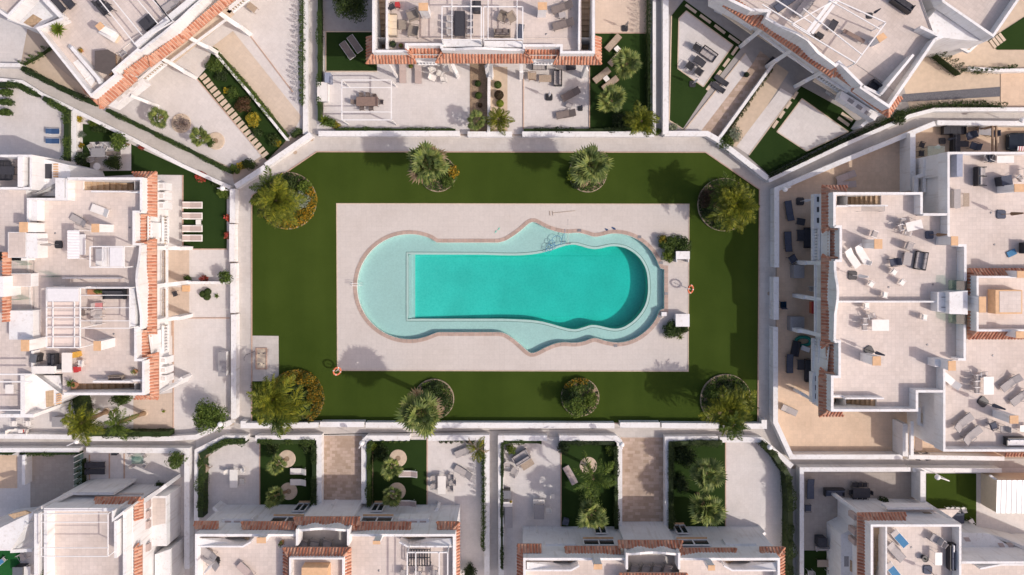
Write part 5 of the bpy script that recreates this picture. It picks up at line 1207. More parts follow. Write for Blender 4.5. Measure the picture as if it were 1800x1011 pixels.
ht(111, 94.5, 779, 922, 12, 13); ht(103, 85.5, 928, 982); HB.tiles([(937, 111, e), (933, 103, e), (924, 85, t), (922, 95, t)], ridge=[((936, 111, e), (923, 87, t))]); HB.tiles([(978, 103, e), (973, 113, e), (985, 97, t), (984, 86, t)], ridge=[((973, 113, e), (985, 88, t))])
ht(113.5, 97, 985, 1046, 10, 11, [((1057, 113, e), (1046, 97, t))]); HB.tiles([(1057, 113.5, e), (1057, 65, e), (1046, 62, t), (1046, 97, t)])
for x0, x1 in ((732, 766), (938, 972)): HB.slab([(x0, 90), (x1, 90), (x1, 112), (x0, 112)], 3.2, .2, CREAM); HB.balustrade((x0, 108), (x1, 108), 3.2, 4.2)
HB.wing(862, 110, 5.0, 862, 134, 1.6, .35); HB.wing(857, 110, 5.0, 852, 118, 3.6, .3); HB.wing(916, 111, 5, 917, 128, 2.8, .35, flat=.3); HB.wing(684, 112, 5, 690, 126, 2.2, .3); HB.wing(1030, 113, 4.8, 1034, 121, 2.6, .4); HB.wing(795, 112, 4.6, 803, 128, 2.0, .35)
HB.chimney(736.5, 6, 752, 18.5); HB.chimney(946, 5, 961, 17)
pergola([(777, 11.5), (846, 11.5), (846, 70), (777, 70)], 8.3, T, 'white pergola over the dark dining table on the roof at the top middle', [(794.5, -20, 794.5, 70), (828, -20, 828, 70), (777, -14, 846, -14)], posts=(2, 3))
pergola([(850, 12), (919, 12), (919, 69), (850, 69)], 8.3, T, 'white pergola over the wicker armchairs on the roof at the top middle', [(858, -20, 858, 69), (909, -20, 909, 69), (850, -14, 919, -14)], posts=(2, 3))
# top left house, turned
HA = House('diagonal white house at the top left with a dark hot tub on its roof', (200, 60, 0), floor=TERRA)
sA = [(112, 92), (119, 88), (158, 137), (150, 143)]
HA.over([(62, 50), (160, 170), (345, 16), (500, -110), (60, -110), (108, 26)], [(65, 50), (143, 145), (328, -8), (470, -108), (62, -108), (109, 28)], 6.1); HA.floor([(66, 51), (160, 166), (345, 10), (500, -110), (60, -110), (110, 28)], holes=[])
HA.wall([(112, 32), (66, 50), (160, 168), (204, 131), (199, 124), (242, 87), (247, 90)]); HA.wall([(247, 90), (265, 75, 7.1), (285, 60, 7.5), (299, 48, 7.7), (315, 35, 7.5), (335, 16, 7.1), (360, -6, 7.0)])
HA.wall([(120, 80, 6.3), (125, 83, 6.7), (172, 138, 6.9), (176, 146, 6.9)], .3); HA.wall([(238, 80, 6.8), (300, 29, 6.8), (350, -12, 6.8)], .5, name='planter_wall')
HA.block([(128, 110), (138, 104), (168, 140), (160, 152)], 6.05, 5.9, name='stair_landing')
HA.tiles([(179, 192, e), (240, 141, e), (220, 128.5, t), (164, 175, t)]); HA.tiles([(144, 157, e), (179, 192, e), (164, 175, t), (148, 156, t)], ridge=[((177, 191, e), (175, 174, t))])
HA.tiles([(240, 141, e), (240, 136, e), (218, 125, t), (219, 129, t)]); HA.tiles([(240.5, 134, e), (262, 116, e), (257, 97, t), (218, 126, t)]); HA.tiles([(264, 118, e), (322, 75, e), (321, 55, t), (261, 99, t)], ridge=[((266, 117, e), (261, 97, t))]); HA.tiles([(322, 75, e), (400, 9, e), (386, -1, t), (321, 55, t)]); HA.tiles([(400, 9, e), (470, -46, e), (450, -60, t), (386, -1, t)])
HA.slab([(190, 186), (250, 137), (256, 145), (200, 190)], 4.1, 1.0, WALL, 'window_surround')
for k in range(3): x, y = 203+k*14, 174-k*12; HA.block([(x, y), (x+8, y-7), (x+13, y-2), (x+5, y+5)], 4.14, 4.0, PAVE, 'window_ledge')
HA.slab([(226, 150), (290, 98), (294, 104), (232, 154)], 3.1, .25, CREAM); HA.balustrade((242, 142), (284, 108), 3.1, 4.1); 
HA.slab([(268, 116), (400, 10), (411, 24), (300, 114)], 3.1, .2, EDGE); HA.bar((301, 107, 3.9), (398, 34, 3.9), .16, .2)
HA.wing(285, 103, 5.3, 325, 127, 2.5, .35, flat=.4); HA.wing(331, 65, 5.3, 369, 84, 2.5, .35, flat=.4); HA.wing(385, 22, 5.3, 424, 48, 2.5, .4, flat=.4); HA.wing(230, 168, 4.4, 260, 180, 2.0, .3)
HA.slab([(398, 20), (440, -14), (444, -8), (403, 24)], 3.1, .25, CREAM); HA.balustrade((402, 16), (432, -8), 3.1, 4.1)
HA.qchimney([(168, 46), (177, 39), (184, 46), (175, 54)], 8.1)
for (x0, y0, x1, y1) in ((171, -5, 237, 77), (195, -5, 250, 62), (238, -5, 278, 42), (264, -5, 305, 38)): HA.bar((x0, y0, 8.2), (x1, y1, 8.2), .08, .08, WMET, 'rafter')
HA.bar((237, 78, 8.2), (306, 37, 8.2), .08, .08, WMET, 'rafter'); HA.bar((272, 0, 8.2), (302, 38, 8.2), .1, .1, DMET, 'awning_rail')
HK = House('white house at the very top left corner, only its purple shaded edge in view', (30, 0, 0))
HK.mass([(-60, -20), (13, 30), (50, -10), (20, -100), (-60, -100)]); HK.floor([(-60, -20), (13, 28), (48, -10), (20, -100), (-60, -100)]); HK.wall([(-60, -22), (13, 29), (50, -10)], .25)
HK.mass([(12, 35), (66, 52), (112, 32), (70, -30), (48, -12)], 5.0, top=True); HK.block([(41, 40), (58, 25), (74, 34), (57, 48)], 5.04, 4.9, STEP, 'roof_opening'); HK.wall([(70, -10, 6.8), (108, 30, 6.8)], .4, 0)
# top right house, turned
HC = House('white house at the top right, turned diagonally, with white pergola beams over its roof', (1480, 60, 0), floor=TERRC)
sC = [(1551, 166), (1560, 180), (1640, 72), (1612, 92)]
HC.over([(1262, -10), (1345, 35), (1400, 77), (1460, 116), (1564, 190), (1645, 68), (1580, -110), (1262, -110)], [(1290, -20), (1360, 12), (1418, 54), (1478, 94), (1580, 164), (1642, 68), (1578, -108), (1290, -108)], 6.1)
HC.floor([(1262, -10), (1345, 32), (1400, 70), (1432, 92), (1469, 117), (1516, 152), (1550, 175), (1562, 186), (1644, 68), (1580, -110), (1262, -110)])
HC.wall([(1264, -10), (1320, 17), (1353, 19), (1348, 32), (1372, 46, 7.2), (1400, 58, 7.7), (1420, 70, 7.7), (1438, 92, 7.3), (1469, 115, 7.0), (1475, 109), (1516, 150), (1514, 154), (1552, 180), (1563, 187), (1644, 69)], .25)
HC.wall([(1516, 151, 7), (1549, 167, 7)], .25); HC.wall([(1549, 166, 7.2), (1560, 152, 7.8), (1606, 96, 7.0)], .22, name='stair_wall'); HC.wall([(1644, 69), (1655, 65), (1618, 47)], .25)
HC.tiles([(1270, 10, e), (1325, 46, e), (1345, 31, t), (1290, -5, t)]); HC.tiles([(1320, 40, e), (1338, 51, e), (1346, 33, t), (1337, 26, t)], ridge=[((1338, 50, e), (1344, 32, t))])
HC.tiles([(1338, 50, e), (1462, 137, e), (1468, 117, t), (1344, 33, t)]); HC.tiles([(1467, 131, e), (1497, 152, e), (1514, 149, t), (1471, 117, t)], ridge=[((1466, 136, e), (1470, 116, t))]); HC.tiles([(1496, 159, e), (1562, 207, e), (1562, 190, t), (1512, 152, t)], ridge=[((1496, 158, e), (1514, 150, t)), ((1561, 206, e), (1562, 189, t))]); HC.tiles([(1562, 207, e), (1587, 172, e), (1577, 166, t), (1562, 190, t)])
HC.slab([(1280, 12), (1330, 48), (1322, 60), (1270, 24)], 3.1, .25, CREAM); HC.balustrade((1284, 17), (1328, 47), 3.1, 4.1); HC.slab([(1436, 132), (1492, 165), (1486, 175), (1430, 142)], 3.1, .25, CREAM); HC.balustrade((1440, 130), (1490, 162), 3.1, 4.1)
HC.slab([(1330, 50), (1440, 122), (1436, 130), (1326, 58)], 3.1, .2, EDGE); HC.bar((1333, 58, 3.9), (1430, 128, 3.9), .16, .2)
HC.slab([(1480, 160), (1545, 200), (1538, 212), (1476, 172)], 4.1, 1.0, WALL, 'window_surround')
for k in range(3): x, y = 1493+k*15, 172+k*11; HC.block([(x, y), (x+9, y+6), (x+5, y+11), (x-4, y+5)], 4.14, 4.0, GRTOP, 'window_ledge')
HC.wing(1340, 50, 5.3, 1315, 70, 2.6, .35, flat=.4); HC.wing(1392, 88, 5.3, 1362, 107, 2.5, .35, flat=.4); HC.wing(1450, 124, 5.3, 1414, 143, 2.5, .35, flat=.4); HC.wing(1548, 200, 4.4, 1515, 222, 2.0, .3)
pergola([(1468, 0), (1557, 40), (1504, 111), (1392, 43)], 8.3, T, 'large white open pergola frame on the roof of the diagonal top right house', [(1440, -10, 1548, 52), (1412, 15, 1516, 97)], w=.1, posts=(1, 2))
HC.bar((1420, 56, 8.2), (1470, -10, 8.2), .3, .12, WMET, 'beam'); HC.bar((1427, 59, 8.2), (1480, -10, 8.2), .25, .12, WMET, 'beam'); HC.bar((1352, -8, 8.2), (1432, 44, 8.2), .09, .09, WMET, 'rafter'); HC.bar((1340, 8, 8.2), (1425, 60, 8.2), .09, .09, WMET, 'rafter')
HC.qchimney([(1540, 65), (1552, 58), (1559, 66), (1546, 75)], 7.4)
HN = House('white house at the top right corner with a slatted opening low in its wall', (1720, 10, 0), floor=TERRC)
HN.mass([(1659, 3), (1746, 64), (1792, -2), (1720, -110), (1640, -60)]); HN.floor([(1659, 3), (1745, 63), (1790, -2), (1720, -110), (1640, -60)]); HN.wall([(1640, -40), (1659, 3), (1746, 63), (1800, -16)], .22)
HN.mass([(1619, 47), (1655, 66), (1700, 71), (1735, 72), (1747, 65), (1659, 2)], 5.6, top=True); HN.block([(1672, 50), (1684, 43), (1697, 52), (1685, 60)], 3.0, 2.0, STEP, 'wall_opening')
for k in range(5): HN.bar((1664+k*4, 58+k*2.4, 2.4), (1669+k*4, 53+k*2.4, 2.4), .12, .1, CREAM, 'slat')
HN.bar((1655, 67, 3), (1702, 92, 3), .25, .25); HN.bar((1702, 92, 2.8), (1725, 70, 2.8), .2, .2)
# ---------------------------------------------------------------- paths, yards, garden lawns
z1, z2, z3, z4 = .004, .012, .020, .028
ZI = 0
for nm, z, mat, pts in (
    ('diagonal_path', z2, PATH, [(-200, 117), (36, 117), (180, 193), (319, 257), (408, 304), (413, 331), (400, 328), (320, 290), (224, 239), (129, 190), (75, 163), (40, 143), (-200, 136)]),
    ('bottom_path', z2, PATH, [(345, 768), (345, 1200), (334, 1200), (334, 790), (-200, 790), (-200, 770), (340, 770), (414, 746), (1362, 746), (1395, 806), (1900, 806), (1900, 822), (1407, 822), (1407, 1200), (1389, 1200), (1389, 815), (1340, 770)]),
    ('alley_path', z2, PATH, [(541, -200), (557, -200), (557, 240), (541, 240)]),
    ('alley_path', z2, PATH, [(1149, -200), (1166, -200), (1166, 240), (1149, 240)]),
    ('alley_path', z2, PATH, [(857, 765), (880, 765), (880, 1200), (857, 1200)]),
    ('diagonal_path', z2, PATH, [(1347, 320), (1600, 198), (1650, 188), (1900, 186), (1900, 218), (1643, 217), (1367, 334), (1360, 334)]),
    ('driveway', z3, DRIVE, [(564, 766), (637, 766), (637, 1000), (564, 1000)]),
    ('driveway', z3, DRIVE, [(1088, 769), (1169, 769), (1169, 1000), (1088, 1000)]),
    ('house_yard', z1, TAN, [(1366, 334), (1602, 226), (1643, 217), (1900, 217), (1900, 802), (1392, 802), (1364, 742)]),
    ('patio', z1, PAVE, [(-200, 136), (40, 143), (129, 190), (224, 239), (405, 330), (405, 770), (-200, 770)]),
    ('patio', z1, PAVE, [(-200, -200), (62, -20), (36, 117), (-200, 117)]),
    ('gravel_strip', z1, plain('beige_ground', (.56, .45, .34), .9, 0, .08, 2), [(36, 117), (70, 90), (200, 200), (165, 185)]),
    ('patio', z1, PAVER, [(150, 160), (420, -100), (532, -100), (532, 228), (420, 300), (319, 257), (180, 193)]),
    ('patio', z1, PAVE, [(557, -200), (1150, -200), (1150, 236), (557, 236)]),
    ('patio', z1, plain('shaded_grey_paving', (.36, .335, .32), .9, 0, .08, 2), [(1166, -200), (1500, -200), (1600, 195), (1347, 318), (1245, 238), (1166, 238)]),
    ('patio', z1, MATS['beige_ground'], [(1500, -200), (1900, -200), (1900, 188), (1650, 188), (1600, 198)]),
    ('patio', z1, PAVE, [(345, 768), (563, 768), (563, 1100), (345, 1100)]),
    ('patio', z1, PAVE, [(637, 768), (858, 768), (858, 1100), (637, 1100)]),
    ('patio', z1, PAVE, [(880, 768), (1088, 768), (1088, 1100), (880, 1100)]),
    ('patio', z1, PAVE, [(1169, 768), (1340, 768), (1390, 812), (1390, 1100), (1169, 1100)]),
    ('patio', z1, PAVE, [(1407, 822), (1900, 822), (1900, 1100), (1407, 1100)]),
    ('patio', z1, PAVE, [(-200, 790), (334, 790), (334, 1100), (-200, 1100)]),
    # left gardens
    ('garden_lawn', z2, TURFD, [(146, 218), (195, 222), (232, 254), (399, 331), (399, 437), (323, 437), (322, 308), (240, 307), (146, 312)]),
    ('patio_square', z3, PAVE, [(158, 250), (231, 249), (231, 300), (159, 301)]),
    ('porch_floor', z2, tiled('beige_porch_tile', (.58, .47, .38), .4, (.5, .4, .32), .015, .04, .1), [(290, 440), (333, 440), (333, 496), (290, 496)]),
    ('porch_floor', z2, MATS['beige_porch_tile'], [(290, 505), (333, 505), (333, 558), (290, 558)]),
    ('side_patio', z2, MATS['beige_porch_tile'], [(235, 700), (304, 690), (304, 760), (235, 760)]),
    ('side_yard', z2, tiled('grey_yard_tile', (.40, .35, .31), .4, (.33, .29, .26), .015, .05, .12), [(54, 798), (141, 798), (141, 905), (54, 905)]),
    ('side_yard', z2, TAN, [(-100, 800), (31, 800), (31, 858), (-100, 858)]),
    ('garden_lawn', z2, M_turf('bright_turf', (.02, .10, .03), (.03, .13, .04)), [(-60, 963), (36, 963), (37, 1100), (-60, 1100)]),
    # upper left garden
    ('garden_lawn', z2, TURFD, [(347, 139), (365, 118), (374, 84), (508, 243), (469, 283)]),
    ('side_patio', z2, tiled('cream_porch_tile', (.62, .52, .42), .4, (.54, .45, .36), .015, .04, .08, rot=38), [(374, 82), (410, 55), (530, 205), (512, 240)]),
    # top middle
    ('garden_lawn', z2, TURFD, [(573, 56), (663, 56), (663, 126), (573, 126)]),
    ('garden_lawn', z2, TURFD, [(1036, 59), (1143, 59), (1143, 230), (1036, 230)]),
    ('side_patio', z3, MATS['beige_porch_tile'], [(1046, -100), (1143, -100), (1143, 57.5), (1046, 57.5)]),
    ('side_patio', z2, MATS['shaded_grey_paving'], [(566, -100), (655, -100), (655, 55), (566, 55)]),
    ('planting_strip', z2, SOIL, [(826, 112), (857, 112), (857, 232), (826, 232)]),
    ('planting_strip', z2, MATS['beige_ground'], [(862, 118), (892, 118), (892, 232), (862, 232)]),
    # top right
    ('garden_lawn', z2, TURFD, [(1202, 0), (1180, 28), (1176, 212), (1200, 227), (1244, 160), (1309, 77)]),
    ('patio_square', z3, PAVER, [(1206, 20), (1288, 80), (1236, 153), (1191, 121), (1193, 33)]),
    ('garden_path', z2, PAVER, [(1310, 94), (1322, 113), (1230, 233), (1202, 230)]),
    ('garden_path', z2, DRIVE, [(1322, 113), (1336, 90), (1358, 107), (1263, 243), (1230, 233)]),
    ('gravel_bed', z2, MATS['beige_ground'], [(1364, 112), (1386, 127), (1300, 262), (1265, 246)]),
    ('garden_path', z2, PAVER, [(1372, 155), (1394, 168), (1316, 273), (1294, 258)]),
    ('garden_lawn', z2, TURFD, [(1408, 152), (1478, 190), (1515, 222), (1350, 306), (1315, 275), (1394, 168)]),
    ('patio_square', z3, PAVER, [(1409, 174), (1491, 232), (1417, 266), (1365, 232)]),
    ('dark_gravel_strip', z2, GRAVEL, [(1587, 166), (1757, 153), (1757, 170), (1580, 180)]),
    ('side_yard', z2, TAN, [(1758, 125), (1900, 125), (1900, 188), (1758, 188)]),
    ('garden_lawn', z2, TURFD, [(1735, 72), (1800, 30), (1900, 30), (1900, 88), (1752, 88)]),
    # bottom gardens
    ('garden_lawn', z2, TURFD, [(457, 773), (555, 773), (555, 889), (457, 889)]),
    ('garden_lawn', z2, TURFD, [(656, 773), (750, 773), (750, 889), (656, 889)]),
    ('garden_lawn', z2, TURFD, [(987, 776), (1085, 776), (1085, 932), (987, 932)]),
    ('garden_lawn', z2, TURFD, [(1177, 777), (1274, 777), (1274, 932), (1177, 932)]),
    ('garden_lawn', z2, TURF, [(1627, 832), (1715, 832), (1715, 940), (1627, 940)]),
    ('garden_lawn', z2, TURFD, [(1411, 967), (1476, 967), (1476, 1100), (1411, 1100)]),
    ('side_yard', z2, MATS['grey_yard_tile'], [(1412, 830), (1618, 830), (1618, 966), (1412, 966)]),
):
    ZI += 1; sheet(nm, pts, .004+.0016*ZI, mat)
def strip(x0, y0, x1, y1, w, z, mat, name='paving_line'):
    m = MB(); m.wall([P(x0, y0), P(x1, y1)], w, -.02, z); o = m.build(name, mat); o['kind'] = 'structure'
for q in ((305, 562, 305, 752), (305, 562, 320, 562), (323, 559, 404, 559), (303, 590, 303, 560), (920, 132, 920, 228), (1040, 58.5, 1143, 58.5), (1036, 118, 1036, 230), (457, 778, 457, 890), (655, 778, 655, 890), (751, 770, 751, 892), (986, 775, 986, 932), (1275, 775, 1275, 932), (322, 308, 322, 437), (322, 438, 400, 438), (158, 799, 158, 850), (193, 797, 193, 850), (158, 850, 193, 850), (219, 797, 219, 850), (431, 51, 515, 162), (347, 139, 470, 284), (188, 190, 320, 92)): strip(*q, .1, .10, KERB)
for q in ((1206, 20, 1288, 80), (1288, 80, 1236, 153), (1236, 153, 1191, 121), (1191, 121, 1193, 33), (1193, 33, 1206, 20), (1409, 174, 1491, 232), (1491, 232, 1417, 266), (1417, 266, 1365, 232), (1365, 232, 1409, 174), (1202, 230, 1310, 94), (1316, 273, 1394, 168), (1176, 212, 1200, 227), (1180, 28, 1176, 212), (573, 56, 663, 56), (573, 56, 573, 126), (573, 126, 663, 126)): strip(*q, .1, .105, EDGE)
# stepping slabs set into the garden lawns (each its own stone)
def slabs(p0, p1, n, L, W, mat=EDGE, z=.13):
    a = P(*p0); b = P(*p1); ang = math.atan2(b.y-a.y, b.x-a.x)
    root = bpy.data.objects.new('stepping_path', None); COL.objects.link(root); root.location = a; root['kind'] = 'structure'
    m = MB(); m.box((0, 0, z/2), (W, L, z)); me = m.mesh('stepping_stone', mat)
    for i in range(n):
        o = bpy.data.objects.new('stepping_stone', me); COL.objects.link(o); o.parent = root; q = a.lerp(b, i/max(1, n-1)); o.location = q-a; o.rotation_euler = (rnd(-.01, .01), rnd(-.01, .01), ang+rnd(-.05, .05))
slabs((358, 135), (466, 272), 19, .72, .36)
slabs((1214, 16), (1290, 70), 4, .26, 1.28); slabs((1291, 90), (1247, 152), 4, .28, .95); slabs((1397, 168), (1362, 219), 4, .28, .80)
slabs((1488, 206), (1482, 214), 2, 1.3, .3); slabs((1744, 78), (1760, 66), 4, .9, .28)
# ---------------------------------------------------------------- low white walls (each its own thing)
def gwall(pts, label, h=.85, t=.45, mat=None, cap=True, top=True):
    w = [P(x, y, h) for x, y in pts]; c = w[0].copy(); c.z = 0
    root = thing('garden_wall', label, 'wall', c); m = MB(); m.wall(w, t, -.02, h); m.build('wall', mat or WALL, root)
    if cap: m = MB(); m.wall(w, t+.06, h, h+.06); m.build('coping', mat or WALL, root)
gwall([(409, 392), (409, 332)], 'low white wall left of the lawn path, short top piece below the lamp'); gwall([(410, 550), (410, 463)], 'low white wall left of the lawn path, piece beside the three lobed shrub'); gwall([(411, 736), (411, 553)], 'low white wall left of the lawn path, longest piece by the large bare patio'); gwall([(408, 460), (408, 394)], 'low white wall left of the lawn path, piece beside the white loungers')
gwall([(414, 328), (466, 294)], 'diagonal low white wall at the upper left of the court, lower half'); gwall([(467, 291), (547, 236)], 'diagonal low white wall at the upper left of the court, upper half')
gwall([(560, 235), (808, 235)], 'white wall above the court path, left of the two bright palms'); gwall([(822, 236), (900, 236)], 'short white wall piece above the court path, at the two bright palms'); gwall([(918, 236), (1150, 236)], 'white wall above the court path, below the slatted garden sofa')
gwall([(537, -100), (537, 236)], 'long white wall left of the upper left alley, by the cypress row', .5, .4); gwall([(1170, 236), (1170, -100)], 'white wall right of the upper right alley beside the dark lawn', 1.0, .5); gwall([(1150, -100), (1150, 236)], 'white wall left of the upper right alley behind the cypress hedge', .5, .25)
gwall([(1168, 235), (1243, 235), (1262, 246), (1350, 314)], 'white wall bending at the upper right corner of the court')
gwall([(1351, 318), (1481, 256), (1600, 204), (1642, 193), (1900, 192)], 'long white wall above the upper right diagonal path', .9, .3)
gwall([(1365, 470), (1365, 333), (1480, 284), (1643, 217)], 'long white wall between the upper right diagonal path and the ochre yard', 1.1, .4); gwall([(1647, 216), (1900, 218)], 'white wall above the dark sofa set at the upper right', 1.1, .4)
gwall([(1364, 562), (1364, 487)], 'white wall right of the court path, middle piece by the blue chair', 1.1, .45); gwall([(1363, 575), (1363, 742), (1391, 803), (1586, 803)], 'white wall around the lower left of the ochre yard', 1.1, .4)
gwall([(1604, 234), (1604, 335)], 'grey white wall dividing the ochre yard from the dark sofa set', 1.8, .45); gwall([(1591, 745), (1591, 802)], 'short white wall dividing the bright ochre yard from the patio furniture', 1.8, .45); gwall([(1597, 803), (1765, 806)], 'white wall at the lower right below the roof with many loungers', 1.0, .35)
gwall([(428, 740), (428, 748), (560, 747)], 'white wall below the lawn, left end with the corner notch', .8); gwall([(563, 746), (640, 746)], 'white gate wall below the lawn at the left driveway', .9); gwall([(643, 747), (1080, 748)], 'long white wall below the lawn in the middle', .8); gwall([(1090, 747), (1160, 747)], 'white gate wall below the lawn at the right driveway', .9); gwall([(1163, 748), (1343, 749), (1343, 738)], 'white wall below the lawn, right end', .8)
gwall([(346, 915), (347, 793), (393, 770), (434, 770)], 'white angled wall around the lower left patio with the clipped hedge'); gwall([(449, 770), (561, 769), (561, 884)], 'white wall around the garden with two white loungers by palms'); gwall([(640, 885), (640, 776), (646, 770), (720, 770)], 'white wall with curved corner right of the left driveway'); gwall([(752, 770), (856, 769), (856, 1010)], 'white wall around the patio with fallen palm fronds')
gwall([(881, 1010), (880, 770), (962, 770)], 'white wall left of the patio with the tan sofa corner'); gwall([(983, 770), (1082, 770), (1089, 776), (1089, 935)], 'white wall around the garden with the tall leaning palm'); gwall([(1173, 935), (1173, 772), (1262, 771)], 'white wall around the dark twin palm garden'); gwall([(1265, 773), (1338, 773), (1392, 820)], 'white wall above the plain patio at the lower right')
gwall([(1409, 1100), (1409, 825), (1600, 825)], 'white wall around the shaded grey yard at the lower right', 1.0, .35); gwall([(1604, 826), (1760, 827)], 'white wall above the small lawn at the lower right', 1.0, .35); gwall([(1622, 828), (1622, 883)], 'white wall left of the small lawn at the lower right', 1.6, .45)
gwall([(-60, 766), (125, 768)], 'white wall at the left edge under the small patio with a red table', .8, .4); gwall([(150, 771), (300, 771), (345, 768), (406, 742)], 'white wall below the two leaning palms, bending to the court', .8, .4); gwall([(-60, 791), (140, 791)], 'white wall below the left path over the brown yard', .8, .35); gwall([(152, 791), (329, 792), (329, 1000)], 'white wall around the patio with two black loungers', .9, .45)
gwall([(0, 140), (40, 144), (75, 166), (129, 192)], 'thin white wall along the left hedge under the diagonal path', .6, .25); gwall([(129, 193), (232, 244), (320, 291), (405, 330)], 'white wall along the diagonal path above the loungers lawn', .7, .3)
gwall([(-60, 113), (36, 115)], 'white wall at the left edge above the diagonal path', .9, .3); gwall([(129, 195), (129, 285)], 'white planter wall beside the tall left hedge', .5, .55)
gwall([(319, 497), (403, 497)], 'thin white wall between the two small patios left of the court', .9, .2); gwall([(370, 84), (440, 165), (505, 246)], 'thin white wall between the stepping stone garden and the pale patio', .7, .18); gwall([(860, 112), (859, 233)], 'white wall between the two planting strips at the top', 1.0, .22); gwall([(1364, 106), (1263, 245)], 'white wall with dark cypress shrubs along the brown garden path', .8, .22)
gwall([(42, 852), (42, 800)], 'short white wall between the ochre and brown yards at lower left', 1.0, .25); gwall([(1702, 120), (1760, 124), (1900, 122)], 'white wall below the small triangular lawn at the upper right', .8, .25)
for x, y, w, hh, lab in ((148, 822, 0, 0, ''),):
    root = thing('glass_fence', 'greenish glass fence with white posts right of the brown yard at lower left', 'fence', P(147, 795))
    a = P(147, 795); b = P(147, 855); n = 6
    for i in range(n):
        p = a.lerp(b, i/n); q = a.lerp(b, (i+.94)/n); m = MB(); m.bar(p+Vector((0, 0, .75)), q+Vector((0, 0, .75)), .02, 1.4); m.build('glass_panel', CLEAR, root)
        m = MB(); m.bar(p+Vector((0, 0, -.02)), p+Vector((0, 0, 1.5)), .06, .06); m.build('post', WMET, root)
# ---------------------------------------------------------------- hedges
hedge([(-20, 148), (28, 148), (64, 166)], .6, .9, 'dark clipped hedge curving under the path at the left edge'); hedge([(75, 172), (116, 195), (116, 285)], .7, 1.2, 'thick green hedge beside the two blue loungers', LF_MID)
hedge([(37, 119), (100, 152), (165, 182)], .55, 1.0, 'dark hedge along the upper side of the diagonal path, left of the tiled corner', LF_DARK); hedge([(186, 193), (319, 258), (406, 303)], .45, .9, 'thin hedge along the diagonal path below the diagonal house')
hedge([(32, 111), (60, 96), (82, 80)], .4, 1.2, 'sparse row of little cypresses across white gravel at the far left', spiky=True)
hedge([(373, 84), (440, 160), (503, 240)], .5, .9, 'bright narrow hedge along the pale diagonal patio', LF_MID); hedge([(528, -60), (528, 182)], .5, 1.7, 'row of small cypresses along the upper left alley wall', spiky=True, dens=1.3); hedge([(512, 238), (528, 228)], .5, 1.0, 'short hedge end at the foot of the pale diagonal patio', LF_DARK)
hedge([(561, -60), (561, 212)], .45, 1.0, 'hedge right of the upper left alley', extra=None); hedge([(590, 228), (640, 228), (740, 229), (800, 229)], .45, .8, 'low hedge below the large garden pergola'); hedge([(921, 229), (1000, 229), (1100, 229)], .5, .9, 'low dark hedge below the patio with the slatted sofa', LF_DARK); hedge([(1142, -60), (1142, 190)], .45, 1.9, 'thin cypress row along the upper right alley', LF_DARK, spiky=True, dens=.9)
hedge([(1358, 118), (1330, 160), (1300, 205), (1272, 246)], .45, .8, 'row of separate dark cypress shrubs along the brown garden path', LF_DARK, spiky=True)
hedge([(1352, 308), (1420, 277), (1480, 247), (1545, 219)], .55, 1.5, 'dark shaded hedge along the upper right diagonal path', LF_DARK, spiky=True, dens=1.5); hedge([(1550, 216), (1598, 195), (1640, 184), (1700, 181), (1770, 184)], .75, 1.6, 'ragged green hedge above the upper right path beside the dark gravel', spiky=True, dens=1.2); hedge([(1648, 84), (1672, 104), (1700, 126)], .6, 2.2, 'row of tall cypresses beside the house at the upper right', spiky=True, dens=1.8); hedge([(1702, 120), (1730, 124), (1790, 116)], .5, 1.1, 'ragged cypress hedge under the small triangular lawn', spiky=True)
hedge([(130, 692), (138, 730), (132, 762)], 1.0, 2.2, 'bushy dark green hedge left of the two leaning palms', LF_DARK, dens=.8); hedge([(150, 762), (220, 764), (297, 763)], .7, 1.4, 'thick dark hedge below the two leaning palms', LF_DARK)
hedge([(-20, 797), (20, 796)], .5, .9, 'short hedge at the left edge below the path'); hedge([(34, 797), (90, 797), (140, 796)], .45, .8, 'long low hedge along the top of the brown yard'); hedge([(137, 812), (137, 856)], .4, 1.6, 'dark little cypresses beside the greenish glass fence', LF_DARK, spiky=True)
hedge([(352, 910), (353, 800), (394, 777), (430, 776)], .75, 1.4, 'thick clipped hedge bending round the lower left patio'); hedge([(452, 776), (500, 777), (553, 777)], .6, 1.2, 'hedge along the top of the garden with two white loungers'); hedge([(552, 782), (552, 888)], .6, 1.3, 'dark hedge on the right of the garden with two white loungers', LF_DARK)
hedge([(648, 890), (648, 785), (655, 776)], .5, 1.4, 'clipped hedge on the left of the garden beside the left driveway'); hedge([(668, 776), (720, 776)], .4, 1.0, 'row of tiny cypresses above the garden beside the left driveway', spiky=True); hedge([(770, 777), (835, 777)], .4, .9, 'row of dark little shrubs above the patio with fallen fronds', LF_DARK, spiky=True); hedge([(849, 780), (850, 860), (849, 972)], .5, 1.9, 'spiky cypress hedge right of the patio with fallen fronds', spiky=True, dens=1.3)
hedge([(882.5, 1000), (882, 900), (883, 778)], .3, 1.2, 'narrow clipped hedge left of the tan sofa corner', LF_DARK); hedge([(885, 777), (952, 777)], .45, 1.0, 'clipped hedge above the tan sofa corner'); hedge([(985, 778), (1030, 778), (1080, 780)], .5, 1.0, 'dark hedge above the garden with the tall leaning palm', LF_DARK); hedge([(1083, 785), (1084, 930)], .45, 1.4, 'dark hedge beside the right driveway, left side', LF_DARK)
hedge([(1180, 930), (1180, 781), (1225, 779), (1270, 779)], .6, 1.5, 'dark hedge round the twin palm garden', LF_DARK); hedge([(1341, 780), (1360, 797), (1386, 836), (1390, 880), (1389, 1090)], .7, 1.9, 'shaggy tall hedge right of the plain lower right patio', LF_DARK, dens=1.0, extra=None)
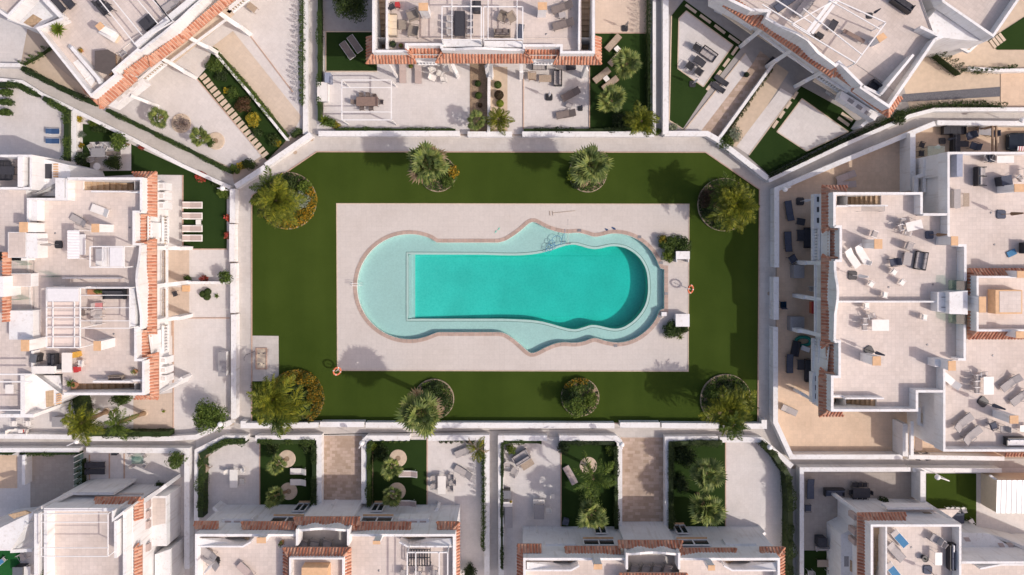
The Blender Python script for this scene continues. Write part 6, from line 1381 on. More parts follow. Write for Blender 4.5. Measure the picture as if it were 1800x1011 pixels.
# ---------------------------------------------------------------- garden plants
def disc(px, py, r, label):
    root = thing('stone_disc', label, 'paving'); c = P(px, py); root.location = (c.x, c.y, 0); m = MB(); m.lathe((c.x, c.y, 0), [(r, 0), (r, .11), (r-.05, .13), (.25, .13)], 24); m.build('slab', EDGE, root); m = MB(); m.lathe((c.x, c.y, .09), [(.26, 0), (.26, .05)], 12); m.build('soil', SOIL, root)
for x, y, r, l in ((505, 806, .85, 'round stone disc at the upper palm of the two lounger garden'), (508, 863, .85, 'shaded round stone disc at the lower palm of the two lounger garden'), (700, 805, .85, 'round stone disc at the upper palm beside the left driveway'), (698, 863, .85, 'round stone disc at the lower palm beside the left driveway'), (1034, 818, .85, 'round stone disc under the tall leaning palm'), (319, 217, .95, 'round stone disc around the bare purple shrub'), (380, 248, .85, 'round stone disc nearest the stepping stones'), (254, 726, .36, 'small terracotta disc at the foot of the right leaning palm'), (188, 723, .36, 'small terracotta disc at the foot of the left leaning palm')): disc(x, y, r, l)
for x, y, r, h, m, l in ((11, 163, .8, 1.1, LF_HEDGE, 'topmost of three long dark shrubs at the left edge'), (11, 180, .8, 1.1, LF_HEDGE, 'middle of three long dark shrubs at the left edge'), (11, 198, .8, 1.1, LF_HEDGE, 'lowest of three long dark shrubs at the left edge')): bush(x, y, r, h, m, l, ry=.4, dens=1.5)
tree(209, 250, .95, 1.7, LF_MID, 'bright round tree over the corner of the garden table square', dens=1.3); bush(140, 210, .35, .5, LF_YEL, 'small yellowish plant at the top of the white planter strip'); bush(144, 237, .35, .5, LF_SIL, 'small pale plant in the middle of the white planter strip'); bush(143, 256, .3, .5, LF_ORA, 'small brownish plant at the bottom of the white planter strip'); bush(165, 217, .7, .6, LF_BRI, 'low yellow green plant at the top of the garden table lawn', ry=.4); bush(178, 226, .9, .8, LF_DARK, 'dark spreading shrub above the garden table square', ry=.5); bush(145, 280, .8, 1.4, LF_DARK, 'dark tall shrub left of the garden table square'); bush(200, 285, .9, 1.2, LF_DARK, 'dark rounded shrub right of the shaded garden table')
flowers(247, 258, .3, 0, 360, LF_RED, 'red flowers on the diagonal wall near the garden table lawn', .3, .3, 90); flowers(352, 311, .55, 0, 360, LF_RED, 'long patch of red flowers on the diagonal wall above the loungers', .55, .3, 200); flowers(400, 383, .35, 0, 360, LF_RED, 'upper pink red flower clump on the wall right of the loungers', .35, .5, 120); flowers(400, 414, .35, 0, 360, LF_RED, 'lower pink red flower clump on the wall right of the loungers', .35, .5, 120)
bush(393, 339, .65, .9, LF_MID, 'green shrub under the globe lamp at the court corner'); bush(380, 323, .5, .5, LF_DARK, 'low dark shrub left of the globe lamp at the court corner', ry=.3); bush(330, 491, .45, .6, LF_HEDGE, 'round green shrub at the left end of the wall between two small patios'); flowers(357, 492, .45, 0, 360, LF_RED, 'orange red flowers on the wall between two small patios', .45, .4, 160); tree(396, 487, .75, 1.4, LF_MID, 'palm like green bush hanging over the court wall', dens=1.1)
topiary(357, 517, .33, 'left lobe of the three dark balls on the pale patio'); topiary(365, 513, .33, 'upper right lobe of the three dark balls on the pale patio'); topiary(364, 522, .33, 'lower right lobe of the three dark balls on the pale patio'); rosette(381, 520, .32, 'tiny spiky plant right of the three dark balls', LF_MID, n=16, h=.15)
tree(368, 732, 1.7, 2.0, LF_MID, 'wide bright green tree in the corner of the large bare patio', dens=1.6, hc=1.9); tree(310, 809, .95, 1.7, LF_MID, 'small round green tree in the patio with two black loungers', dens=1.2)
palm(207, 743, 4.2, 'feather', 'right of the two leaning palms, long orange trunk lit by the sun', .7, 18, trunk=.2, base=(254, 726), mats=FEAT); palm(143, 744, 4.2, 'feather', 'left of the two leaning palms, crown over the dark hedge', .8, 20, trunk=.2, base=(188, 723), mats=FEA); rosette(203, 723, .5, 'small bright plant between the two leaning palms', LF_BRI, n=20); bush(215, 700, 1.1, 1.4, LF_SIL, 'grey green round shrub under the tiled corner of the left house', mats=LF_HEDGE, ry=.7); rosette(287, 724, .25, 'lone tiny plant in the side patio by the tiled corner', LF_BRI, n=10)
palm(281, 207, 2.2, 'fan', 'fan palm with gaps left of the bare purple shrub', .85, 26, trunk=.14, base=(290, 203)); palm(352, 242, 2.4, 'fan', 'fan palm left of the round disc near the stepping stones', .9, 28, trunk=.14, base=(362, 238)); bush(369, 250, .5, .8, LF_HEDGE, 'small dark shrub between fan palm and the round disc'); bush(320, 217, .8, 1.2, leafmat('bare_twig', [(.20, .16, .16), (.28, .23, .22), (.12, .10, .10)]), 'bare grey purple shrub on the round stone disc', dens=.35)
bush(378, 116, 1.0, 1.1, LF_MID, 'olive green spreading shrub at the head of the stepping stones', dens=1.3, ry=.8); bush(390, 132, .8, .7, LF_DARK, 'dark low shrub below the olive shrub by the stepping stones'); bush(398, 160, .35, .6, LF_YEL, 'small yellow flower clump halfway along the stepping stones'); bush(409, 163, .65, .9, LF_HEDGE, 'green shrub right of the small yellow flower clump'); bush(428, 185, .85, 1.0, LF_PUR, 'brown purple shrub beside the stepping stones', dens=1.3); bush(445, 211, .72, 1.0, LF_YEL, 'bright yellow flowering bush beside the stepping stones', dens=1.6); bush(452, 232, .6, .5, LF_DARK, 'dark low shrub below the bright yellow bush'); bush(482, 246, .7, .9, LF_DARK, 'dark shrub near the lower end of the stepping stones'); bush(487, 252, .4, .8, LF_YEL, 'small yellow flower clump at the lower end of the stepping stones')
bush(424, 292, .45, .9, LF_YEL, 'small yellow bush in the corner below the stepping stone patio'); bush(436, 289, .9, .9, LF_DARK, 'dark spreading shrub in the corner below the stepping stone patio', ry=.6); bush(412, 297, .6, .7, LF_MID, 'green shrub at the tip of the corner below the stepping stone patio')
tree(616, 6, 1.7, 2.6, LF_DARK, 'large dark round tree at the top beside the shaded paving', dens=1.8, hc=2.6); rosette(570, 212, .75, 'yellow green spiky plant at the alley corner', LF_BRI, n=40, h=.5, w=.07); bush(580, 216, .75, .8, LF_MID, 'leafy shrub in the corner right of the spiky plant', ry=.5); bush(590, 220, .5, .5, LF_YEL, 'small yellowing shrub at the left end of the low hedge')
for x, y, r, m, l in ((840, 147, .3, LF_HEDGE, 'upper of three small ball shrubs in the brown strip'), (841, 168, .33, LF_HEDGE, 'middle of three small ball shrubs in the brown strip'), (844, 185, .22, LF_PUR, 'lowest of three small ball shrubs in the brown strip'), (875, 149, .36, LF_HEDGE, 'green ball shrub in the tan strip'), (877, 167, .45, LF_PUR, 'dark purple ball shrub in the tan strip'), (879, 182, .36, LF_BRI, 'bright green ball shrub in the tan strip')): topiary(x, y, r, l, m)
palm(838, 213, 1.9, 'fan', 'bright fan palm at the foot of the brown planting strip', .85, 24, trunk=.13); palm(876, 210, 1.8, 'feather', 'bright feather palm at the foot of the tan planting strip', .55, 20, trunk=.12, mats=FEA)
palm(1102, 112, 2.8, 'fan', 'upper of two dark fan palms on the lawn by the upper right alley', 1.25, 34, trunk=.18, base=(1090, 118)); palm(1075, 177, 2.8, 'fan', 'lower of two dark fan palms on the lawn by the upper right alley', 1.2, 34, trunk=.18, base=(1068, 186)); palm(1128, 213, 3.0, 'feather', 'bright feather palm over the wall corner by the upper right alley', .72, 24, trunk=.15, base=(1118, 216)); bush(1094, 214, 1.1, 1.2, LF_DARK, 'dark mass of shrubs at the foot of the two dark fan palms'); bush(1155, 232, .4, .6, LF_MID, 'small plant at the foot of the upper right alley'); bush(1184, 224, .45, .5, LF_SIL, 'small pale shrub at the tip of the dark lawn')
bush(1290, 236, .9, .7, LF_SIL, 'pale scrub on the tan gravel bed at the upper right', dens=.6); bush(1276, 252, .9, 1.2, LF_HEDGE, 'dark green shrub at the foot of the tan gravel bed', dens=1.2); tree(1580, 207, .75, 1.6, LF_DARK, 'dense dark little tree on the ragged hedge by the dark gravel', dens=1.5)
palm(487, 817, 2.3, 'fan', 'shaggy fan palm leaning off the upper disc of the two lounger garden', .8, 26, trunk=.13, base=(500, 808), mats=None); palm(484, 872, 2.3, 'fan', 'shaded fan palm at the lower disc of the two lounger garden', .85, 26, trunk=.13, base=(504, 864)); palm(688, 822, 2.0, 'fan', 'bright fan palm at the upper disc beside the left driveway', .85, 28, trunk=.13, base=(697, 810)); palm(690, 872, 2.0, 'fan', 'bright fan palm at the lower disc beside the left driveway', .85, 26, trunk=.13, base=(697, 866)); bush(541, 785, .7, 1.0, LF_DARK, 'dark shrub in the top right corner of the two lounger garden'); bush(480, 786, .8, 1.0, LF_DARK, 'dark shrub at the top left of the two lounger garden'); bush(654, 783, .5, .9, LF_BRI, 'bright shrub at the rounded corner by the lamp'); bush(668, 795, .9, .6, LF_DARK, 'dark low shrub left of the upper disc beside the left driveway')
palm(1043, 842, 5.0, 'feather', 'tall thin palm leaning over the disc with long bare fronds', .95, 13, trunk=.15, base=(1034, 818), mats=FEAT); palm(1040, 905, 4.0, 'fan', 'shaggy grey green palm hanging over the garden front below the thin palm', 1.15, 36, 8, .18, base=(1033, 880)); tree(1038, 876, 1.1, 3.0, LF_SIL, 'grey leaved tree between the thin palm and the shaggy palm', mats=LF_MID, dens=.8); bush(898, 790, .55, .8, LF_BRI, 'yellow green shrub in the corner behind the tan sofa'); bush(990, 787, .7, 1.0, LF_DARK, 'dark shrub left of the gap above the tall thin palm'); bush(1073, 790, .6, .9, LF_MID, 'green shrub at the top right of the tall thin palm garden')
palm(1242, 832, 3.2, 'fan', 'upper palm of the dark twin palm garden', 1.35, 40, trunk=.18, base=(1226, 815)); palm(1240, 893, 3.4, 'fan', 'lower palm of the dark twin palm garden', 1.35, 40, trunk=.18, base=(1225, 868)); bush(1205, 800, 1.2, 1.2, LF_DARK, 'dark shrub mass at the top of the twin palm garden'); bush(1196, 850, 1.0, 1.2, LF_DARK, 'dark shrub mass left of the twin palms')
palm(838, 790, 3.2, 'feather', 'drooping dry palm with brown fronds over the corner of the patio wall', .6, 13, 9, .1, base=(832, 786))
# ---------------------------------------------------------------- furniture and small things
NM = {'lg': ('sun_lounger', 'sun lounger'), 'ch': ('garden_chair', 'chair'), 'tb': ('garden_table', 'table'), 'sf': ('garden_sofa', 'sofa'), 'ps': ('folded_parasol', 'parasol')}
def F(key, x, y, h, rot, label, group=None, scale=1.0):
    n, c = NM[key[:2]]; return place(key, x, y, h, rot, label, n, c, group, scale)
def chairs(key, pts, h, label, group, scale=1.0):
    """chairs round one table, each told apart by its side of the table"""
    cx = (min(p[0] for p in pts)+max(p[0] for p in pts))/2; cy = (min(p[1] for p in pts)+max(p[1] for p in pts))/2
    hx = max(4, max(abs(p[0]-cx) for p in pts)); hy = max(4, max(abs(p[1]-cy) for p in pts)); sides = {}
    for p in pts:
        u, v = (p[0]-cx)/hx, (p[1]-cy)/hy
        k = ('upper' if v < 0 else 'lower') if hy >= hx*.6 and abs(v) > .6 else ('left' if u < 0 else 'right')
        sides.setdefault(k, []).append(p)
    for k, q in sides.items():
        ax = 0 if k in ('upper', 'lower') else 1; q.sort(key=lambda p: p[ax]); a, b = (('left', 'right'), ('top', 'bottom'))[ax]
        nm = {1: [''], 2: [a, b], 3: [a, 'middle', b], 4: [a, 'second from '+a, 'second from '+b, b]}[len(q)]
        for p, w in zip(q, nm): F(key, p[0], p[1], h, p[2], label+', '+k+' side'+(' '+w if w else ''), group, scale)
G0 = .06
# left gardens
for y, l in ((361, 'topmost'), (380, 'second from the top'), (402, 'third from the top'), (418.5, 'lowest')): F('lg_white', 341.5, y, G0, 180, 'pink and white lounger, %s of four on the left lawn' % l, 'white loungers on the left lawn', (.93, .95, 1))
F('tb_lwhite', 352, 391, G0, 0, 'small white table between the four loungers on the left lawn')
F('lg_blue', 98, 232, G0, 180, 'upper of two short blue loungers by the tall left hedge', None, (.62, .8, 1)); F('lg_blue', 98, 249, G0, 180, 'lower of two short blue loungers by the tall left hedge', None, (.62, .8, 1))
F('tb_grey', 180, 270, G0, 0, 'grey table on the pale square in the dark garden lawn', None, .95); chairs('ch_metal', [(168, 262, -60), (190, 262, 240), (167, 281, 20), (192, 280, 160)], G0, 'pale chair at the grey garden lawn table', 'chairs at the square garden table'); F('tb_round', 178, 294, G0, 0, 'small round table in the shade below the grey garden table'); F('lg_shade', 204, 270, G0, 5, 'grey lounger right of the table on the dark lawn square', None, .8)
F('tb_lowd', 173, 252, G0, 20, 'little dark table at the top of the dark lawn square', None, .4)
def crate(x, y, h, L, W, H, rot, label, name, cat, mat, lidmat=None, legs=False):
    g = P(x, y, h); root = thing(name, label, cat, g, R(rot)); m = MB(); m.box((0, 0, H/2), (L, W, H)); b = bpy.data.objects.new('body', m.mesh('body', mat)); COL.objects.link(b); b.parent = root
    m = MB(); m.box((0, 0, H+.025), (L+.06, W+.06, .05)); l = bpy.data.objects.new('lid', m.mesh('lid', lidmat or mat)); COL.objects.link(l); l.parent = root
    m = MB(); m.bar((-L*.2, -W/2-.05, H*.75), (L*.2, -W/2-.05, H*.75), .03, .03); k = bpy.data.objects.new('handle', m.mesh('handle', GMET)); COL.objects.link(k); k.parent = root
    return root
crate(398, 637, 0, .7, 2.3, .95, 0, 'long low white storage box against the court wall of the large bare patio', 'storage_box', 'box', WALL, GRTOP); crate(328, 507, 0, .7, .55, .12, 0, 'orange tan door mat box on the porch by the three dark balls', 'planter_box', 'planter', CHCAP, CHCAP)
F('ch_dark', 311, 516, G0, 200, 'dark wire chair on the porch by the three dark balls', None, .9)
# roof of the left house
F('lg_plastic', 182, 371, T, -20, 'white slatted lounger on the left roof terrace near the upper stairs', None, (.95, 1, 1)); F('lg_light', 143, 388, T, -28, 'pale covered lounger left of the upper roof chimney', None, .85); F('ps_grey', 104, 430, T, 0, 'folded grey parasol on a round base on the left roof'); F('tb_white', 186, 452, T, 90, 'white table half hidden under the left roof gazebo')
F('ch_metal', 180, 548, T, 0, 'upper grey chair under the wire pergola on the left roof', None, 1.2); F('ch_metal', 180, 563, T, 0, 'lower grey chair under the wire pergola on the left roof', None, 1.2); F('ch_low', 178, 538, T, 0, 'chair with a pink cushion under the wire pergola on the left roof').children[0].data = (lambda m: (m.box((0, 0, .36), (.66, .66, .08)), m.mesh('seat', plain('pink_cushion', (.55, .22, .22), .8)))[1])(MB()); F('ch_brown', 150, 549, T, 0, 'brown chair with a dark red towel beside the canvas pergola'); F('sf_dark', 206, 517, T, 180, 'dark sofa with striped cushions under the wire pergola of the left roof', None, (.95, 1, 1))
crate(171, 513, T, 1.3, .4, .3, 0, 'long terracotta trough at the dividing wall of the left roof', 'planter_box', 'planter', TERRAPOT); bush(173, 513, .4, .4, LF_MID, 'green plant in the terracotta trough on the left roof', z=T+.3, ry=.2)
F('sf_dark', 97, 632, T, 90, 'black sofa bar unit by the white counter on the left roof', None, (.6, 1, 1)); crate(71, 627, T, .7, .55, .9, 80, 'black barbecue with a steel lid on the left roof', 'barbecue', 'barbecue', DMET, GMET); crate(89, 647, T, 1.9, .6, .9, 0, 'long white counter on the lower left roof terrace', 'outdoor_counter', 'counter', WALL, WPLA)
F('tb_white', 127, 635, T, 90, 'table with a white patterned cloth on the lower left roof terrace', None, (1.15, 1, 1)); F('ch_white', 148, 637, T, 180, 'white chair right of the patterned cloth table'); crate(139, 622, T, .5, .45, .5, 10, 'yellow orange box at the top of the patterned cloth table', 'storage_box', 'box', YEL); crate(139, 648, T, .35, .45, .45, 5, 'red box at the lower side of the patterned cloth table', 'storage_box', 'box', RED); F('ch_dark', 113, 643, T, 0, 'black chair between the white counter and the patterned cloth table')
F('sf_brown', 209, 663, T, 180, 'brown wooden bench in the shade by the lower stairs of the left roof', None, (1, .6, 1)); rosette(122, 674, .55, 'bright spiky potted plant at the corner of the lower left roof', LF_BRI, z=T, n=26, h=.6); pot(135, 676, T, .28, 'terracotta bowl beside the spiky plant on the lower left roof', size=.15); pot(240, 652, T, .2, 'pot with green and purple leaves in the lower right corner of the left roof', size=.4)
F('tb_dark', 15, 301, 5.0, 0, 'dark table with chairs on the walled roof at the far left', None, .8); chairs('ch_dark', [(3, 290, -90), (12, 290, -90), (22, 290, -90), (4, 312, 90), (14, 312, 90), (24, 312, 90)], 5.0, 'dark chair at the far left roof table', 'chairs at the far left roof table')
F('tb_whites', 27, 681, 5.9, 90, 'small white table under the rafters of the far left lower roof', None, (1, .9, 1)); F('tb_white', 39, 756, G0, 0, 'white table with red cloth on the little patio at the lower left edge', None, .6); chairs('ch_white', [(27, 757, 0), (51, 757, 180), (31, 743, -90), (55, 743, -90)], G0, 'white chair at the red cloth table', 'chairs at the red cloth table'); crate(39, 757, .6, .35, .3, .2, 0, 'folded red and white cloth on the little table by the lower left path', 'folded_cloth', 'cloth', RED, WPLA)
crate(110, 738, 0, .9, .9, .8, 0, 'grey barrow box at the corner by the bushy hedge at lower left', 'storage_box', 'box', GRTOP)
# bottom left
F('lg_dark', 171, 815.5, G0, 180, 'upper of two black padded loungers on the lower left patio', None, (.95, .78, 1)); F('lg_dark', 171, 827, G0, 180, 'lower of two black padded loungers on the lower left patio', None, (.95, .78, 1)); F('tb_glass', 247, 806, G0, 0, 'glass table with thin chairs on the lower left patio', None, .75); chairs('ch_metal', [(237, 800, -30), (257, 800, 210), (237, 816, 30), (257, 816, 150)], G0, 'thin chair at the lower left glass table', 'chairs at the glass table', .8)
for i, (x, y, r) in enumerate(((220, 858, 20), (236, 857, 60), (252, 859, 120))): F('ch_dark', x, y, G0, r, ('left', 'middle', 'right')[i]+' of three dark chairs shaded beside the bottom left house')
bush(263, 862, .5, .8, LF_DARK, 'dark shaded shrub at the end of the three dark chairs'); bush(281, 852, .4, .6, LF_DARK, 'dark little shrub at the wing wall of the bottom left house'); crate(205, 794, 0, .5, .4, .4, 0, 'dark box against the wall above the lower left patio', 'storage_box', 'box', DMET); crate(301, 955, 0, .9, .9, 1.0, 20, 'grey covered barbecue in the alley beside the bottom left house', 'covered_barbecue', 'barbecue', GRTOP, GRTOP)
F('ch_grey', 47, 975, G0, -60, 'white and grey armchair on the edge of the bright green turf', None, 1.1); crate(43, 997, 0, .9, .8, .9, 0, 'dark barbecue beside the bright green turf at the bottom left', 'barbecue', 'barbecue', DMET, GMET); F('tb_whites', 57, 1000, G0, 0, 'white side table right of the dark barbecue at the bottom left', None, (.8, 1.4, 1)); F('lg_sky', 6, 985, G0, 40, 'blue and white toy lounger on the bright green turf', None, .6); pot(84, 1004, T, .25, 'pot with yellow green leaves at the corner of the bottom left roof', leafc=LF_BRI, size=.45)
# top left roof
tub = thing('hot_tub', 'dark brown covered hot tub on the diagonal top left roof', 'hot tub', P(184, 108, T)); c = P(184, 108, T)
pts = [(168, 90), (190, 88), (202, 96), (203, 120), (190, 131), (168, 124)]
m = MB(); m.prism(PP(pts, T+.8), T, T+.75); m.build('shell', WOOD, tub); m = MB(); m.prism(offs(PP(pts, T+.8), -.04), T+.76, T+.86); m.build('cover', plain('dark_tub_cover', (.10, .082, .075), .7, 0, .1), tub); m = MB(); m.prism(PP([(202, 98), (206, 97), (206, 118), (203, 119)], T+.6), T, T+.55); m.build('step', LWOOD, tub)
pot(102, 52, T, .3, 'large spiky potted palm on the corner of the diagonal top left roof', mat=TERRAPOT, leafc=LF_BRI, size=.1); rosette(102, 52, .85, 'round spiky yucca crown above the pot on the top left roof', LF_BRI, z=T+.4, n=60, h=.4, w=.06); pot(145, 90, T, .16, 'small pot with reddish leaves by the slanting wall on the top left roof', leafc=LF_ORA, size=.3)
F('lg_dark', 105, 10, T, -48, 'left of two dark loungers at the top edge of the diagonal roof'); F('lg_dark', 121, 2, T, -48, 'right of two dark loungers at the top edge of the diagonal roof'); F('ch_dark', 183, 8, T, 40, 'upper dark armchair under the rafters of the top left roof', None, 1.3); F('ch_dark', 196, 19, T, 40, 'lower dark armchair under the rafters of the top left roof', None, 1.5); F('tb_dark', 190, 22, T, 40, 'dark low table between the dark armchairs of the top left roof', None, (.35, .6, .6)); F('ch_metal', 223, 97, T, 130, 'white wheel backed chair by the parapet of the top left roof'); crate(264, 42, T, 1.2, .9, .5, 40, 'black domed cover by the parapet of the top left roof', 'covered_barbecue', 'barbecue', DFAB, DFAB); F('lg_light', 305, 10, T, 35, 'grey lounger in the right corner of the top left roof'); crate(196, 62, T, 1.6, .75, .4, -32, 'cream and white low box in the middle of the top left roof', 'storage_box', 'box', CREAM, WPLA)
F('tb_wood', 446, 16, G0, -38, 'thin grey folding table on the pale diagonal patio', None, .7)
# top middle roof and patios
F('sf_wick', 691, 47, T, 270, 'long round wicker sofa with cream cushions on the top middle roof'); F('ch_wick', 727, 32, T, 200, 'upper wicker tub chair on the top middle roof', None, 1.5); F('ch_wick', 728, 58, T, 170, 'lower wicker tub chair on the top middle roof', None, 1.5); F('tb_wlow', 709, 46, T, 90, 'square wicker table between the sofa and tub chairs', None, 1.05); crate(700, 11, T, .35, .35, .5, 0, 'red box at the top of the wicker seats', 'storage_box', 'box', RED); F('ch_dark', 690, 15, T, 30, 'dark chair left of the red box on the top middle roof')
pot(692, 80, T, .28, 'dark potted plant in the roof corner below the wicker sofa', mat=DMET, leafc=LF_DARK, size=.45); pot(706, 82, T, .22, 'terracotta pot by the bay wall of the top middle roof', size=.2); F('tb_dark', 809, 46, T, 90, 'dark dining table under the left pergola of the top middle roof', None, (.95, .95, 1)); chairs('ch_metal', [(793, 36, 0), (792, 48, 0), (793, 60, 0), (826, 34, 180), (826, 46, 180), (826, 58, 180)], T, 'pale dining chair under the left pergola', 'dining chairs under the left pergola'); crate(839, 17, T, .7, .8, 1.0, 0, 'tall dark cabinet at the right end of the left pergola', 'cabinet', 'cabinet', DFAB)
F('ch_wick', 883, 34, T, -110, 'left of two brown armchairs under the right pergola', None, 1.15); F('ch_wick', 900, 35, T, -60, 'right of two brown armchairs under the right pergola', None, 1.15); F('sf_brown', 883, 60, T, 0, 'brown wicker bench under the right pergola', None, (1.2, .9, 1)); F('lg_slate', 915, 58, T, 80, 'dark folded lounger at the right post of the right pergola', None, .7)
F('lg_grey', 988, 15, T, 17, 'upper grey lounger on the right half of the top middle roof'); F('lg_grey', 990, 45, T, 14, 'lower grey lounger on the right half of the top middle roof'); F('tb_low', 988, 29, T, 10, 'small grey table between the two grey roof loungers')
F('lg_shade', 626, 80, G0, -55, 'right of two grey loungers on the dark turf at the top left of the patio'); F('lg_shade', 613, 91, G0, -55, 'left of two grey loungers on the dark turf at the top left of the patio'); crate(581, 141, 0, .5, .9, 1.0, 0, 'blue grey barbecue cabinet at the edge of the large pergola', 'barbecue_cabinet', 'cabinet', plain('blue_grey', (.28, .31, .40), .6)); crate(571, 165, 0, .9, 1.8, .9, 0, 'white counter with sink left of the large pergola', 'outdoor_counter', 'counter', WALL, WPLA)
pergola([(601, 141), (688, 141), (688, 211), (601, 211)], 2.7, 0, 'large white flat pergola frame on the patio at the top', [(601, 154, 688, 154), (601, 197, 688, 197)], w=.1); F('tb_brown', 648, 181, G0, 0, 'brown dining table under the large white pergola', None, (1.05, .9, 1)); chairs('ch_brown', [(637, 171, -90), (649, 171, -90), (660, 173, -90), (638, 191, 90), (654, 191, 90), (625, 181, 0), (671, 181, 180)], G0, 'brown dining chair under the large white pergola', 'brown dining chairs', .9)
F('lg_taupe', 709, 130, G0, 90, 'left of two taupe loungers under the tiled eaves at the top'); F('lg_taupe', 736, 131, G0, 90, 'right of two taupe loungers under the tiled eaves at the top'); pot(723, 118, 0, .2, 'small potted plant between the two taupe loungers', size=.3)
for i, (x, y, r, l) in enumerate(((762, 124, 30, 'upper left'), (775, 131, 70, 'middle'), (762, 139, -20, 'lower left'), (781, 142, 100, 'lower right'), (784, 124, 200, 'upper right'))): F('ch_white', x, y, G0, r, l+' chair of the jumble of white chairs under the tiled eaves', None, 1.1)
F('ch_wood', 936, 137, G0, 0, 'slatted armchair left of the wooden garden table', None, 1.35); F('tb_wood', 958, 140, G0, 0, 'slatted wooden garden table on the patio below the right eaves', None, (.85, .75, .6)); F('sf_slat', 980, 139, G0, 90, 'slatted garden sofa right of the wooden garden table'); F('sf_slat', 948, 120, G0, 180, 'slatted bench under the tiled eaves behind the garden table', None, (.9, .6, 1))
F('ps_white', 965, 171, G0, 0, 'folded white parasol on a dark base on the right hand top patio'); F('lg_grey', 1003, 167, G0, 27, 'upper brown grey lounger on the right hand top patio'); F('lg_grey', 995, 202, G0, 9, 'lower brown grey lounger on the right hand top patio'); F('tb_low', 1000, 186, G0, -20, 'small table between the two brown grey patio loungers'); F('ps_dark', 1020, 191, G0, 0, 'small dark parasol foot beside the two brown grey patio loungers', None, .7); crate(1003, 120, 0, .9, .4, .4, 5, 'dark low box under the eaves of the right hand top patio', 'storage_box', 'box', DFAB)
F('lg_brown', 1077, 77, G0, 48, 'upper wooden lounger on the dark lawn beside the fan palms', None, .95); F('tb_lwhite', 1084, 88, G0, 40, 'small white table by the upper wooden lounger'); F('lg_brown', 1082, 104, G0, 45, 'wooden lounger half under the upper fan palm', None, .9); F('lg_brown', 1057, 134, G0, 38, 'lower wooden lounger on the dark lawn beside the fan palms', None, .95); F('tb_lwhite', 1065, 140, G0, 38, 'small white table by the lower wooden lounger'); F('lg_brown', 1072, 148, G0, 38, 'wooden lounger half under the lower fan palm', None, .9); F('ps_grey', 1098, 50, G0, 0, 'folded parasol on a pale square base on the beige patio at the top', None, .9)
# top right
F('sf_slat', 1243, 97, G0, 145, 'dark slatted three seat sofa on the pale square patio', None, 1.05).children; F('ch_slat', 1223, 86, G0, -35, 'thin framed chair at the upper end of the slatted sofa'); F('tb_lowd', 1228, 110, G0, -37, 'dark low table before the slatted sofa', None, 1.15); F('ch_slat', 1211, 118, G0, 55, 'left dark slatted armchair before the low table', None, 1.15); F('ch_slat', 1226, 128, G0, 55, 'right dark slatted armchair before the low table', None, 1.15); F('ps_white', 1217, 148, G0, 0, 'folded white parasol on the dark lawn by the slatted armchairs', None, .9)
F('lg_dark', 1267, 143, G0, -37, 'upper dark lounger on the diagonal garden path', None, .75); F('lg_dark', 1261, 155, G0, -37, 'lower dark lounger on the diagonal garden path', None, .75); pot(1310, 133, 0, .25, 'dark planter box on the brown garden path', mat=DMET, leafc=LF_DARK, size=.3); crate(1353, 112, 0, .8, .6, .7, 50, 'dark covered box at the top of the brown garden path', 'storage_box', 'box', DFAB)
crate(1301, 44, 0, .9, .35, .8, -37, 'grey air conditioning unit under the balcony at the upper right', 'air_conditioner', 'air conditioner', GRTOP, WPLA); crate(1464, 166, 0, 1.5, .6, .5, -35, 'white covered lounger under the eaves of the diagonal house', 'covered_lounger', 'lounger', WPLA, LFAB)
F('lg_slate', 1377, 8, T, 35, 'dark slatted lounger at the top edge under the pergola rafters'); F('lg_light', 1412, 12, T, 52, 'grey white slatted lounger under the pergola rafters at the upper right', None, 1.2); F('tb_lowd', 1461, 47, T, 60, 'dark striped low table under the large open pergola'); F('ps_dark', 1528, 28, T, 0, 'small dark folded parasol beside the large open pergola', None, .8); F('sf_dark', 1582, 9, T, -35, 'dark sofa with orange cushion at the top edge of the diagonal roof'); F('sf_dark', 1537, 156, T, 143, 'dark sofa under the slanting stair wall of the diagonal roof', None, (.75, .8, 1)); crate(1437, 65, T, .6, .35, .5, -30, 'dark box by the wavy parapet of the diagonal roof', 'storage_box', 'box', DMET); F('tb_brown', 1497, 66, T, -28, 'long brown bench table under the large open pergola', None, (1.05, .35, .6))
# ochre yard and dark patio of the right house
F('lg_slate', 1385, 371, G0, -82, 'uppermost slate blue lounger in the shaded ochre yard'); F('ps_white', 1406, 354, G0, 0, 'folded white parasol on a large dark base in the shaded ochre yard', None, 1.1); F('tb_lowd', 1405, 390, G0, -10, 'dark square table near the uppermost slate lounger', None, (.8, 1.1, 1)); F('lg_slate', 1383, 425, G0, -88, 'middle slate blue lounger in the shaded ochre yard'); F('tb_lowd', 1405, 414, G0, 90, 'dark square table by the middle slate lounger', None, (1.1, 1.2, 1)); F('sf_dark', 1419, 418, G0, 90, 'dark sofa against the house in the shaded ochre yard'); F('ch_slate', 1390, 455, G0, 30, 'dark square armchair in the shaded ochre yard', None, 1.2)
F('lg_taupe', 1484, 311, G0, 22, 'sunlit tipped beige lounger above the tiled corner in the ochre yard', None, .95); F('lg_taupe', 1485, 325, G0, 3, 'shaded beige lounger just above the tiled corner in the ochre yard', None, .9); F('ch_slate', 1374, 535, G0, 90, 'bright blue toy chair against the court wall').children[0].data = (lambda m: (m.box((0, 0, .43), (.6, .6, .05)), m.mesh('seat', SKYB))[1])(MB()); crate(1426, 540, 0, .4, 1.1, .6, 0, 'orange red covered bike box by the porch of the right house', 'storage_box', 'box', ORNG, RED)
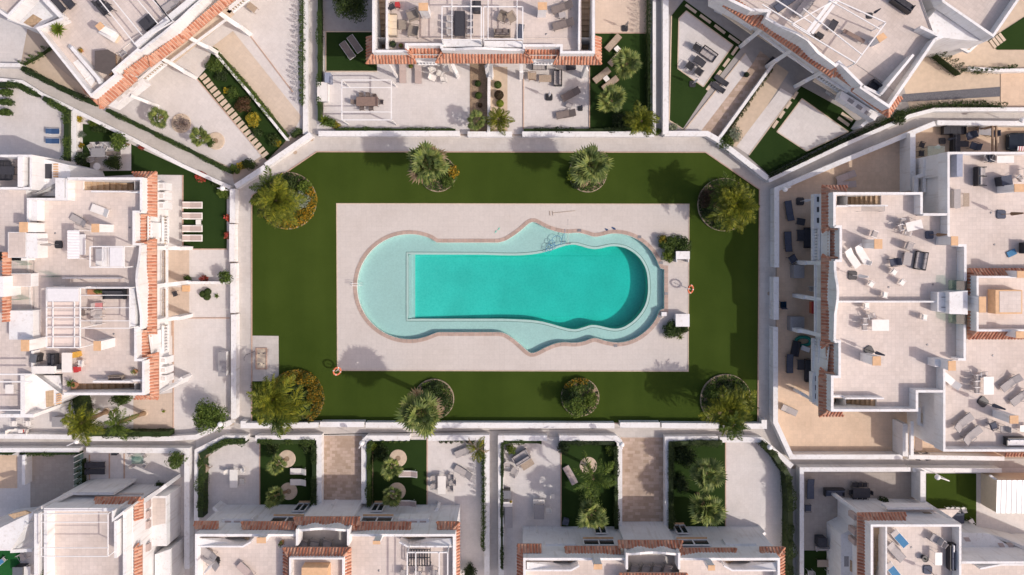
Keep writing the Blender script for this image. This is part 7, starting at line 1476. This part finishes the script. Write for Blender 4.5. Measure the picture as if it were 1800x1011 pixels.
m = MB(); c = P(1412, 600, .15); k = 18; m.tube([c+Vector((.72*math.cos(i*6.283/k), .42*math.sin(i*6.283/k), 0)) for i in range(k)], .17, 7, closed=True); o = m.build('inflatable_boat', TEAL, None, True); tag(o, 'dark green oval inflatable boat by the house in the shaded ochre yard', 'inflatable boat')
F('sf_dark', 1396, 612, G0, 80, 'dark sofa below the green inflatable boat', None, .75); crate(1415, 613, .3, .8, .4, .1, -20, 'white towel heap beside the green inflatable boat', 'towel', 'towel', CANVAS); F('lg_slate', 1386, 638, G0, 90, 'lowest slate blue lounger in the shaded ochre yard', None, .95); F('tb_lowd', 1405, 640, G0, 90, 'dark square table by the lowest slate lounger', None, (1.0, 1.1, 1)); F('sf_dark', 1420, 650, G0, 90, 'long dark sofa against the house by the lowest slate lounger', None, (1.1, 1, 1)); F('lg_light', 1384, 719, G0, 155, 'lone grey lounger on the sunlit part of the ochre yard', None, .9); F('ch_metal', 1424, 507, G0, 0, 'pale chair on the porch of the right house', None, .9)
F('sf_dark', 1672, 229, G0, 180, 'dark sofa under the path wall at the upper right', None, 1.1); F('sf_dark', 1676, 254, G0, 270, 'dark corner sofa beside the roof edge at the upper right', None, (.95, 1, 1)); F('tb_lowd', 1690, 254, G0, 0, 'dark low table between the dark sofas at the upper right', None, .95); F('ch_slate', 1699, 240, G0, 200, 'upper dark armchair right of the dark sofas', None, 1.15); F('ch_slate', 1706, 258, G0, 160, 'lower dark armchair right of the dark sofas', None, 1.15); F('tb_glass', 1637, 268, G0, 0, 'grey glass table on the patio beside the dark sofas', None, 1.1); chairs('ch_dark', [(1616, 256, -20), (1615, 271, 0), (1640, 284, 90)], G0, 'dark chair at the upper right glass table', 'dark chairs at the glass table'); F('tb_round', 1645, 259, G0, 0, 'round white stool table above the grey glass table', None, .6); F('ps_dark', 1656, 248, G0, 0, 'dark folded parasol between the glass table and dark sofas', None, .9); F('tb_grey', 1724, 232, G0, -5, 'grey blue table by the brown slatted screen', None, .9); F('ch_slate', 1741, 236, G0, 180, 'dark chair between the grey blue table and the brown screen')
scr = thing('timber_beams', 'pair of thin brown timber beams spanning the yard before the parked car', 'beams', P(1748, 245))
for x in (1744.5, 1751): m = MB(); m.bar(P(x, 221, 2.3), P(x, 266, 2.3), .14, .14); m.build('beam', WOOD, scr); m = MB(); q = P(x, 222, 2.3); m.bar((q.x, q.y, 0), (q.x, q.y, 2.22), .12, .12); m.build('post', WOOD, scr)
# parked car, half cut by the photo edge
car = thing('parked_car', 'dark blue grey car parked nose in at the right edge of the photo', 'car', P(1802, 251)); cx = P(1802, 251); hl = 2.1
prof = [(-hl, .35, .72), (-hl+.12, .62, .80), (-1.25, .80, .86), (-.85, .92, .87), (.9, .95, .88), (1.7, .92, .86), (hl, .6, .78)]
m = MB(); vs = []
for x, z, w in prof: vs += [(cx.x+x, cx.y-w, .25), (cx.x+x, cx.y-w, z*.8), (cx.x+x, cx.y-w*.82, z), (cx.x+x, cx.y+w*.82, z), (cx.x+x, cx.y+w, z*.8), (cx.x+x, cx.y+w, .25)]
fs = [(6*i+k, 6*i+k+1, 6*i+k+7, 6*i+k+6) for i in range(len(prof)-1) for k in range(5)]+[(0, 1, 2, 3, 4, 5), tuple(6*(len(prof)-1)+k for k in (5, 4, 3, 2, 1, 0))]
m.add(vs, [f[::-1] for f in fs]); m.build('body', CARP, car, False)
m = MB(); vs = []
for x, z, w in ((-.85, .9, .74), (-.2, 1.38, .60), (1.1, 1.40, .60), (1.7, .92, .72)): vs += [(cx.x+x, cx.y-w, z), (cx.x+x, cx.y+w, z)]
m.add(vs, [(0, 1, 3, 2), (4, 5, 7, 6), (0, 2, 4), (0, 4, 6), (1, 5, 3), (1, 7, 5)]); m.build('window_glass', GLASS, car)
m = MB(); m.prism([(cx.x-.2, cx.y-.6), (cx.x+1.1, cx.y-.6), (cx.x+1.1, cx.y+.6), (cx.x-.2, cx.y+.6)], 1.37, 1.43); m.build('roof', CARP, car)
for sx in (-1.3, 1.3):
    for sy in (-.8, .8): m = MB(); m.tube([(cx.x+sx, cx.y+sy-.1, .32), (cx.x+sx, cx.y+sy+.1, .32)], .32, 14); m.build('wheel', TYRE, car)
for sy in (-.6, .6): m = MB(); m.ball((cx.x-hl+.05, cx.y+sy, .58), .13, 8); m.build('headlight', CLEAR, car)
for sy in (-.95, .95): m = MB(); m.box((cx.x-.7, cx.y+sy, .95), (.15, .18, .12)); m.build('wing_mirror', CARP, car)
aw = thing('striped_cover', 'small red and white striped cover beside the parked car', 'awning', P(1790, 263))
for i in range(10): m = MB(); a = P(1781+i*2.1, 259, .5); m.bar((a.x, a.y, 1.2), (a.x, a.y-.42, 1.1), .11, .03); m.build('stripe', RED if i % 2 else CANVAS, aw)
# roof of the right house
F('lg_plastic', 1494, 453, T, 125, 'left of two white loungers on the right house roof by its bay', None, 1.0); F('lg_plastic', 1511, 446, T, 122, 'right of two white loungers on the right house roof by its bay', None, 1.0); F('ch_white', 1520, 461, T, 160, 'white stool chair at the foot of the two white loungers', None, .8); F('ch_metal', 1532, 412, T, -20, 'thin chair leaning at the upper roof chimney', None, 1.1)
F('tb_white', 1599, 397, T, 13, 'white table tipped by the notch of the right house roof', None, (.95, .9, 1)); chairs('ch_metal', [(1578, 400, 20), (1581, 390, -10), (1590, 409, 70)], T, 'thin chair at the notch table of the right roof', 'thin chairs at the notch table'); F('ps_brown', 1633, 413, T, 0, 'folded brown parasol by the notch of the right house roof', None, 1.05)
F('ch_grey', 1593, 433, T, -20, 'grey armchair above the roof lounge set of the right house', None, 1.15); F('tb_low', 1591, 455, T, 80, 'long beige table of the roof lounge set', None, (1.9, 1.4, 1)); F('sf_slat', 1613, 458, T, 80, 'slatted sofa with grey cushions of the roof lounge set', None, 1.05); F('ch_slate', 1566, 461, T, 190, 'slate armchair left of the roof lounge set', None, 1.1)
for x, y, r, l in ((1567, 478, -35, 'uppermost of the loose white chairs on the right house roof'), (1581, 496, -35, 'loose white chair nearest the pale notch shadow of the right house roof'), (1527, 499, -35, 'loose white chair right of the dark parasol foot'), (1551, 518, -10, 'loose white chair just above the roof dividing wall'), (1519, 537, 0, 'loose white chair just below the roof dividing wall'), (1620, 557, -10, 'lone white chair in the middle of the lower right roof')): F('ch_white', x, y, T, r, l, None, .95)
F('ps_white', 1498, 484, T, 0, 'folded white parasol on a large dark foot on the right house roof', None, 1.15); F('tb_white', 1540, 570, T, 0, 'large white table on the lower half of the right house roof', None, (1.0, 1.1, 1)); chairs('ch_metal', [(1516, 563, 0), (1515, 574, 0), (1526, 555, -70)], T, 'thin chair at the large white right roof table', 'thin chairs at the large white table'); F('ps_dark', 1527, 616, T, 30, 'slate parasol with folded brown canopy by the lower roof chimney', None, 1.1)
rk = thing('drying_rack', 'thin wire drying rack by the upper stairs of the right house roof', 'drying rack', P(1535, 367, T)); m = MB()
a = P(1515, 362, T+.9); b = P(1555, 371, T+.9)
for i in range(7): y = a.y+(b.y-a.y)*i/6; m.tube([(a.x, y, T+.9), (b.x, y, T+.9)], .012, 4)
m.build('wires', GMET, rk)
for x in (a.x, b.x): m = MB(); m.tube([(x, a.y, T+.01), (x, a.y, T+.9), (x, b.y, T+.9), (x, b.y, T+.01)], .018, 5); m.build('leg', GMET, rk)
F('tb_white', 1757, 282, T, 0, 'white table at the top of the upper right roof terrace', None, (1.0, .7, 1)); F('ch_slate', 1736, 280, T, 0, 'slate chair left of the top white table on the upper right roof'); chairs('ch_metal', [(1728, 278, 30), (1740, 279, -20)], T, 'thin chair at the top white table', 'thin chairs at the top white table'); F('sf_one', 1718, 303, T, 270, 'upper of two grey cushioned armchairs on the upper right roof', None, 1.1); F('sf_one', 1718, 319, T, 270, 'lower of two grey cushioned armchairs on the upper right roof', None, 1.1); crate(1757, 319, T, .85, .8, .9, 10, 'dark covered barbecue by the upper right roof chimney', 'covered_barbecue', 'barbecue', DFAB, BLUEG)
crate(1675, 292, T, .45, 2.0, .9, 0, 'tall blue grey cabinet against the left parapet of the upper right roof', 'cabinet', 'cabinet', MATS['blue_grey']); F('tb_wood', 1692, 352, T, 90, 'pale wooden bench table by the left parapet of the upper right roof', None, (.85, .6, .7)); crate(1676, 350, T, .5, 1.6, .5, 0, 'grey low bench against the left parapet of the upper right roof', 'storage_bench', 'bench', LFAB); F('tb_whites', 1797, 305, T, 0, 'white square table cut by the right photo edge', None, 1.05); F('ch_metal', 1786, 314, T, 40, 'thin chair left of the white square table at the right edge'); F('ps_brown', 1759, 377, T, 0, 'brown folded parasol on a dark block in the middle of the upper right roof', None, 1.15)
crate(1777, 445, T, .75, .45, .06, 25, 'bright blue mat lying on the upper right roof', 'mat', 'mat', SKYB); F('sf_one', 1799, 436, T, 270, 'dark grey armchair cut by the right photo edge above the tiled tower', None, 1.2)
F('tb_white', 1728, 675, T, 90, 'white table surrounded by wire chairs on the lower right roof', None, (1.05, 1.0, 1)); chairs('ch_metal', [(1712, 662, 0), (1710, 673, 0), (1711, 684, 0), (1722, 657, -80)], T, 'wire chair of the lower right roof table', 'wire chairs of the lower right roof'); F('lg_light', 1772, 671, T, 38, 'upper grey lounger at the right edge of the lower right roof', None, 1.0); F('lg_light', 1789, 696, T, 38, 'lower grey lounger at the right edge of the lower right roof', None, 1.0); F('ps_dark', 1727, 706, T, 45, 'black parasol foot with grey cushions in the middle of the lower right roof', None, 1.2); F('lg_plastic', 1668, 669, T, -40, 'pale sunbed against the parapet of the lower right roof', None, .9)
F('lg_light', 1688, 741, T, 218, 'upper of two grey loungers with thin frames at the bottom of the lower right roof', None, 1.05); F('lg_light', 1703, 763, T, 218, 'lower of two grey loungers with thin frames at the bottom of the lower right roof', None, 1.05); F('ch_slate', 1740, 746, T, 20, 'dark chair left of the lower right roof chimney'); F('ch_grey', 1758, 752, T, 180, 'grey chair below the lower right roof chimney'); F('sf_light', 1781, 774, T, 180, 'dark framed sofa with white cushions at the bottom of the lower right roof', None, (1.3, 1, 1)); F('tb_whites', 1797, 751, T, 0, 'white low table above the white cushioned sofa at the right edge', None, (1.3, .7, .6))
F('tb_brown', 1607, 770, G0, 90, 'brown long table in the narrow patio right of the bright ochre yard', None, (1.0, .7, 1)); chairs('ch_dark', [(1622, 798, 100), (1606, 798, 80)], G0, 'dark chair at the narrow patio table', 'dark chairs of the narrow patio'); F('ch_metal', 1624, 770, G0, 160, 'white wire chair right of the narrow patio table')
# bottom gardens
F('tb_white', 416, 837, G0, 90, 'white table on the half shaded lower left patio', None, (1.15, .85, 1)); chairs('ch_white', [(404, 827, 0), (429, 825, 190), (428, 844, 180)], G0, 'white chair at the white table on the half shaded patio', 'chairs at the half shaded table', .85); F('lg_plastic', 527, 827, G0, 0, 'upper white lounger beside the two disc palms', None, .85); F('lg_plastic', 527, 846, G0, 0, 'lower shaded white lounger beside the two disc palms', None, .85)
for x, y, r, l in ((366, 794, 20, 'upper pale hammock chair in the hedge corner of the lower left patio'), (366, 820, -40, 'lower pale hammock chair in the hedge corner of the lower left patio')): F('ch_wood', x, y, G0, r, l, None, 1.2)
F('lg_white', 719, 831, G0, 0, 'sunlit white lounger on the garden lawn beside the left driveway', None, .93); F('lg_white', 717, 883, G0, 0, 'shaded white lounger at the bottom of the garden beside the left driveway', None, .93); F('tb_white', 778, 848, G0, 90, 'white table with grey chairs on the patio with fallen fronds', None, (1.15, .85, 1)); chairs('ch_grey', [(764, 838, 0), (764, 852, 0), (793, 836, 180), (797, 845, 180), (792, 856, 180)], G0, 'grey chair at the fallen fronds patio table', 'grey chairs at the fronds patio table', .9); F('lg_light', 816, 792, G0, 22, 'upper beige lounger under the drooping palm', None, .95); F('lg_light', 815, 828, G0, -28, 'lower beige lounger on the patio with fallen fronds', None, .95); crate(773, 903, 0, 1.3, .6, .5, -8, 'dark covered heap at the house front of the fronds patio', 'covered_barbecue', 'barbecue', DFAB, DFAB)
F('sf_grey', 916, 801, G0, 32, 'long tan sofa of the corner set on the palm shadowed patio', None, 1.25); F('tb_wood', 926, 813, G0, 32, 'tan low table before the long tan sofa', None, (.9, .95, .5)); F('ch_grey', 904, 826, G0, 60, 'tan armchair below the tan low table', None, 1.15); F('ch_metal', 892, 814, G0, 0, 'thin chair against the hedge left of the tan sofa set'); crate(891, 863, 0, .7, .7, 1.0, 0, 'dark barbecue with lid by the hedge of the palm shadowed patio', 'barbecue', 'barbecue', DMET, GMET); crate(894, 902, 0, .7, 2.0, .9, 0, 'grey kitchen counter by the hedge of the palm shadowed patio', 'outdoor_counter', 'counter', GRTOP, GRTOP); crate(893, 880, 0, .8, .4, .92, 0, 'white worktop with a yellow bowl above the grey kitchen counter', 'outdoor_counter', 'counter', WPLA); pot(898, 881, .95, .12, 'yellow bowl on the white worktop of the kitchen counter', mat=YEL, leafc=LF_YEL, size=.1)
F('tb_grey', 947, 895, G0, 90, 'grey green table in the shade of the palm shadowed patio', None, (1.0, 1.1, 1)); chairs('ch_white', [(942, 879, -90), (952, 879, -90), (963, 894, 180)], G0, 'chair at the grey green table in the shade', 'chairs at the shaded grey green table', .9); F('ch_white', 971, 870, G0, 0, 'small white stool beside the shaded grey green table', None, .7); F('lg_taupe', 1002, 833, G0, -60, 'tan lounger on the lawn left of the tall thin palm', None, .95); crate(994, 914, 0, .5, .55, .5, -15, 'dark blue box at the foot of the shaggy palm', 'storage_box', 'box', BLUEG); crate(969, 935, 0, 1.25, .6, .8, 0, 'dark covered bench at the house front by the shaggy palm', 'storage_box', 'box', DFAB)
for x, l in ((535, 'left'), (555, 'middle'), (577, 'right')): F('lg_light', x, 953, 5.1, 78, l+' of three covered loungers in the roof niche of the bottom left pair', None, (.55, 1.2, 1))
for x, l in ((1114, 'left'), (1134, 'second'), (1153, 'third'), (1172, 'right')): F('lg_light', x, 997, 5.1, 78, l+' of four covered loungers in the roof niche of the bottom right pair', None, (.55, 1.1, 1))
F('lg_light', 368, 969, T, -30, 'upper brown grey lounger on the bottom pair roof behind the stair wall'); F('lg_light', 373, 983, T, -35, 'lower brown grey lounger on the bottom pair roof behind the stair wall'); F('ps_white', 380, 985, T, 0, 'tall folded white parasol between two loungers on the bottom pair roof'); F('lg_taupe', 436, 1002, T, -42, 'tan lounger low on the bottom pair roof'); pot(497, 952, T, .2, 'small green pot plant at the niche wall of the bottom pair roof', size=.4)
pergola([(716, 971), (787, 971), (787, 1060), (716, 1060)], 8.2, T, 'white pergola frame over the slatted table on the bottom pair roof', [(731, 971, 731, 1060), (772, 971, 772, 1060)], posts=(0, 1), w=.1); tb = thing('slatted_table', 'dark slatted table under the white pergola of the bottom pair roof', 'table', P(737, 980, T)); a = P(718, 966, T+.74); b = P(756, 995, T+.74)
for i in range(9): m = MB(); x = a.x+(b.x-a.x)*i/8; m.bar((x, a.y, T+.74), (x, b.y, T+.74), .1, .04); m.build('slat', DMET, tb)
for y in (a.y, (a.y+b.y)/2, b.y): m = MB(); m.bar((a.x, y, T+.70), (b.x, y, T+.70), .06, .04); m.build('crossbar', DMET, tb)
for x in (a.x, b.x):
    for y in (a.y, b.y): m = MB(); m.tube([(x, y, T), (x, y, T+.7)], .03, 6); m.build('leg', DMET, tb)
chairs('ch_grey', [(712, 1004, 90), (736, 1006, 90), (764, 1004, 90)], T, 'grey armchair below the slatted pergola table', 'armchairs of the bottom pair roof', 1.2)
crate(782, 949, T, .3, .3, .5, 0, 'terracotta box by the stair top of the bottom pair roof', 'planter_box', 'planter', TERRAPOT)
bush(826, 1003, .75, 1.1, LF_DARK, 'dark round shrub in the passage by the grey alley at the bottom')
# lower right
F('lg_slate', 1422, 857, G0, 90, 'slate lounger against the left wall of the shaded grey yard', None, 1.0); F('sf_slate', 1463, 863, G0, 180, 'slate blue sofa in the middle of the shaded grey yard', None, (1.25, .9, 1)); F('tb_dark', 1508, 862, G0, 0, 'dark dining table in the shaded grey yard', None, (.72, .9, 1)); chairs('ch_dark', [(1499, 850, -90), (1508, 850, -90), (1517, 850, -90), (1499, 875, 90), (1508, 875, 90), (1517, 875, 90), (1493, 863, 0), (1523, 863, 180)], G0, 'dark dining chair in the shaded grey yard', 'dark dining chairs of the grey yard', .85); bush(1553, 880, .5, 1.2, LF_DARK, 'dark bushy pot plant in the shaded grey yard'); crate(1613, 890, 0, .7, .4, .6, 0, 'red box with white cloth at the corner of the shaded grey yard', 'storage_box', 'box', RED, RED); F('ch_white', 1603, 889, G0, 20, 'white chair left of the red box in the shaded grey yard'); F('ch_dark', 1585, 884, G0, 60, 'dark chair beside the white chair in the shaded grey yard'); F('ch_slate', 1417, 890, G0, 0, 'small dark chair against the left wall of the shaded grey yard')
crate(1438, 946, 0, .8, .8, 1.0, 0, 'dark brown cabinet near the turf at the lower right', 'cabinet', 'cabinet', DFAB); F('sf_grey', 1446, 961, G0, 180, 'grey bench below the dark brown cabinet', None, (1.3, .6, 1)); crate(1470, 952, 0, .35, .9, .4, 0, 'small pile of cream boxes right of the grey bench', 'storage_box', 'box', CREAM); F('tb_wood', 1444, 987, G0, 0, 'pink white low table on the turf at the lower right', None, (.85, .75, .6)).children[0].data = (lambda m: (m.box((0, 0, .7), (1.4, .9, .05)), m.mesh('tabletop', PFAB))[1])(MB()); F('ch_metal', 1421, 1004, G0, 90, 'left white chair below the pink white table', None, 1.2); F('ch_metal', 1456, 1002, G0, 120, 'right white chair below the pink white table', None, 1.2)
F('lg_sky', 1576, 942, T, 132, 'upper blue lounger on the bottom right roof'); F('lg_light', 1569, 965, T, 132, 'grey lounger between two blue ones on the bottom right roof', None, 1.1); F('lg_sky', 1565, 999, T, 128, 'lower blue lounger on the bottom right roof'); F('ch_grey', 1637, 942, T, 150, 'brown canvas chair at the top of the bottom right roof', None, 1.2); F('ch_metal', 1647, 948, T, 140, 'wire chair right of the brown canvas chair', None, 1.1); F('tb_white', 1641, 976, T, 90, 'white table on the bottom right roof', None, (.75, .7, 1)); pot(1622, 979, T, .28, 'round dark parasol pot beside the white table of the bottom right roof', mat=DMET, leafc=LF_DARK, size=.05); F('ps_brown', 1630, 1001, T, 0, 'dark folded parasol at the bottom of the bottom right roof', None, 1.1); F('sf_slate', 1670, 975, T, 270, 'long slate sofa on the right of the bottom right roof', None, (1.5, 1, 1)); F('sf_light', 1670, 958, T, 270, 'white cushioned seat at the head of the long slate sofa', None, (.45, .8, 1))
sp = thing('hot_tub', 'dark blue hot tub with white garden chairs stacked on top, by the small lawn', 'hot tub', P(1680, 905)); m = MB(); m.prism(PP([(1660, 900), (1695, 901), (1695, 931), (1662, 930)], .8), 0, .8); m.build('shell', BLUEG, sp); m = MB(); m.prism(PP([(1662, 902), (1693, 903), (1693, 929), (1664, 928)], .88), .81, .88); m.build('cover', BLUEG, sp)
for x, r in ((1663, 0), (1671, 20), (1680, -10), (1690, 15)): F('ch_white', x, 893, .9, r+90, 'white chair stacked on the blue hot tub', 'white chairs on the hot tub', .7)
F('ch_white', 1703, 914, G0, 30, 'white chair at the edge of the small lawn below the hot tub', None, .9)
F('sf_wick', 1620, 905, 3.2, 180, 'white and green cushioned bench on the balcony of the bottom right house', None, .7); F('ch_white', 1640, 905, 3.2, 60, 'white chair on the balcony of the bottom right house')
shd = thing('garden_shed', 'shed with a pale corrugated metal roof at the right edge', 'shed', P(1790, 875)); ys = [(1753, 845), (1860, 845), (1860, 902), (1753, 902)]
m = MB(); m.prism(PP(ys, 2.3), 0, 2.3); m.build('wall', CREAM, shd); m = MB(); a = P(1752, 903, 2.5); b = P(1862, 844, 2.5); k = 48
vs = []; 
for i in range(k+1): x = a.x+(b.x-a.x)*i/k; zz = 2.4+(.025 if i % 4 in (0, 1) else 0); vs += [(x, a.y, zz), (x, b.y, zz+.12)]
m.add(vs, [(2*i, 2*i+2, 2*i+3, 2*i+1) for i in range(k)]); m.build('corrugated_roof', plain('pale_sheet_metal', (.62, .62, .63), .45, .2, .12, .8), shd)
gc = thing('garden_gate', 'short wooden frame gate left of the corrugated shed', 'gate', P(1743, 850)); m = MB(); m.bar(P(1740, 836, 2), P(1754, 845, 2), .2, .2); m.build('beam', WALL, gc); m = MB(); m.bar(P(1741, 842)+Vector((0, 0, 1)), P(1752, 850)+Vector((0, 0, 1)), .06, 1.9); m.build('panel', LWOOD, gc)
# street lamps
for x, y, h, bx, by, l in ((391, 331, 3.4, 405, 335, 'globe lamp at the upper left corner of the court, over the loungers lawn'), (636, 779, 3.4, 643, 772, 'globe lamp at the rounded wall corner right of the left driveway'), (1093, 781.5, 3.4, 1086, 773, 'globe lamp at the wall corner left of the right driveway'), (1353, 786, 3.4, 1344, 776, 'globe lamp above the shaggy hedge at the lower right of the court'), (1648, 839, 3.6, 1633, 826, 'globe lamp over the small lawn at the lower right'), (1380, 333, 3.4, 1369, 333, 'globe lamp at the corner of the ochre yard by the court'), (135, 776, 3.4, 152, 768, 'globe lamp on the lower left path'), (1797, 211, 3.4, 1775, 216, 'globe lamp at the right end of the upper right path'), (387, 746, 3.4, 399, 742, 'globe lamp at the lower left bend of the path')): lamp(x, y, h, l, (bx, by))
# roof drains and vent pipes, parts of their houses
for H_, pts in ((HE, ((1630, 606), (1562, 505), (1640, 500))), (HF2, ((1745, 625), (1742, 374), (1748, 430))), (HD, ((200, 587), (97, 410), (228, 400))), (HG, ((666, 1003), (400, 955))), (HI, ((1602, 962),)), (HB, ((870, 92), (960, 60)))):
    for x, y in pts: m = MB(); m.lathe(P(x, y, T), [(.09, -.01), (.09, .03), (.05, .05)], 10); m.build('roof_drain', GMET, H_.root)
# ---------------------------------------------------------------- end
